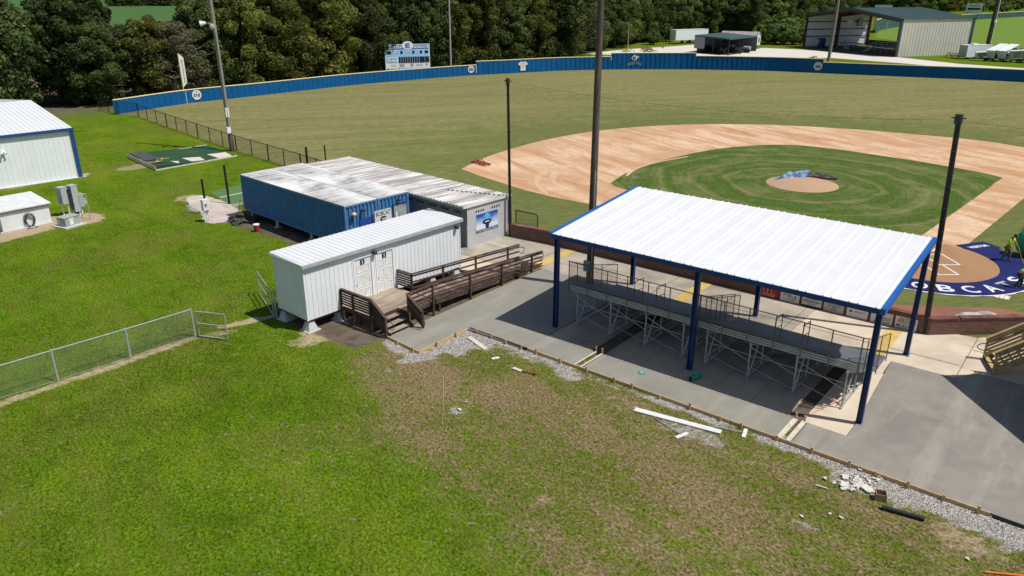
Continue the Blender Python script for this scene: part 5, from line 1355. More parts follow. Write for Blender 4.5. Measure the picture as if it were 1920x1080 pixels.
def proj(X, Y, Z):
    a_ = R(90 + YAW); hx, hy = math.cos(a_), math.sin(a_)
    F = X * hx + Y * hy; Rr = X * hy - Y * hx; U = Z - CAM_H
    zc = F * math.cos(PITCH) - U * math.sin(PITCH); yc = F * math.sin(PITCH) + U * math.cos(PITCH)
    return (960 + FPX * Rr / zc, 540 - FPX * yc / zc)
for px, txt, z, r_, lb in ((365, '310', 1.02, .68, 'round white distance sign on the left field wall beside the foul line'), (881, '350', 1.10, .64, 'round white distance sign where the wall first steps up'), (1532, '360', 1.25, .76, 'round white distance sign at the right step of the wall')):
    p_, ex_, n_ = wall_at(px)
    t = thing('distance_sign', lb, 'sign', tuple(p_), group='round distance signs on the outfield wall'); c = p_ + EZ * z
    m = MB(); disc(m, c, ex_, EZ, r_, r_, .03); m.build('disc', sign_white, t)
    m = MB(); put_text(m, txt, c + n_ * .03 - EZ * .05, ex_, EZ, .5, .95, .012, .02); m.build('lettering', black_letter, t)
    m = MB(); put_text(m, 'E', c + n_ * .03 + EZ * .44, ex_, EZ, .2, .2, .012); m.build('emblem', black_letter, t)
p_, ex_, n_ = wall_at(980)
t = thing('jersey_sign', 'white cut-out shirt sign with a number on the blue outfield wall', 'sign', tuple(p_)); c = p_ + EZ * 1.22
m = MB(); shape(m, [(-.55, -.82), (.55, -.82), (.55, .25), (.95, .15), (1.02, .50), (.50, .82), (.25, .84), (.0, .70), (-.25, .84), (-.50, .82), (-1.02, .50), (-.95, .15), (-.55, .25)], c, ex_, EZ, .03); m.build('shirt', sign_white, t)
m = MB(); put_text(m, '12', c + n_ * .03 - EZ * .05, ex_, EZ, .42, .42, .012); m.build('lettering', surf('pale_grey_print', (.42, .40, .38), None, 3), t)
m = MB(); slab(m, c + n_ * .03, ex_, EZ, .85, .12, .008, 0, .42); m.build('name_bar', MATS['pale_grey_print'], t)
p_, ex_, n_ = wall_at(1188)
t = thing('team_emblem', 'white helmet emblem over arched team name on the dark centre-field wall', 'emblem', tuple(p_)); c = p_ + EZ * 2.05
m = MB(); shape(m, [(-.62, -.05), (-.56, .22), (-.30, .45), (-.05, .66), (.22, .48), (.40, .36), (.62, .40), (.86, .22), (.80, .10), (.52, .02), (.42, -.15), (.30, -.36), (.12, -.50), (-.10, -.46), (-.38, -.36), (-.56, -.20)], c + EZ * .1, ex_, EZ, .03); m.build('helmet', sign_white, t)
m = MB(); put_text(m, 'E', c + n_ * .03 + EZ * .08 - ex_ * .08, ex_, EZ, .55, .55, .012, .015); m.build('letter', navy_letter, t)
m = MB()
for k, ch in enumerate('BOBCATS'):
    u = (k - 3) / 3.0; put_text(m, ch, c + ex_ * (u * 1.12) + EZ * (-.82 - .26 * u * u), ex_, EZ, .52, .33, .02)
m.build('lettering', surf('silver_lettering', (.42, .43, .45), None, 3), t)
# foul pole
c = Vector((*WALL[2], 0)); 
t = thing('foul_pole', 'yellow foul pole with a white pennant panel behind the left field wall', 'foul pole', tuple(c))
c = c + Vector((-.25, 0, 0)); ln = Vector((-.012, -.0, 1))
m = MB().tube(c, c + ln * 6.7, .06, 10); m.build('pole', yellow_cap, t)
m = MB(); yd = Vector((0, 1, 0)); f = c + ln * 2.15; g_ = c + ln * 6.7
shape(m, [(.0, 2.2), (.62, 2.75), (.62, 6.1), (.0, 6.7)], c + Vector((.0, .06, 0)), yd, ln, .04); m.build('panel', sign_white, t)
m = MB(); slab(m, c + Vector((.045, .38, 4.3)), yd, ln, .12, 2.4, .006)
disc(m, c + Vector((.045, .37, 5.75)), yd, EZ, .13, .13, .006, 12); disc(m, c + Vector((.045, .37, 2.95)), yd, EZ, .13, .13, .006, 12); m.build('print', MATS['pale_grey_print'], t)
m = MB(); wp = Vector((*WALL[2], 0)); m.bar(wp + Vector((.10, 0, 0)), wp + Vector((.10, 0, 1.75)), .16, .06, (0, 1, 0)); m.build('wall_stripe', sign_white, t)
# ------------------------------------------------------------------ scoreboard
sc0 = Vector((-103.3, 97.0, 0)); nS = (Vector((HOME.x, HOME.y, 0)) - sc0); nS.z = 0; nS = (nS.normalized() + Vector((.35, -.25, 0))).normalized(); eS = Vector((-nS.y, nS.x, 0))
t = thing('scoreboard', 'blue and white baseball scoreboard on posts behind the left field wall', 'scoreboard', tuple(sc0))
SW, z0, z1 = 8.1, 1.25, 5.75; zc = (z0 + z1) / 2
def sp(u, z, o=0): return sc0 + eS * u + EZ * z + nS * o
bright_white = surf('bright_white_sign_face', (.86, .86, .86), (.82, .82, .82), 2, rough=.4)
m = MB(); slab(m, sp(0, zc, -.25), eS, EZ, SW, z1 - z0, .25); m.build('cabinet', bright_white, t)
m = MB()
for u in (-3, 0, 3): m.bar(sp(u, 0, -.4), sp(u, 5.4, -.4), .22, .22)
m.build('support_post', galv, t)
m = MB(); slab(m, sp(0, 5.28, 0), eS, EZ, SW - .3, .78, .02); m.build('header', score_blue, t)
m = MB(); slab(m, sp(0, 3.75, 0), eS, EZ, SW - .3, 2.1, .018); m.build('score_panel', score_light, t)
m = MB(); slab(m, sp(0, 1.52, 0), eS, EZ, SW - .3, .40, .02); m.build('name_panel', score_blue, t)
m = MB(); slab(m, sp(-2.35, 3.15, .018), eS, EZ, 1.75, .40, .02, -.35, .26); slab(m, sp(-2.35, 3.15, .018), eS, EZ, 1.75, .40, .02, -.35, -.24); m.build('team_plate', bright_white, t)
def disp(u, z, w_, h_):
    m = MB(); slab(m, sp(u, z, .02), eS, EZ, w_, h_, .03); m.build('digit_window', black_hole, t)
disp(-3.35, 4.42, .75, .52); disp(-1.1, 4.42, .38, .52); disp(1.05, 4.42, .38, .52); disp(2.45, 4.42, .38, .52); disp(3.45, 4.42, .62, .45)
for k in range(10): disp(-1.48 + k * .42, 3.12, .32, 1.0)
disp(2.78, 3.12, .6, 1.0); disp(3.42, 3.12, .5, 1.0); disp(3.82, 3.12, .2, 1.0)
m = MB()
put_text(m, 'ERATH', sp(-2.35, 5.28, .02), eS, EZ, .46, 2.6, .03, .02); put_text(m, 'BOBCATS', sp(2.5, 5.28, .02), eS, EZ, .46, 2.7, .03, .02)
put_text(m, 'ROSS GRANGER FIELD', sp(0.05, 1.52, .02), eS, EZ, .30, 7.0, .03, .015)
for s_, u, w_ in (('BALL', -1.85, .8), ('STRIKE', .15, 1.1), ('OUT', 1.85, .65)): put_text(m, s_, sp(u, 4.42, .02), eS, EZ, .3, w_, .03)
put_text(m, 'AT BAT', sp(-3.3, 3.92, .02), eS, EZ, .16, .7, .03)
for k in range(10): put_text(m, str(k + 1), sp(-1.48 + k * .42, 3.78, .02), eS, EZ, .17, .14, .03)
m.build('lettering', white_letter, t)
m = MB(); put_text(m, 'VISITOR', sp(-2.7, 3.41, .04), eS, EZ, .24, 1.4, .03); put_text(m, 'BOBCATS', sp(-2.7, 2.91, .04), eS, EZ, .24, 1.4, .03)
m.build('team_lettering', score_blue, t)
m = MB(); disc(m, sp(.05, 5.55, .0), eS, EZ, 1.0, .72, .06); em = m.build('emblem', bright_white, t)
m = MB(); put_text(m, 'E', sp(.05, 5.55, .06), eS, EZ, .8, .85, .03, .03); m.build('letter', score_blue, em)
for (u, z, w_, h_) in ((-2.6, 2.15, 1.1, .05), (-2.6, 2.35, .9, .05), (-1.1, 2.2, .9, .5), (2.1, 2.35, 1.2, .09), (2.1, 2.12, 1.4, .09), (3.4, 2.25, .35, .4)):
    m = MB(); slab(m, sp(u, z, .0), eS, EZ, w_, h_, .02); m.build('sponsor_print', MATS['pale_grey_print'], t)
m = MB(); disc(m, sp(.7, 2.25, 0), eS, EZ, .3, .3, .02); m.build('sponsor_print', MATS['pale_grey_print'], t)

def pole(label, p, h, r, mt, lean=(0, 0), name='light_pole', lamp=False):
    c = Vector((p[0], p[1], 0)); d_ = Vector((lean[0], lean[1], 1)); t = thing(name, label, 'pole', tuple(c))
    MB().tube(c, c + d_ * h, r, 12, r * .7).build('pole', mt, t)
    m = MB()
    if lamp:
        for zz in (.97, .93):
            m.bar(c + d_ * h * zz + Vector((-1.4, -1, 0)), c + d_ * h * zz + Vector((1.4, 1, 0)), .1, .1)
        m.build('crossarm', mt, t)
    return t, c, d_
pole('pale steel light pole just behind the wall right of the scoreboard', (-99.6, 104.1), 20, .17, galv, lamp=True)
t, c, d_ = MB(), None, None
t, c, d_ = pole('grey wooden light pole standing in front of the green roofed arena', (-55.6, 176.6), 26, .36, wood_pole, (.015, .01), lamp=True)
t, c, d_ = pole('dark wooden light pole with a white conduit beyond the white cargo trailer', (-35.2, 237.0), 28, .5, wood_pole_dark, (.012, .0), lamp=True)
m = MB(); m.tube(c + Vector((.6, -.1, 0)), c + d_ * 22 + Vector((.5, -.1, 0)), .12, 8); m.blob(c + Vector((.65, -.3, 6.8)), .35, .35, .4, 1, 0, 8, 6); m.build('conduit', plastic_white, t)
pole('far slim light pole beyond the green fence at the top right', (-76.0, 540), 26, .45, wood_pole_dark)
pole('distant pale pole rising behind the arena roof', (-150, 470), 24, .4, galv)
pole('thin grey post in the scrub beside the wood edge', (-102.5, 170.5), 6.3, .09, galv)

# ------------------------------------------------------------------ open arena shed
FL, FR_, = Vector((-75.6, 216.9, 0)), Vector((-47.4, 198.8, 0)); 
dF = (FR_ - FL).normalized(); dB = Vector((-dF.y, dF.x, 0)); W_, D_ = (FR_ - FL).length, 21.0
if dB.y < 0: dB = -dB
HE, HP = 8.35, 10.3
def ap(u, v, z): return FL + dF * u + dB * v + EZ * z
t = thing('arena_shed', 'big open fronted arena building with dark green roof and beige side wall', 'building', tuple(ap(W_ / 2, D_ / 2, 0)))
m = MB(); m.ribs(ap(W_, 0, 0), dB, EZ, D_, HE, .9, .16, .05, .05); m.build('side_wall', beige, t)
m = MB(); m.ribs(ap(0, D_, .2), -dB, EZ, D_, HE - .2, .9, .16, .05, .05); m.build('left_wall', grey_metal, t)
m = MB()
for z in (2.7, 4.5, 6.4): m.bar(ap(.25, 0, z), ap(.25, D_, z), .12, .22)
m.build('girt', dark_iron, t)
m = MB(); m.bar(ap(.5, D_ - .3, .8), ap(W_ - .5, D_ - .3, .8), .1, 1.6); m.build('rear_rail', dark_iron, t)
m = MB(); ov = .5
for side in (0, 1):
    if side == 0: o_, eu = ap(-.3, -ov, HE), None; sl_ = (dF * (W_ / 2 + .3) + EZ * (HP - HE)); m.ribs(ap(-.3, D_ + ov, HE + .05), -dB, sl_.normalized(), D_ + 2 * ov, sl_.length, 1.0, .2, .06, .08)
    else: sl_ = (-dF * (W_ / 2 + .3) + EZ * (HP - HE)); m.ribs(ap(W_ + .3, -ov, HE + .05), dB, sl_.normalized(), D_ + 2 * ov, sl_.length, 1.0, .2, .06, .08)
m.build('roof', green_roof, t)
m = MB()
for v in (0, D_ / 2, D_):
    m.bar(ap(0, v, HE - .45), ap(W_ / 2, v, HP - .5), .25, .7); m.bar(ap(W_, v, HE - .45), ap(W_ / 2, v, HP - .5), .25, .7)
    for u in (.3, W_ - .3): m.bar(ap(u, v, 0), ap(u, v, HE), .4, .5, tuple(dF))
m.bar(ap(.35, D_ / 2, 0), ap(.35, D_ / 2, HE), .5, .6, tuple(dF))
m.build('frame', maroon_steel, t)
m = MB(); m.bar(ap(W_, -ov - .02, HE - .1), ap(W_ / 2, -ov - .02, HP - .1), .08, .5); m.bar(ap(-.2, -ov - .02, HE - .1), ap(W_ / 2, -ov - .02, HP - .1), .08, .5)
m.bar(ap(W_ - .05, -.05, 0), ap(W_ - .05, -.05, HE), .5, .35, tuple(dF)); m.bar(ap(W_ + .05, D_ + .05, 0), ap(W_ + .05, D_ + .05, HE), .5, .35, tuple(dF))
m.build('trim', green_wall, t)
structure('arena_floor', MB().sheet([tuple(ap(-.5, -1.5, 0)[:2]), tuple(ap(W_ + .3, -1.5, 0)[:2]), tuple(ap(W_, D_, 0)[:2]), tuple(ap(0, D_, 0)[:2])], .026), dirt_mat('arena_dirt_floor', (.13, .11, .09), (.09, .075, .06), (.17, .14, .12)))
tag_ = thing('announcer_stand', 'tall steel ladder tower with a small box inside the arena', 'tower', tuple(ap(12.2, 4, 0)))
m = MB()
for u in (11.6, 12.9): m.tube(ap(u, 4, 0), ap(u, 4, 7.6), .07, 6)
for k in range(5): m.tube(ap(11.6, 4, 1 + k * 1.5), ap(12.9, 4, 1 + k * 1.5), .05, 6)
m.build('ladder', galv, tag_)
m = MB(); p_ = ap(12.25, 4, 6.9); m.box(p_.x - .7, p_.x + .7, p_.y - .4, p_.y + .4, 6.5, 7.3); m.build('box', panel_grey, tag_)
sgn = thing('wall_cabinet', 'pale cabinet fixed high on the left inner wall of the arena', 'cabinet', tuple(ap(.4, D_ - 3.5, 5)))
m = MB(); slab(m, ap(.25, D_ - 3.5, 6.1), -dB, EZ, 1.7, 2.0, .3); slab(m, ap(.56, D_ - 3.5, 6.1), -dB, EZ, 1.5, 1.8, .02); m.build('door', panel_grey, sgn)
def stand(name, label, u, v, w_, flip):
    t = thing(name, label, 'platform', tuple(ap(u, v, 0)), group='steel stands inside the arena'); m = MB()
    for z in (1.6, 2.1, 2.65): m.bar(ap(u, v, z), ap(u + w_, v, z), .08, .08)
    for k in range(int(w_ / 2) + 1): m.tube(ap(u + k * 2, v, 0), ap(u + k * 2, v, 2.7), .06, 6)
    m.build('railing', galv, t)
    m = MB(); p_ = [ap(u, v, 1.5), ap(u + w_, v, 1.5), ap(u + w_, v + 3, 1.5), ap(u, v + 3, 1.5)]
    m.add(p_ + [q - EZ * .12 for q in p_], [(0, 1, 2, 3), (7, 6, 5, 4), (0, 4, 5, 1), (1, 5, 6, 2), (2, 6, 7, 3), (3, 7, 4, 0)]); m.build('deck', dark_iron, t)
    m = MB(); s_ = -1 if flip else 1; a0 = u if flip else u + 1.2
    for dv in (-.6, .6):
        m.bar(ap(a0, v - .3 + dv * .5, 1.5), ap(a0 + s_ * 3.2, v - .3 + dv * .5, .1), .08, .25); m.tube(ap(a0, v - .3 + dv * .5, 2.5), ap(a0 + s_ * 3.2, v - .3 + dv * .5, 1.1), .05, 6)
    for k in range(6): m.bar(ap(a0 + s_ * .53 * k, v - .6, 1.4 - .25 * k), ap(a0 + s_ * .53 * k, v, 1.4 - .25 * k), .3, .04)
    m.build('stair', galv, t)
stand('steel_stand', 'grey steel stand with stairs in the left half of the arena', 6.5, 6, 7.5, False)
stand('steel_stand', 'grey steel stand with stairs in the right half of the arena', 22, 4, 9, True)
m = MB(); c = ap(4.2, 2.5, 0)
t = thing('plastic_bin', 'blue plastic bin with white letters in the corner of the arena', 'bin', tuple(c))
m.lathe(c, [(.9, 0), (1.15, 2.5)], 12); m.build('barrel', trash_blue, t)
m = MB(); put_text(m, 'RC', c + dB * -1.2 + EZ * 1.6, dF, EZ, 1.0, 1.3, .0); m.build('lettering', white_letter, t)
t = thing('side_table', 'small white topped table on the arena floor', 'table', tuple(ap(16.6, 1.5, 0)))
m = MB(); p_ = ap(16.6, 1.5, 0); m.box(p_.x - 1, p_.x + 1, p_.y - .5, p_.y + .5, 1.75, 1.85); m.build('top', plastic_white, t)
m = MB(); m.tube(p_, p_ + EZ * 1.75, .08, 6); m.box(p_.x - .5, p_.x + .5, p_.y - .4, p_.y + .4, 0, .06); m.build('leg', dark_iron, t)

# ------------------------------------------------------------------ green pole barn with its clutter
t = thing('pole_barn', 'low open machinery shed with a dark green roof by the wood edge', 'shed', (-84, 184, 0))
q = [at(1283, 98), at(1365, 106), at(1428, 94), at(1345, 86)]
zz = [4.4, 3.75, 3.5, 4.2]
b0, b1, b2, b3 = Vector((-89.5, 180.2, 0)), Vector((-79.5, 178.2, 0)), Vector((-80.3, 196.4, 0)), Vector((-90.6, 198.6, 0))
m = MB(); c4 = [b0 + EZ * 4.2, b1 + EZ * 3.8, b2 + EZ * 3.6, b3 + EZ * 4.0]
m.add(c4 + [p_ - EZ * .3 for p_ in c4], [(0, 1, 2, 3), (7, 6, 5, 4), (0, 4, 5, 1), (1, 5, 6, 2), (2, 6, 7, 3), (3, 7, 4, 0)]); m.build('roof', green_roof, t)
for k, (p_, h_) in enumerate(((b1, 3.5), (b2, 3.3), (b1.lerp(b2, .5), 3.4), (b0.lerp(b1, .55), 3.65))): MB().tube(p_, p_ + EZ * h_, .1, 8).build('post', dark_iron, t)
bwm = MB(); bwm.ribs(b0 + EZ * 1.1, (b0.lerp(b1, .30) - b0), EZ, (b0.lerp(b1, .30) - b0).length, 2.9, .6, .1, .03, .12); bwm.build('side_panel', surf('grey_block_wall', (.30, .31, .33), (.25, .26, .28), 3, rough=.8), t)
bwm = MB(); bwm.ribs(b3, (b2 - b3), EZ, (b2 - b3).length, 3.6, .6, .1, .03, .12); bwm.ribs(b3, b0 - b3, EZ, (b0 - b3).length * .9, 3.6, .6, .1, .03, .12); bwm.build('rear_wall', surf('blue_grey_sheet', (.27, .31, .36), (.20, .24, .28), 1, rough=.6), t)
structure('shed_floor', MB().sheet([tuple(p_[:2]) for p_ in (b0, b1, b2, b3)], .026), MATS.get('x') or dirt_mat('shed_oil_stained_floor', (.10, .09, .08), (.07, .06, .055), (.14, .12, .10)))
def machine(label, c, s_, mt, seed):
    """small utility tractor: body, seat, wheels"""
    rnd = random.Random(seed); a_ = rnd.uniform(0, 6.28); T = Matrix.Translation(c) @ Matrix.Rotation(a_, 4, 'Z') @ Matrix.Scale(s_, 4)
    t = thing('utility_tractor', label, 'tractor', tuple(c), group='machines parked under the green roofed shed')
    m = MB(); m.T = T; m.box(.0, 1.1, -.33, .33, .55, 1.1); m.box(-.7, .0, -.45, .45, .5, .78); m.box(-.75, -.6, -.4, .4, .78, 1.25); m.build('body', mt, t)
    m = MB(); m.T = T
    for x, r_ in ((-.5, .55), (.8, .36)):
        for y in (-.62, .45): m.tube((x, y, r_), (x, y + .2, r_), r_, 14)
    m.build('wheel', black_paint, t)
    m = MB(); m.T = T; m.path([(-.1, -.4, .7), (-.3, -.4, 1.9), (-.3, .4, 1.9), (-.1, .4, .7)], .04, 6); m.build('roll_bar', dark_iron, t)
    m = MB(); m.T = T; m.box(-.5, -.1, -.25, .25, .78, .9); m.box(-.55, -.42, -.25, .25, .9, 1.3); m.build('seat', black_paint, t)
cols = [surf('machine_blue', (.02, .07, .28), None, 3), dark_grey, surf('machine_green', (.03, .10, .03), None, 3), dark_iron, MATS['machine_blue'], utility_grey, dark_iron]
lbs = ['blue small tractor in the middle of the green roofed shed', 'dark grey tractor at the back of the green roofed shed', 'dark green tractor at the left of the green roofed shed', 'black tractor at the front corner of the green roofed shed', 'blue tractor near the right post of the green roofed shed', 'grey-green tractor deep in the green roofed shed', 'black tractor standing half outside the green roofed shed']
for k, (u, v) in enumerate(((.55, .5), (.35, .75), (.2, .35), (.75, .12), (.85, .55), (.5, .85), (.98, .35))):
    machine(lbs[k], b0.lerp(b1, u).lerp(b3.lerp(b2, u), v), 1.25, cols[k], k)
c = at(1400, 99)
t = thing('flat_trailer', 'small black trailer with a grey drum outside the shed', 'trailer', tuple(c)); m = MB(); m.box(c.x - 1.2, c.x + 1.2, c.y - .8, c.y + .8, .55, .7); m.bar(c + Vector((1.2, 0, .6)), c + Vector((2.4, 0, .5)), .1, .1); m.build('bed', dark_iron, t)
m = MB()
for y in (-.9, .75): m.tube(c + Vector((0, y, .38)), c + Vector((0, y + .16, .38)), .38, 12)
m.build('wheel', black_paint, t)
m = MB(); m.tube(c + Vector((-.8, 0, 1.15)), c + Vector((.8, 0, 1.15)), .45, 14); m.build('drum', utility_grey, t)
# white box trailer
def boxtrailer(name, label, c, ang, L, W2, H2, zb, nose=None, group=None):
    T = Matrix.Translation(c) @ Matrix.Rotation(ang, 4, 'Z'); t = thing(name, label, 'trailer', tuple(c), ang, group)
    m = MB(); m.T = T; m.box(-L / 2, L / 2, -W2 / 2, W2 / 2, zb, zb + H2); m.build('body', white_metal, t)
    m = MB(); m.T = T; m.box(-L / 2 - .03, L / 2 + .03, -W2 / 2 - .03, W2 / 2 + .03, zb + H2 + .003, zb + H2 + .08); m.build('roof_rim', offwhite, t)
    m = MB(); m.T = T
    for x in (-L * .12, L * .12):
        for y in (-W2 / 2 - .02, W2 / 2 - .2): m.tube((x, y, .42), (x, y + .22, .42), .42, 12)
    m.build('wheel', black_paint, t)
    m = MB(); m.T = T; m.box(-L / 2 - .02, -L / 2 - .005, -W2 / 2 + .05, W2 / 2 - .05, zb + .05, zb + H2 - .05); m.build('end_panel', nose or panel_grey, t)
    m = MB(); m.T = T; m.bar((-L / 2 - 1.4, 0, .5), (-L / 2, -.6, .55), .08, .1); m.bar((-L / 2 - 1.4, 0, .5), (-L / 2, .6, .55), .08, .1); m.tube((-L / 2 - 1.35, 0, 0), (-L / 2 - 1.35, 0, .7), .05, 6); m.build('drawbar', dark_iron, t)
    return t, T
c = at(1291, 81); t, T = boxtrailer('box_trailer', 'white semi box trailer parked by the wood left of the green shed', c, R(68), 12.0, 2.6, 2.75, 1.0, grey_metal)
m = MB()
c = at(1410, 88)
t = thing('cabin', 'small white gabled cabin with a dark window beside the green shed', 'cabin', tuple(c), R(180)); T = Matrix.Translation(Vector((-90.2, 209.2, 0))) @ Matrix.Rotation(R(186), 4, 'Z')
m = MB(); m.T = T; m.box(-5, 5, -1.6, 1.6, .4, 2.9); m.add([(-5, -1.6, 2.9), (-5, 1.6, 2.9), (-5, 0, 3.7), (5, -1.6, 2.9), (5, 1.6, 2.9), (5, 0, 3.7)], [(0, 2, 1), (3, 4, 5), (0, 1, 4, 3)]); m.build('wall', white_metal, t)
m = MB(); m.T = T
for sy in (-1, 1): m.add([(-5.2, sy * 1.8, 2.85), (5.2, sy * 1.8, 2.85), (5.2, 0, 3.78), (-5.2, 0, 3.78), (-5.2, sy * 1.8, 2.93), (5.2, sy * 1.8, 2.93), (5.2, 0, 3.86), (-5.2, 0, 3.86)], [(0, 1, 2, 3), (7, 6, 5, 4), (0, 4, 5, 1), (1, 5, 6, 2), (2, 6, 7, 3), (3, 7, 4, 0)])
m.build('roof', surf('patchy_rust_roof', (.40, .38, .36), (.27, .20, .17), .6, rough=.7), t)
m = MB(); m.T = T; m.box(-5.04, -5.003, -.55, .35, 1.2, 2.4); m.build('window', glass_dark, t)
m = MB(); m.T = T; m.box(-4.5, 4.5, -1.4, 1.4, .02, .4); m.build('skirt', dark_iron, t)
# scrub debris by the wood
for (px, lb, nm, mt, n_, s_) in (((1215, 97), 'tan heap of cut branches by the wood edge', 'brush_heap', surf('dry_brush', (.34, .24, .13), (.22, .15, .08), 3, rough=.95), 34, 1.6), ((1243, 90), 'red piece of machinery lying in the scrub', 'machine_part', red_paint, 7, 1.0), ((1175, 97), 'low orange-brown heap of boards behind the wall', 'board_heap', surf('old_orange_board', (.45, .27, .12), None, 3), 18, 1.4), ((1212, 93), 'dark heap of scrap beside the red machinery', 'scrap_heap', dark_iron, 14, 1.2), ((1525, 112), 'brown tangle of brush beside the wall step', 'brush_heap', surf('brown_brush', (.22, .13, .075), None, 4), 40, 1.1)):
    c = at(*px); t = thing(nm, lb, 'heap', tuple(c)); m = MB()
    for k in range(n_):
        a_ = random.uniform(0, 6.28); r_ = random.uniform(0, s_); p_ = c + Vector((math.cos(a_) * r_ * 1.4, math.sin(a_) * r_, random.uniform(.05, .75 * s_ * (1 - r_ / s_ * .7))))
        d_ = Vector((random.uniform(-1, 1), random.uniform(-1, 1), random.uniform(-.4, .5))) * s_ * .55
        m.bar(p_ - d_, p_ + d_, random.uniform(.05, .2), random.uniform(.05, .12))
    m.build('pieces', mt, t)
# cargo trailer and parked carts by the arena
c = at(1826, 110); t, T = boxtrailer('cargo_trailer', 'white enclosed cargo trailer with a grey front beside the arena', c, R(50), 6.4, 2.5, 2.5, .45, panel_grey)
m = MB(); m.T = T; m.box(-1.2, -.1, -.5, .5, 3.03, 3.35); m.build('roof_vent', plastic_white, t)
c = at(1785, 108)
t = thing('picnic_table', 'dark brown picnic table on the grass beside the arena wall', 'table', tuple(c), R(-33)); T = Matrix.Translation(c) @ Matrix.Rotation(R(-33), 4, 'Z')
m = MB(); m.T = T
for k in range(5): m.box(-1.4, 1.4, -.45 + k * .19, -.28 + k * .19, .95, 1.02)
for y in (-.95, .7): m.box(-1.4, 1.4, y, y + .28, .52, .58)
m.build('top', deck_wood, t)
m = MB(); m.T = T
for x in (-1, 1):
    for sy in (-1, 1): m.bar((x, sy * .2, .95), (x, sy * .9, 0), .1, .08)
    m.bar((x, -.9, .5), (x, .9, .5), .08, .08)
m.build('leg', deck_wood, t)
def shelter(label, c, ang, tilt, L=4.4, W2=1.7, H2=1.9):
    T = Matrix.Translation(c) @ Matrix.Rotation(ang, 4, 'Z') @ Matrix.Translation(Vector((-L / 2, 0, .35))) @ Matrix.Rotation(-tilt, 4, 'Y')
    t = thing('trailer_frame', label, 'trailer', tuple(c), ang, 'white topped trailers parked beside the arena')
    m = MB(); m.T = T; m.box(-.1, L + .1, -W2 / 2 - .1, W2 / 2 + .1, H2, H2 + .16); m.build('top', plastic_white, t)
    m = MB(); m.T = T; m.box(0, L, W2 / 2 - .06, W2 / 2, .3, H2 - .003); m.box(0, .06, -W2 / 2, W2 / 2 - .07, .3, H2 - .003); m.build('side_panel', offwhite, t)
    for x in (.05, L / 2, L - .05):
        m = MB(); m.T = T; m.box(x - .05, x + .05, -W2 / 2, -W2 / 2 + .1, 0, H2 - .003); m.build('post', plastic_white, t)
    m = MB(); m.T = T; m.box(0, L, -W2 / 2, W2 / 2, .0, .14); m.build('bed', dark_iron, t)
    T2 = Matrix.Translation(c) @ Matrix.Rotation(ang, 4, 'Z')
    for sy in (-W2 / 2 - .1, W2 / 2 - .1):
        m = MB(); m.T = T2; m.tube((0, sy, .34), (0, sy + .2, .34), .34, 12); m.build('wheel', black_paint, t)
    m = MB(); m.T = T; m.bar((-1.2, 0, .05), (0, 0, .08), .08, .1); m.build('drawbar', galv, t)
shelter('low dark trailer with a white lid next to the cargo trailer', at(1848, 114), R(20), R(4), 4.2, 1.8, 1.3)
shelter('tilted white topped trailer, left one of a close pair', at(1868, 114), R(66), R(16))
shelter('tilted white topped trailer, right one of a close pair', at(1888, 115), R(66), R(16))
shelter('white topped trailer by the wall, last before the right edge', at(1910, 117), R(25), R(5), 3.4)
shelter('white topped trailer just beyond the right edge', at(1935, 118.5), R(25), R(5), 3.4)
# far fields: green fence, second scoreboard
gf = thing('green_fence', 'long dark green outfield fence of the far ball field', 'fence', (-92, 400, 0))
pts = [at(*p_) for p_ in ((1975, 27.5), (1920, 31), (1820, 37.5), (1760, 42.5), (1700, 48), (1668, 53), (1650, 57), (1640, 62))]
m = MB(); cap = MB()
for k in range(len(pts) - 1):
    h_ = 2.6 if k < 3 else 4.2
    m.bar(pts[k] + EZ * h_ / 2, pts[k + 1] + EZ * h_ / 2, .15, h_); cap.bar(pts[k] + EZ * (h_ + .12), pts[k + 1] + EZ * (h_ + .12), .3, .22)
m.build('panel', green_wall, gf); cap.build('cap', yellow_cap, gf)
nf = thing('low_fence', 'low dark grey screen fence along the near side of the far field', 'fence', tuple(at(1900, 104)))
pts = [at(*p_) for p_ in ((1805, 99.5), (1850, 102), (1900, 104), (1980, 108))]
m = MB()
for k in range(3): m.bar(pts[k] + EZ * .8, pts[k + 1] + EZ * .8, .08, 1.6)
m.build('screen', surf('dark_wind_screen', (.05, .055, .06), None, 1), nf)
m = MB()
for k in range(3):
    for j in range(6): p_ = pts[k].lerp(pts[k + 1], j / 6); m.tube(p_, p_ + EZ * 1.75, .06, 6)
m.build('post', dark_iron, nf)
for px, z0_, w_, lb in (((1825, 37), 3.2, 7.0, 'small white scoreboard above the far green fence'), ((1652, 57.5), 4.6, 6.0, 'small white scoreboard seen through the open arena')):
    c = at(*px) + Vector((-1, 2, 0)); n_ = (Vector((0, 0, 0)) - c); n_.z = 0; n_.normalize(); e_ = Vector((-n_.y, n_.x, 0))
    t = thing('far_scoreboard', lb, 'scoreboard', tuple(c))
    m = MB(); slab(m, c + EZ * (z0_ + 2), e_, EZ, w_, 4.6, .3); m.build('board', sign_white, t)
    m = MB(); slab(m, c + EZ * (z0_ + 1.8) + n_ * .3, e_, EZ, w_ * .8, .9, .05); slab(m, c + EZ * (z0_ + 3.2) + n_ * .3, e_, EZ, w_ * .6, .3, .05); m.build('digit_window', black_hole, t)
    m = MB()
    for u in (-w_ * .35, w_ * .35): m.tube(c + e_ * u, c + e_ * u + EZ * z0_, .2, 6)
    m.build('support_post', galv, t)
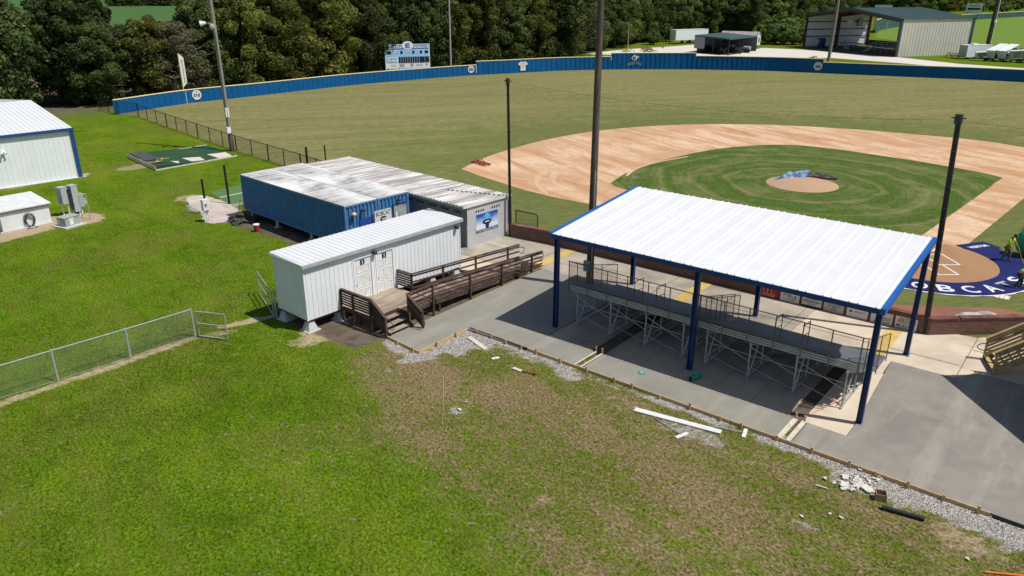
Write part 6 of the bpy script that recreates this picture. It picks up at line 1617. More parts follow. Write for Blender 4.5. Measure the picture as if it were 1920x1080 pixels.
# ------------------------------------------------------------------ trees
def crown_mesh(name, mat_, H, Rr, base, nblob, per, leaf, seed, shape_=1.0, openness=0.0):
    """leaf clumps spread through the crown's volume; a clump is a cluster of small bent leaf sprays"""
    g = np.random.default_rng(seed); P0, Nn, Tn = [], [], []
    Hc = H - base
    for k in range(nblob):
        h = g.random() ** .8
        w_ = (math.sin(math.pi * min(1, .12 + .86 * h)) ** .55) * (1 - .25 * h * (1 - shape_))
        a_ = g.random() * 6.283; r_ = Rr * w_ * (g.random() ** .42) * (.72 + .4 * g.random())
        c = np.array([math.cos(a_) * r_, math.sin(a_) * r_, base + .7 + h * (Hc - 1.5)])
        br = (.16 + .16 * g.random()) * Rr * (1.15 - .35 * h)
        n = int(per * (.6 + .8 * g.random()))
        d_ = g.normal(size=(n, 3)); d_[:, 2] = d_[:, 2] * .9 + .18; d_ /= np.linalg.norm(d_, axis=1)[:, None]
        rad = br * (.55 + .5 * g.random((n, 1)) ** .6)
        P0.append(c + d_ * rad * np.array([1, 1, .85])); Nn.append(d_ + g.normal(size=(n, 3)) * .55); Tn.append(np.clip(.5 + (g.random() - .5) * .7 + (g.random(n) - .5) * .7, 0, 1))
    P0, Nn, Tn = np.concatenate(P0), np.concatenate(Nn), np.concatenate(Tn)
    P0[:, 2] = np.maximum(P0[:, 2], .15)
    Nn /= np.linalg.norm(Nn, axis=1)[:, None]
    n = len(P0); rv = g.normal(size=(n, 3)); U = np.cross(Nn, rv); U /= np.linalg.norm(U, axis=1)[:, None]; V_ = np.cross(Nn, U)
    s_ = leaf * (.55 + .9 * g.random((n, 1))); s2 = s_ * (.45 + .4 * g.random((n, 1)))
    q = np.stack([P0 - U * s_ * .5, P0 - V_ * s2 * .5 + Nn * s_ * .10, P0 + U * s_ * .5 - Nn * s_ * .12, P0 + V_ * s2 * .5 + Nn * s_ * .10], 1).reshape(-1, 3)
    me = bpy.data.meshes.new(name); me.vertices.add(4 * n); me.vertices.foreach_set('co', q.ravel().astype(np.float32))
    me.loops.add(4 * n); me.loops.foreach_set('vertex_index', np.arange(4 * n, dtype=np.int32)); me.polygons.add(n); me.polygons.foreach_set('loop_start', np.arange(0, 4 * n, 4, dtype=np.int32))
    me.update(calc_edges=True)
    a_ = me.attributes.new('tone', 'FLOAT', 'POINT'); a_.data.foreach_set('value', np.repeat(Tn, 4).astype(np.float32))
    me.materials.append(mat_); return me
def trunk_mb(H, Rr, base, seed, twigs=0):
    rnd = random.Random(seed); m = MB()
    pts = [Vector((0, 0, -.1))]
    for k in range(1, 6): pts.append(Vector((rnd.uniform(-.25, .25) * k * .5, rnd.uniform(-.25, .25) * k * .5, H * .78 * k / 5)))
    for k in range(5): m.tube(pts[k], pts[k + 1], .27 * (1 - k * .17), 8, .27 * (1 - (k + 1) * .17))
    for k in range(7):
        b_ = pts[1].lerp(pts[4], rnd.random()); a_ = rnd.uniform(0, 6.28); e_ = b_ + Vector((math.cos(a_) * Rr * .75, math.sin(a_) * Rr * .75, rnd.uniform(.6, 2.6)))
        md = b_.lerp(e_, .5) + Vector((0, 0, .4)); m.tube(b_, md, .11, 6, .075); m.tube(md, e_, .075, 6, .03)
    return m
def twig_mb(H, Rr, base, seed, n):
    rnd = random.Random(seed); m = MB(); m.tube((0, 0, base), (.1, .1, H * .9), .09, 5, .02)
    for k in range(n):
        h = base + (H - base) * rnd.uniform(.25, .95); a_ = rnd.uniform(0, 6.28); r_ = Rr * rnd.uniform(.6, 1.0) * (1 if h < H * .7 else .7)
        p_ = Vector((math.cos(a_) * r_ * .4, math.sin(a_) * r_ * .4, h - .6)); 
        for j in range(3):
            q = p_ + Vector((math.cos(a_) * r_ * .28 + rnd.uniform(-.5, .5), math.sin(a_) * r_ * .28 + rnd.uniform(-.5, .5), rnd.uniform(-.1, .7)))
            m.tube(p_, q, .06 - .015 * j, 5, .045 - .015 * j)
            e_ = q + Vector((rnd.uniform(-.7, .7), rnd.uniform(-.7, .7), rnd.uniform(-.2, .7))); m.tube(q, e_, .03, 4, .012); p_ = q
    return m
KINDS = {}
def kind(key, mat_, H, Rr, base, nblob, per, leaf, shp=1.0, twigs=0, var=3, sd=10):
    KINDS[key] = []
    for v in range(var):
        cm = crown_mesh('crown', mat_, H, Rr, base, nblob, per, leaf, sd + v * 7, shp)
        tm_ = trunk_mb(H, Rr, base, sd + v); tmesh = tm_.build('trunk', bark); td = tmesh.data; bpy.data.objects.remove(tmesh)
        tw = None
        if twigs: o = twig_mb(H, Rr, base, sd + v, twigs).build('dead_branches', pale_bark); tw = o.data; bpy.data.objects.remove(o)
        KINDS[key].append((cm, td, tw))
kind('dark', leaf_dark, 13, 4.3, .1, 92, 250, .32, 1.0, 0, 4, 11)
kind('olive', leaf_olive, 13, 4.0, .3, 84, 230, .31, .8, 0, 4, 41)
kind('bright', leaf_bright, 12, 3.8, .5, 80, 210, .35, .9, 0, 3, 71)
kind('grey', leaf_grey, 12, 4.2, .6, 74, 170, .29, 1.0, 40, 3, 91)
kind('bush', leaf_bright, 5, 2.6, .0, 52, 95, .38, 1.0, 0, 2, 121)
def tree(key, x, y, h, label, group, rs=1.0, name='tree', cat='tree'):
    v = random.randrange(len(KINDS[key])); cm, td, tw = KINDS[key][v]; H0 = {'dark': 13, 'olive': 13, 'bright': 12, 'grey': 12, 'bush': 5}[key]
    t = thing(name, label, cat, (x, y, 0), random.uniform(0, 6.28), group); s_ = h / H0
    t.scale = (s_ * rs, s_ * rs, s_)
    for nm, me_ in (('crown', cm), ('trunk', td), ('dead_branches', tw)):
        if me_ is None: continue
        o = bpy.data.objects.new(nm, me_); COL.objects.link(o); o.parent = t
    return t
LBL = {'dark': 'dark green leafy tree in the wood ', 'olive': 'yellowish olive tree in the wood ', 'bright': 'bright green tree in the wood ', 'grey': 'thin grey-green tree with bare pale branches '}
def cap_height(x, y, h):
    px = proj(x, y, 8)[0]
    if 165 < px < 372:                       # the wood dips here and the crop field shows over it
        d_ = math.hypot(x, y); lim = 15.2 - d_ * ((26 + 25 + 9 * math.sin(px * .11)) / 1533)
        return max(5, min(h, lim))
    return h
def along(poly, step):
    out = []
    for k in range(len(poly) - 1):
        a_, b_ = Vector(poly[k]), Vector(poly[k + 1]); n = max(1, round((b_ - a_).length / step))
        out += [a_.lerp(b_, j / n) for j in range(n)]
    return out
def wood(poly, step, rows, depth, mix, where, group, hr=(12.5, 17), rs=1.0, first=0, cap=True):
    for r_ in range(rows):
        pts = along(poly, step * (1 + .12 * r_))
        for k, p_ in enumerate(pts):
            d_ = (pts[min(k + 1, len(pts) - 1)] - pts[max(0, k - 1)]).normalized(); n_ = Vector((-d_.y, d_.x))
            q = p_ + n_ * (first + depth * r_ + random.uniform(-1.4, 1.4)) + d_ * random.uniform(-1.6, 1.6)
            h = random.uniform(*hr) + r_ * 1.0
            if math.hypot(q.x + 103.3, q.y - 97) < 7.5: q = q + Vector((-5.5, 1.5))
            if math.hypot(q.x + 104.5, q.y - 55.4) < 5.5: q = q + Vector((-4, 0))
            key = random.choices(list(mix), list(mix.values()))[0]
            if cap: h = cap_height(q.x, q.y, h)
            if key == 'grey': h *= .92
            tree(key, q.x, q.y, h, LBL[key] + where, group, rs * random.uniform(.9, 1.2) * (1.25 if h < 10.5 else 1))
wood([(-118, 8), (-116.5, 26), (-115, 40)], 4.8, 3, 6.5, {'dark': 7, 'olive': 2}, 'beyond the white metal building', 'trees in the wood at the top left', (14, 18))
wood([(-114.0, 44.5), (-111, 53), (-110.5, 62)], 4.6, 2, 6, {'grey': 3, 'olive': 4, 'dark': 4}, 'behind the foul pole', 'trees in the wood behind the foul pole', (12.5, 15))
wood([(-110.5, 64), (-109.5, 82), (-107.5, 97)], 4.7, 3, 6.5, {'olive': 3, 'dark': 5, 'grey': 1}, 'left of the scoreboard', 'trees in the wood behind the left field wall', (13.5, 18))
wood([(-107, 101), (-105.5, 116), (-103.5, 133), (-106, 150), (-111, 166)], 5.0, 3, 7, {'dark': 6, 'olive': 2, 'bright': 1, 'grey': 1}, 'between the scoreboard and the tall dark utility pole', 'trees in the wood behind centre field', (14, 19))
wood([(-113, 172), (-117, 190), (-121, 210), (-121, 232), (-113, 247)], 5.6, 3, 7, {'bright': 4, 'dark': 3, 'grey': 2, 'olive': 2}, 'behind the green roofed machinery shed', 'trees in the wood behind the machinery shed', (14, 19))
wood([(-107, 252), (-104, 275), (-108, 310), (-118, 370), (-134, 440), (-150, 500)], 8.5, 2, 9, {'dark': 4, 'olive': 2, 'bright': 2}, 'behind the open arena', 'trees in the wood behind the arena', (14, 19), 1.15)
wood([(-146, 505), (-118, 560), (-104, 640), (-96, 720), (-80, 800), (-55, 860)], 15, 2, 14, {'dark': 5, 'olive': 2, 'bright': 2}, 'far beyond the green fenced field', 'distant trees along the top right', (13, 19), 1.4, cap=False)
for k in range(12):
    c = at(205 + 14 * k + random.uniform(-4, 4), 11.5 + random.uniform(-.6, .6)); tree('dark', c.x, c.y, random.uniform(6, 9), 'distant dark tree on the far edge of the crop field', 'distant trees along the crop field', 2.2)
for k, (px, py) in enumerate(((1425, 80), (1440, 83), (1455, 82), (1470, 84), (1485, 83), (1500, 84), (1432, 72), (1452, 74), (1475, 75), (1495, 76), (1420, 68), (1445, 66), (1468, 67), (1490, 68))):
    c = at(px, py); tree('bush', c.x, c.y, random.uniform(5.0, 7.0), 'tall bright green bush left of the arena', 'bushes left of the arena', 1.0, 'bush', 'bush')
for px, py, h, lb in ((1248, 78, 5.5, 'bright green bush beside the white box trailer'), (1225, 84, 4.2, 'low green bush in the scrub by the wood edge'), (1290, 66, 6.5, 'green bush behind the white box trailer'), (1330, 66, 6.0, 'green bush behind the machinery shed')):
    c = at(px, py); tree('bush', c.x, c.y, h, lb, None, 1.0, 'bush', 'bush')
for k, (px, py) in enumerate(((1878, 22), (1855, 21), (1905, 19), (1830, 24))):
    c = at(px, py); tree('bush', c.x, c.y, 7, 'far bright green bush beyond the green fence', 'far bushes beyond the green fence', 1.6, 'bush', 'bush')

# ------------------------------------------------------------------ turf halo with team letters
t = thing('turf_halo', 'blue artificial turf ring lettered in white round home plate', 'turf mat', (HOME.x, HOME.y, 0))
ri, ro = 4.0, 5.85; A0, A1 = R(-156), R(58)
m = MB(); n = 72
for k in range(n):
    a_, b_ = A0 + (A1 - A0) * k / n, A0 + (A1 - A0) * (k + 1) / n
    m.quad(*[(HOME.x + r_ * math.cos(q), HOME.y + r_ * math.sin(q), .045) for r_, q in ((ri, a_), (ro, a_), (ro, b_), (ri, b_))])
for A, sg_ in ((A1, 1), (A0, -1)):
    er = Vector((math.cos(A), math.sin(A), 0)); et = Vector((-er.y, er.x, 0)) * sg_; o_ = Vector((HOME.x, HOME.y, .0452))
    m.quad(o_ + er * ri, o_ + er * (ri + 2.25), o_ + er * (ri + 2.25) + et * 1.35, o_ + er * ri + et * 1.35)
m.build('turf', turf_blue, t)
m = MB(); 
for k in range(n):
    a_, b_ = A0 + (A1 - A0) * k / n, A0 + (A1 - A0) * (k + 1) / n
    if a_ > R(20): continue
    m.quad(*[(HOME.x + r_ * math.cos(q), HOME.y + r_ * math.sin(q), .041) for r_, q in ((ro + .01, a_), (ro + .11 + .05 * math.sin(k * 1.7), a_), (ro + .11 + .05 * math.sin(k * 1.7 + 1.7), b_), (ro + .01, b_))])
m.build('edging', chalk, t)
for k, ch in enumerate('BOBCATS'):
    A = R(-50.5 + (k - 3) * 14.4); er = Vector((math.cos(A), math.sin(A), 0)); et = Vector((-er.y, er.x, 0))
    m = MB(); put_text(m, ch, Vector((HOME.x, HOME.y, .047)) + er * 5.0, et, -er, 1.0, .82, .006, .02)
    m.build('letter', white_letter if ch != 'T' else MATS['pale_grey_print'], t)
er = Vector((math.cos(A1), math.sin(A1), 0)); et = Vector((-er.y, er.x, 0))
m = MB(); put_text(m, 'VISITORS', Vector((HOME.x, HOME.y, .047)) + er * (ri + 1.15) + et * .62, -et, er, .36, 1.25, .006, .015) if False else put_text(m, 'VISITOR', Vector((HOME.x, HOME.y, .048)) + er * (ri + 1.1) + et * .65, er, et, .34, 1.55, .006, .015)
m.build('lettering', white_letter, t)

# ------------------------------------------------------------------ tarps, drag, cloth
def rumple(name, label, cat, px_poly, hgt, seed, mat_, fold=2.2, z=.2):
    pts = [at(*p_) for p_ in px_poly]; t = thing(name, label, cat, tuple(pts[0])); m = MB(); NU, NV = 22, 12
    g = np.random.default_rng(seed); ph = g.random(8) * 6.28
    def f(i, j):
        u, v = i / NU, j / NV; p_ = pts[0].lerp(pts[1], u).lerp(pts[3].lerp(pts[2], u), v)
        e_ = min(1, 5 * min(u, 1 - u, v, 1 - v))
        hh = abs(math.sin(fold * 4 * u + ph[0] + 2 * math.sin(3 * v + ph[1]))) * .6 + abs(math.sin(fold * 5 * v + ph[2] + 3 * u)) * .4
        return p_ + Vector((.12 * math.sin(9 * v + ph[3]), .12 * math.sin(8 * u + ph[4]), z + hgt * hh * (e_ ** .6)))
    for i in range(NU):
        for j in range(NV): m.quad(f(i, j), f(i + 1, j), f(i + 1, j + 1), f(i, j + 1))
    base = [f(i, 0) for i in range(NU + 1)] + [f(NU, j) for j in range(1, NV + 1)] + [f(i, NV) for i in range(NU - 1, -1, -1)] + [f(0, j) for j in range(NV - 1, 0, -1)]
    for k in range(len(base)):
        a_, b_ = base[k], base[(k + 1) % len(base)]; m.quad(Vector((a_.x, a_.y, 0)), Vector((b_.x, b_.y, 0)), b_, a_)
    m.build('cloth', mat_, t); return t
rumple('tarp', 'crumpled faded blue tarp on the pitching mound', 'tarp', [(1453, 341), (1512, 337), (1518, 324), (1472, 332)], .30, 3, tarp_blue)
rumple('tarp', 'dark brown folded edge of tarp stretched over the back of the mound', 'tarp', [(1510, 334), (1569, 339), (1562, 335), (1515, 328)], .18, 8, tarp_brown)
a_, b_ = at(884, 306), at(909, 313)
t = thing('infield_drag', 'small red steel infield drag lying at the edge of the clay', 'drag', tuple(a_)); d_ = (b_ - a_).normalized(); n_ = Vector((-d_.y, d_.x, 0))
m = MB()
for v in (0, .7): m.bar(a_ + n_ * v + EZ * .15, b_ + n_ * v + EZ * .15, .07, .10)
for u in np.linspace(0, 1, 6): p_ = a_.lerp(b_, u); m.bar(p_ + EZ * .15, p_ + n_ * .7 + EZ * .15, .05, .08); m.tube(p_, p_ + EZ * .18, .02, 5)
for u in (.15, .6): p_ = a_.lerp(b_, u); m.path([p_ + EZ * .2, p_ + n_ * .3 + EZ * .55, p_ + n_ * .65 + EZ * .2], .03, 5)
m.build('frame', red_paint, t)
c = at(1879, 557); t = thing('striped_cloth', 'small pink and white striped cloth lying on the grass', 'cloth', tuple(c)); m = MB()
for k in range(7): m.mi = k % 2; m.box(c.x - .36 + k * .1, c.x - .26 + k * .1, c.y - .32, c.y + .32, 0.01, .035)
m.build('cloth', [pink_mesh, chalk], t)
rumple('wall_cover', 'crumpled grey white sheeting lying behind the brick wall at the right', 'sheeting', [(1783, 602), (1885, 606), (1880, 596), (1800, 591)], .22, 21, surf('grey_white_sheeting', (.52, .53, .52), (.34, .35, .35), 3, rough=.6), 1.4, .15)
# green tarpaulin heap by the workers
c = at(1920, 480)
t = thing('tarpaulin', 'green tarpaulin thrown over a stacked pile beside the standing worker', 'tarpaulin', tuple(c))
m = MB(); m.blob(c + Vector((.25, 0, .95)), .85, .75, 1.0, 4, .14, 16, 10, 2.5); m.build('cover', green_tarp, t, smooth=True)
m = MB(); m.box(c.x - .2, c.x + 1.1, c.y - .5, c.y + .5, .02, .4); m.build('pile', dark_iron, t)

# ------------------------------------------------------------------ people
def skinned(name, nodes, edges, mat_, parent, lv=1, root=0):
    me = bpy.data.meshes.new(name); me.from_pydata([n_[0] for n_ in nodes], edges, []); o = bpy.data.objects.new(name, me); COL.objects.link(o)
    sk = o.modifiers.new('skin', 'SKIN'); sk.use_smooth_shade = True
    for k, n_ in enumerate(nodes): r_ = n_[1]; me.skin_vertices[0].data[k].radius = (r_, n_[2] if len(n_) > 2 else r_)
    me.skin_vertices[0].data[root].use_root = True
    sb = o.modifiers.new('sub', 'SUBSURF'); sb.levels = lv; sb.render_levels = lv
    bpy.context.view_layer.update()
    m2 = bpy.data.meshes.new_from_object(o.evaluated_get(bpy.context.evaluated_depsgraph_get())); bpy.data.objects.remove(o)
    m2.materials.clear(); m2.materials.append(mat_); m2.polygons.foreach_set('use_smooth', [True] * len(m2.polygons))
    o = bpy.data.objects.new(name, m2); COL.objects.link(o); o.parent = parent; return o
def person(label, loc, rz_, lean, shirt, trousers, hat, arms, head_fwd, hair=hair_dark, step=.14):
    """figure facing local +x; lean = forward bend of the back in degrees; arms = [(elbow, hand) offsets from the shoulder]"""
    t = thing('person', label, 'person', tuple(loc), rz_, 'workers beside home plate')
    L = R(lean); dirv = Vector((math.sin(L), 0, math.cos(L))); hip = Vector((-.10 * math.sin(L), 0, .92)); ch = hip + dirv * .30; sh = hip + dirv * .50
    nk = sh + dirv * .09; hd = nk + (dirv * (1 - head_fwd) + Vector((1, 0, .25)) * head_fwd).normalized() * .16
    nodes = [(hip, .13, .11), (ch, .125, .09), (sh, .11, .085), (nk, .052), (hd, .088, .098), (hd + (hd - nk).normalized() * .06, .075, .085)]; edges = [(0, 1), (1, 2), (2, 3), (3, 4), (4, 5)]
    legs = []
    for s_ in (1, -1):
        k0 = len(nodes); kn = Vector((.07 + s_ * step * .5, s_ * .11, .50)); an = Vector((-.02 + s_ * step, s_ * .13, .09))
        nodes += [(Vector((hip.x, s_ * .095, .88)), .085), (kn, .058), (an, .042), (an + Vector((.17, s_ * .02, -.04)), .035)]
        edges += [(0, k0), (k0, k0 + 1), (k0 + 1, k0 + 2), (k0 + 2, k0 + 3)]; legs.append((kn, an))
    armp = []
    for s_, (e_, h_) in zip((1, -1), arms):
        k0 = len(nodes); so = sh + Vector((0, s_ * .185, -.02)); el = so + Vector(e_); ha = so + Vector(h_); fd = (ha - el).normalized()
        pm = ha + fd * .07
        nodes += [(so, .052), (el, .04), (ha, .028), (pm, .036, .02)]; edges += [(2, k0), (k0, k0 + 1), (k0 + 1, k0 + 2), (k0 + 2, k0 + 3)]
        sd = fd.cross(Vector((1, 0, 0)) if abs(fd.x) < .8 else Vector((0, 0, 1))).normalized(); cu = fd.cross(sd)
        for j, ln in enumerate((.075, .085, .08, .06)):
            k1 = len(nodes); o_ = sd * (.027 - .018 * j)
            nodes += [(pm + o_ + fd * .045, .0095), (pm + o_ + fd * (.045 + ln * .6) + cu * .015, .008)]; edges += [(k0 + 3, k1), (k1, k1 + 1)]
        k1 = len(nodes); nodes += [(pm + sd * .045 + fd * .01, .011), (pm + sd * .06 + fd * .05 + cu * .02, .009)]; edges += [(k0 + 3, k1), (k1, k1 + 1)]
        armp.append((so, el, ha))
    body = skinned('body', nodes, edges, skin, t)
    f = (hd - nk).normalized(); fw = Vector((f.z, 0, -f.x)); 
    m = MB()
    c = hd + f * .02
    m.blob(c + fw * .098, .016, .014, .024, 1, 0, 8, 6)
    for s_ in (1, -1): m.blob(c + Vector((0, s_ * .09, 0)), .016, .012, .03, 1, 0, 8, 6)
    o = m.build('nose_and_ears', skin, None, True); o.parent = t
    m = MB()
    for s_ in (1, -1): m.blob(c + fw * .088 + Vector((0, s_ * .034, 0)) + f * .03, .010, .013, .008, 1, 0, 8, 6)
    m.blob(c + fw * .088 - f * .045, .008, .026, .006, 1, 0, 8, 6); o = m.build('eyes_and_mouth', black_letter, None, True); o.parent = t
    m = MB(); m.blob(hd + f * .065 - fw * .012, .098, .092, .082, 2, .03, 14, 9); o = m.build('hair', hair, None, True); o.parent = t
    if hat is not None:
        m = MB(); m.blob(hd + f * .10, .105, .10, .065, 2, .0, 14, 9)
        e1 = hd + f * .085 + fw * .08; sd = Vector((0, 1, 0))
        m.add([e1 - sd * .08, e1 + sd * .08, e1 + sd * .05 + fw * .09, e1 - sd * .05 + fw * .09, e1 - sd * .08 + f * .012, e1 + sd * .08 + f * .012, e1 + sd * .05 + fw * .09 + f * .01, e1 - sd * .05 + fw * .09 + f * .01], [(3, 2, 1, 0), (4, 5, 6, 7), (0, 1, 5, 4), (1, 2, 6, 5), (2, 3, 7, 6), (3, 0, 4, 7)])
        o = m.build('cap', hat, None, True); o.parent = t
    sn = [(hip + dirv * .02, .155, .135), (ch, .150, .115), (sh - dirv * .01, .135, .105)]; se = [(0, 1), (1, 2)]
    for so, el, ha in armp: k0 = len(sn); sn += [(so, .074), (so.lerp(el, .72), .062)]; se += [(2, k0), (k0, k0 + 1)]
    skinned('shirt', sn, se, shirt, t)
    tn = [(hip, .150, .13)]; te = []
    for s_, (kn, an) in zip((1, -1), legs): k0 = len(tn); tn += [(Vector((hip.x, s_ * .10, .82)), .105), (kn, .078), (an + Vector((0, 0, .02)), .064)]; te += [(0, k0), (k0, k0 + 1), (k0 + 1, k0 + 2)]
    skinned('trousers', tn, te, trousers, t)
    for (kn, an), s_ in zip(legs, (1, -1)):
        m = MB(); m.blob(an + Vector((.07, s_ * .01, -.035)), .155, .055, .058, 1, 0, 12, 8); o = m.build('boot', dark_iron, None, True); o.parent = t
    return t, armp
w1 = at(1884, 489); w2 = at(1908, 540)
t1, ar1 = person('worker in a lime hi-vis shirt and dark cap leaning on a tool handle', w1, R(-20), 16, hivis, khaki, camo, [((.12, .06, -.26), (.36, .0, -.46)), ((.05, -.10, -.27), (.26, -.02, -.50))], .35)
t2, ar2 = person('worker in a bright green shirt bending far forward at the right edge', w2, R(28), 68, hivis_green, jeans, camo, [((.10, .03, -.27), (.18, .0, -.52)), ((.05, -.02, -.28), (.10, .0, -.54))], .1, step=.2)
tl = thing('rake', 'long wooden handled rake held by the standing worker', 'rake', tuple(w1))
M1 = Matrix.Translation(w1) @ Matrix.Rotation(R(-20), 4, 'Z')
h1 = M1 @ (ar1[0][2] + Vector((.03, 0, -.05))); g1 = h1 + (M1.to_3x3() @ Vector((.42, .05, 0))); g1.z = .05
top_ = h1 + (h1 - g1).normalized() * .55
m = MB(); m.tube(g1, top_, .017, 8); m.build('handle', lumber, tl)
m = MB(); e_ = M1.to_3x3() @ Vector((0, 1, 0)); m.bar(g1 - e_ * .28, g1 + e_ * .28, .03, .04)
for k in range(9): p_ = g1 + e_ * (-.26 + .065 * k); m.tube(p_, p_ - EZ * .045, .006, 4)
m.build('head', dark_iron, tl)
# ------------------------------------------------------------------ formwork round the fresh concrete
def form(name, label, segs, stakes, mat_=lumber, h=.135, th=.04):
    t = thing(name, label, 'formwork', (*segs[0][0], 0), group='timber forms round the fresh concrete')
    for a_, b_ in segs:
        m = MB(); m.bar((*a_, h / 2), (*b_, h / 2), th, h); m.build('board', mat_, t)
    for (x, y) in stakes:
        m = MB(); hh = random.uniform(.20, .30); a_ = random.uniform(-.03, .03); m.bar((x, y, -.05), (x + a_, y + a_, hh), .05, .085); m.build('stake', lumber, t)
S = lambda xs, y: [(x, y) for x in xs]
form('concrete_form', 'timber form boards round the outer corner of the ramp path', [((-24.76, 21.08), (-22.50, 20.88)), ((-22.46, 20.88), (-22.42, 24.06))], [(-23.9, 20.94), (-22.75, 20.82), (-22.36, 21.9), (-22.34, 23.2)], lumber)
edges = [-22.42, -18.9, -14.0, -9.3, -4.6, -.75]
for k, lb in enumerate(('grey soaked form board at the left end of the path', 'timber form board below the left pair of planks', 'timber form board in the middle of the path', 'timber form board below the right pair of planks', 'timber form board along the wide slab, last on the right')):
    x0, x1 = edges[k] + .02, edges[k + 1] - .02; n = 3
    form('concrete_form', lb, [((x0, 24.21 - .004 * k), (x1, 24.20))], S([x0 + .5 + j * (x1 - x0 - .8) / n for j in range(n + 1)], 24.13), lumber if k else rail_wood)
t = thing('edge_strip', 'black plastic edging finishing the slab at the lower right', 'edging', (2, 24.2, 0)); MB().bar((-.70, 24.19, .06), (6, 24.25, .06), .03, .13).build('strip', corr_black, t)
t = thing('edge_strip', 'thin pale timber strip between old and fresh concrete, middle bay', 'edging', (-12, 25.9, 0)); MB().bar((-15.95, 25.842, .085), (-7.55, 25.942, .085), .03, .05).build('strip', pale_lumber, t)
t = thing('edge_strip', 'thin pale timber strip between old and fresh concrete, left bay', 'edging', (-18, 25.9, 0)); MB().bar((-19.05, 25.905, .085), (-16.5, 25.865, .085), .03, .05).build('strip', pale_lumber, t)
for (x, lb, w_) in ((-16.38, 'thin pale plank on edge closing the left trench, left one', .07), (-16.06, 'thin pale plank on edge closing the left trench, right one', .07), (-7.42, 'wide white-dusted plank bridging the right trench, left one', .19), (-7.10, 'wide white-dusted plank bridging the right trench, right one', .17)):
    t = thing('plank', lb, 'plank', (x, 25, 0), group='planks beside the trenches'); m = MB(); m.bar((x, 24.26, .105), (x + (.03 if w_ < .1 else .0), 25.88, .105), w_, .035); m.build('board', pale_lumber, t)
    MB().bar((x, 25.94, 0), (x, 25.94, .34), .05, .07).build('stake', lumber, t)
# loose things on the ground
def loose(name, label, cat, px0, px1, w_, h_, mt, z=.02):
    a_, b_ = at(*px0), at(*px1); t = thing(name, label, cat, tuple(a_)); MB().bar(a_ + EZ * (z + h_ / 2), b_ + EZ * (z + h_ / 2), w_, h_).build('piece', mt, t); return t
loose('straightedge_board', 'long white board lying diagonally on the worn grass', 'board', (1190, 769), (1352, 812), .27, .04, sign_white)
loose('plank', 'short white plank lying in the gravel at the path corner', 'plank', (879, 633), (911, 656), .22, .03, pale_lumber)
def tool(label, px0, px1, head, mt=galv):
    a_, b_ = at(*px0), at(*px1); t = thing('bull_float', label, 'tool', tuple(b_), group='concrete finishing tools on the grass'); d_ = (b_ - a_).normalized(); n_ = Vector((-d_.y, d_.x, 0))
    MB().tube(a_ + EZ * .03, b_ + EZ * .07, .018, 6).build('handle', mt, t); MB().bar(b_ - n_ * head + EZ * .04, b_ + n_ * head + EZ * .04, .13, .04).build('blade', plastic_white, t)
tool('bull float with a short white blade lying below the long white board', (1225, 783), (1278, 818), .28)
tool('bull float lying between the long white board and the timber form', (1338, 801), (1396, 814), .30)
tool('short handled float lying near the white plank at the path corner', (918, 661), (929, 673), .17)
t = loose('trowel', 'long tool with a wooden blade and red handle on the grass', 'tool', (962, 691), (978, 697), .17, .03, pale_lumber)
a_, b_ = at(978, 697), at(1003, 703); MB().tube(a_ + EZ * .04, b_ + EZ * .05, .022, 6).build('handle', red_paint, t); MB().blob(b_ + EZ * .06, .09, .06, .05, 1, 0, 8, 6).build('knob', red_paint, t)
a_, b_ = at(1652, 954), at(1733, 977)
t = thing('drain_pipe', 'black corrugated drain pipe lying beside the gravel', 'pipe', tuple(a_)); m = MB(); n = 34
for k in range(n): m.tube(a_.lerp(b_, k / n) + EZ * .075, a_.lerp(b_, (k + .55) / n) + EZ * .075, .078, 10); m.tube(a_.lerp(b_, (k + .55) / n) + EZ * .075, a_.lerp(b_, (k + 1) / n) + EZ * .075, .066, 10)
m.build('pipe', corr_black, t)
c = at(1650, 936); t = thing('carton', 'small open brown box beside the broken concrete', 'box', tuple(c), R(20)); T = Matrix.Translation(c) @ Matrix.Rotation(R(20), 4, 'Z')
m = MB(); m.T = T; m.box(-.16, .16, -.15, .15, 0, .015)
for x in (-.16, .145): m.box(x, x + .015, -.15, .15, .016, .26)
for y in (-.15, .135): m.box(-.144, .144, y, y + .015, .016, .26)
m.build('carton', cardboard, t)
rnd = random.Random(5)
def shard(s_):
    pts = sorted(((math.cos(a_) * s_ * rnd.uniform(.6, 1.15), math.sin(a_) * s_ * rnd.uniform(.45, .9)) for a_ in [rnd.uniform(0, 6.28) for _ in range(7)]), key=lambda p_: math.atan2(p_[1], p_[0])); th_ = rnd.uniform(.02, .05)
    m = MB(); m.prism(pts, 0, th_); dz = [rnd.uniform(-.25, .25) * s_ for _ in (0, 1)]
    m.v = [(x, y, z + .03 + x * dz[0] / s_ + y * dz[1] / s_ * .6) for x, y, z in m.v]; return m
for k in range(70):
    px, py = rnd.gauss(1606, 20), rnd.gauss(907, 9.5); c = at(px, py); big = .04 + .11 * rnd.random() ** 2
    o = shard(big).build('concrete_chunk', stone_white); o.location = c; o.rotation_euler = (0, 0, rnd.uniform(0, 6)); tag(o, 'broken white lump in the heap beside the cardboard box', 'rubble', 'broken concrete lumps by the gravel strip')
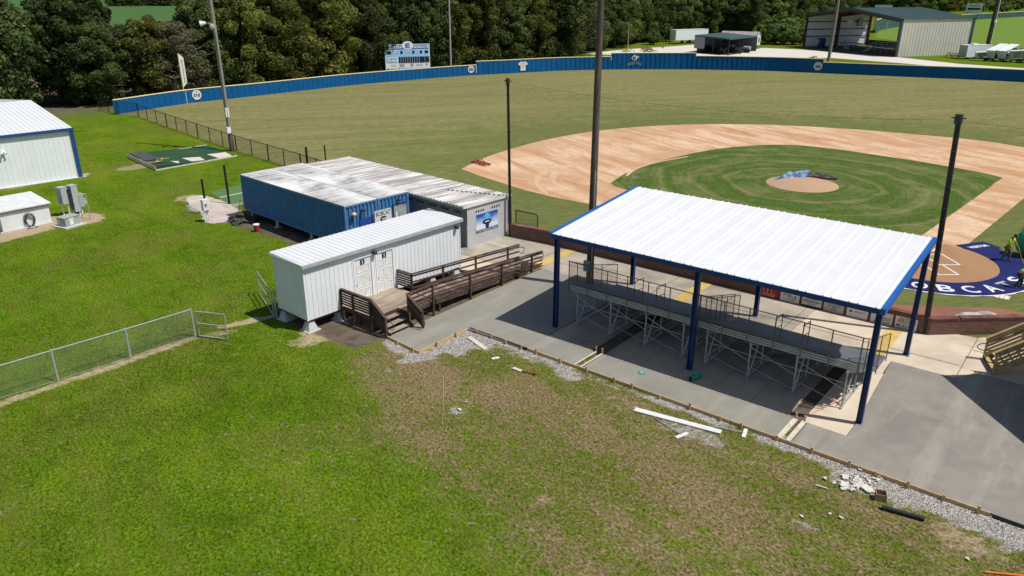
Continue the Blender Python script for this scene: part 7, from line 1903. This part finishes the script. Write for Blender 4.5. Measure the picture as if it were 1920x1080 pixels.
for (px, py, s_, lb) in ((1625, 918, .26, 'largest flat white slab fragment at the front of the broken concrete'), (1581, 909, .16, 'white fragment lying just left of the broken concrete heap'), (1550, 899, .13, 'white fragment left of the heap, farther out on the grass'), (861, 770, .13, 'white lump with dust around it on the brown grass'), (873, 755, .07, 'small white chip above the white lump on the brown grass'), (1813, 1050, .09, 'lone white pebble on the grass at the lower right'), (1577, 972, .08, 'pair of white chips on the grass below the concrete heap, right one'), (1556, 965, .07, 'white chip left of its pair below the concrete heap'), (1503, 970, .08, 'yellowish chip on the dark grass at the lower right')):
    o = shard(s_ * 1.1).build('concrete_chunk', stone_white); o.location = at(px, py); tag(o, lb, 'rubble')
loose('stick', 'thin pale strip of wood on the grass left of the broken concrete', 'stick', (1529, 911), (1552, 918), .05, .03, pale_lumber)
t = loose('marker_rod', 'orange rod with a white tip at the bottom right edge', 'rod', (1845, 1074.5), (1930, 1083), .05, .04, orange_rope)
c0 = at(1303, 713); d_ = (at(1313, 708) - at(1296, 716)).normalized()
t = thing('sewer_pipe', 'short green pipe offcut lying under the canopy edge', 'pipe', tuple(c0)); m = MB(); p0, p1 = c0 - d_ * .30 + EZ * .17, c0 + d_ * .32 + EZ * .17
m.tube(p0, p1, .11, 16); o = m.build('pipe', green_pvc, t); m = MB(); m.tube(p0 - d_ * .006, p0 + d_ * .02, .095, 14); m.build('bore', MATS['dark_opening'], t); m = MB(); m.tube(p1 - d_ * .12, p1 + d_ * .01, .122, 16); m.build('socket', green_pvc, t)
c = at(1203, 699, .09); t = thing('floor_drain', 'small green round drain cap set in the fresh path', 'drain', tuple(c)); MB().lathe(c, [(.17, .0), (.17, .015), (.13, .025)], 18).build('ring', green_pvc, t); MB().lathe(c + EZ * .02, [(.10, .0), (.08, .02)], 14).build('plug', surf('pale_green_plug', (.25, .42, .36), None, 4), t)
t = thing('rope', 'thin orange rope lying on the pale concrete at the canopy corner', 'rope', tuple(at(1530, 770))); m = MB(); m.path([at(x, y, .06) for x, y in ((1524, 775), (1535, 769), (1548, 763), (1562, 757), (1580, 748), (1592, 738))], .018, 5); m.build('strand', orange_rope, t)
for (x0, x1, y) in ((-8.3, -6.9, 28.7), (-8.5, -7.1, 29.3), (-8.6, -7.2, 29.8)):
    pass
t = thing('string_line', 'thin white string stretched over the worn grass below the path corner', 'string', tuple(at(831, 795))); m = MB(); m.path([at(831, 705) + EZ * .04, at(831.5, 750) + EZ * .03, at(830, 797) + EZ * .02], .006, 5); m.build('string', pale_lumber, t)

# ------------------------------------------------------------------ press box and its stairs
K0 = Vector((-.72, 34.42, 0)); dA, dB_ = Vector((.67, -.742, 0)), Vector((.742, .67, 0)); ZF, ZR = 2.8, 6.2
def kb(u, v, z): return K0 + dA * u + dB_ * v + EZ * z
t = thing('press_box', 'raised timber and metal press box just outside the right edge', 'press box', tuple(kb(4, 3, 0)))
LA, LB = 10.5, 7.0
m = MB()
def kbox(mb, u0, u1, v0, v1, z0, z1):
    mb.add([kb(u, v, z) for z in (z0, z1) for (u, v) in ((u0, v0), (u1, v0), (u1, v1), (u0, v1))], [(3, 2, 1, 0), (4, 5, 6, 7), (0, 1, 5, 4), (1, 2, 6, 5), (2, 3, 7, 6), (3, 0, 4, 7)])
kbox(m, .3, LA - .3, .3, LB - .3, ZF, ZR - .2); m.build('wall', beige, t)
m = MB(); kbox(m, 0, LA, 0, LB, ZR - .19, ZR); m.build('roof', white_roof, t)
m = MB(); kbox(m, .2, LA - .2, .2, LB - .2, ZF - .25, ZF - .003); m.build('floor', treated, t)
for u in (.5, LA / 2, LA - .5):
    for v in (.5, LB - .5): m = MB(); m.bar(kb(u, v, 0), kb(u, v, ZF - .25), .2, .2); m.build('post', treated, t)
m = MB(); kbox(m, .35, LA - .35, .35, LB - .35, .0, ZF - .26); m.build('skirt', dark_grey, t)
# stairs
s0 = Vector((-2.62, 35.42, .05)); su = Vector((.93, .37, 0)).normalized(); sn = Vector((-su.y, su.x, 0)); W2 = .66; NS = 14; rise, run = .195, .27
t = thing('wooden_stairs', 'new pale timber staircase with slatted sides rising out at the right edge', 'stairs', tuple(s0))
m = MB()
for k in range(NS): p_ = s0 + su * (run * k + .1) + EZ * (rise * (k + 1)); m.bar(p_ - sn * W2, p_ + sn * W2, .27, .04)
m.build('tread', treated, t)
top = s0 + su * (run * NS) + EZ * (rise * NS)
m = MB()
for s_ in (-1, 1): m.bar(s0 + sn * s_ * (W2 + .02) + EZ * .08, top + sn * s_ * (W2 + .02) - EZ * .1, .04, .26)
m.build('stringer', treated, t)
for s_ in (-1, 1):
    o_ = sn * s_ * (W2 + .07); m = MB()
    for j in range(4): m.bar(s0 + o_ + EZ * (.25 + .19 * j), top + o_ + EZ * (.22 + .19 * j), .035, .10)
    m.build('rail', treated, t)
    m = MB(); m.bar(s0 - su * .1 + o_ + EZ * .98, top + o_ + EZ * 1.02, .15, .05); m.bar(s0 - su * .05 + o_ * .97 + EZ * .86, top + o_ * .97 + EZ * .9, .04, .14); m.build('cap_rail', treated, t)
    for k in range(4):
        f_ = k / 3; p_ = s0.lerp(top, f_) + o_ * 1.05; m = MB(); m.bar((p_.x, p_.y, 0), (p_.x, p_.y, p_.z + .93), .09, .09); m.build('post', treated, t)
    a_ = s0 + su * 1.6 + sn * s_ * (W2 - .05) + EZ * 1.85; b_ = s0 - su * .05 + sn * s_ * (W2 - .05) + EZ * .80; pts = [a_, b_]
    for k in range(1, 9): an = math.pi * k / 8; pts.append(b_ - su * (.34 * math.sin(an)) - EZ * (.17 * (1 - math.cos(an))))
    pts.append(b_ + su * .3 - EZ * .28)
    m = MB(); m.path(pts, .019, 6); m.build('handrail', black_paint, t)

# ------------------------------------------------------------------ grass blades on the near lawn
def tufts():
    g = np.random.default_rng(3); n = 230000
    # denser toward the camera side
    y = 4 + 21 * g.random(n) ** .9; x = -34 + 36 * g.random(n)
    n2_ = 90000; x = np.concatenate([x, -62 + 34 * g.random(n2_)]); y = np.concatenate([y, 5 + 22 * g.random(n2_)]); n += n2_
    wear, sand, grav, earth, dry = ground_masks(x, y)
    keep = (g.random(n) > np.maximum.reduce([wear * .75, sand * 1.2, grav * 1.3, earth * 1.5])) & ~((y > 24.15) & (x > -22.5)) & ~((x > -30.6) & (x < -24.6) & (y > 19)) & ~((x > -24.8) & (x < -22.4) & (y > 20.85)) & ~((x < -53) & (y < 23.5) & (y > 12)) & ~((x < -45) & (y > 24))
    clump_ = fbm(x, y, 1.3, 55); keep &= g.random(n) < (.25 + 1.3 * sstep(.35, .65, clump_))
    x, y, clump_, wear = x[keep], y[keep], clump_[keep], wear[keep]; n = len(x)
    a_ = g.random(n) * 6.283; h = (.035 + .055 * g.random(n)) * (.7 + .7 * clump_) * (1 - .4 * wear); w_ = .006 + .010 * g.random(n); ln = .02 + .05 * g.random(n); la = g.random(n) * 6.283
    v = np.zeros((n, 3, 3)); v[:, 0, 0] = x - np.cos(a_) * w_; v[:, 0, 1] = y - np.sin(a_) * w_; v[:, 1, 0] = x + np.cos(a_) * w_; v[:, 1, 1] = y + np.sin(a_) * w_
    v[:, 2, 0] = x + np.cos(la) * ln; v[:, 2, 1] = y + np.sin(la) * ln; v[:, 2, 2] = h; v[:, :2, 2] = .001
    me_ = bpy.data.meshes.new('lawn_grass'); me_.vertices.add(3 * n); me_.vertices.foreach_set('co', v.reshape(-1).astype(np.float32))
    me_.loops.add(3 * n); me_.loops.foreach_set('vertex_index', np.arange(3 * n, dtype=np.int32)); me_.polygons.add(n); me_.polygons.foreach_set('loop_start', np.arange(0, 3 * n, 3, dtype=np.int32)); me_.update(calc_edges=True)
    at_ = me_.attributes.new('tone', 'FLOAT', 'POINT'); at_.data.foreach_set('value', np.repeat(np.clip(g.random(n) * .75 + wear * 1.0, 0, 1), 3).astype(np.float32))
    m, nt, b, out = newmat('grass_blades'); t_ = attr(nt, 'tone').outputs['Fac']
    col = mixc(nt, ramp(nt, t_, 0, .8), (.036, .076, .002), (.20, .305, .022)); col = mixc(nt, ramp(nt, t_, .72, 1), col, (.23, .19, .09))
    col = mixc(nt, ramp(nt, noise(nt, coords(nt), .9, 4, .6), .5, .7, 0, .35), col, (.046, .080, .006))
    nt.links.new(col, b.inputs['Base Color']); b.inputs['Roughness'].default_value = .8; b.inputs['Specular IOR Level'].default_value = .02
    me_.materials.append(m); o = bpy.data.objects.new('lawn_grass', me_); COL.objects.link(o); tag(o, 'short green lawn grass blades', 'grass', kind='stuff')
tufts()

# ------------------------------------------------------------------ light, sky, camera
w = bpy.data.worlds.new('World'); SC.world = w; w.use_nodes = True
nt = w.node_tree; bg_ = nt.nodes['Background']; sky = nt.nodes.new('ShaderNodeTexSky'); sky.sky_type = 'NISHITA'; sky.sun_disc = False
SUN = Vector((.54, .19, 1.0)).normalized()
sky.sun_elevation = math.asin(SUN.z); sky.sun_rotation = math.atan2(SUN.x, SUN.y); sky.air_density = 1.0; sky.dust_density = 1.0
nt.links.new(sky.outputs[0], bg_.inputs[0]); bg_.inputs[1].default_value = .085
sl_ = bpy.data.lights.new('sun', 'SUN'); sl_.energy = 4.6; sl_.angle = R(.5); sl_.color = (1.0, .955, .88)
so_ = bpy.data.objects.new('sun', sl_); COL.objects.link(so_); so_.rotation_euler = SUN.to_track_quat('Z', 'Y').to_euler(); so_.location = (0, 0, 60)
cd = bpy.data.cameras.new('camera'); cd.sensor_width = 36; cd.lens = FPX / 1920 * 36; cd.clip_end = 6000; cd.clip_start = .1
co_ = bpy.data.objects.new('camera', cd); COL.objects.link(co_); co_.location = (0, 0, CAM_H); co_.rotation_euler = (math.pi / 2 - PITCH, 0, R(YAW)); SC.camera = co_
SC.view_settings.view_transform = 'Standard'; SC.view_settings.look = 'None'; SC.view_settings.gamma = 1; SC.view_settings.exposure = 0
SC.view_settings.use_curve_mapping = False
SC.cycles.transparent_max_bounces = 24
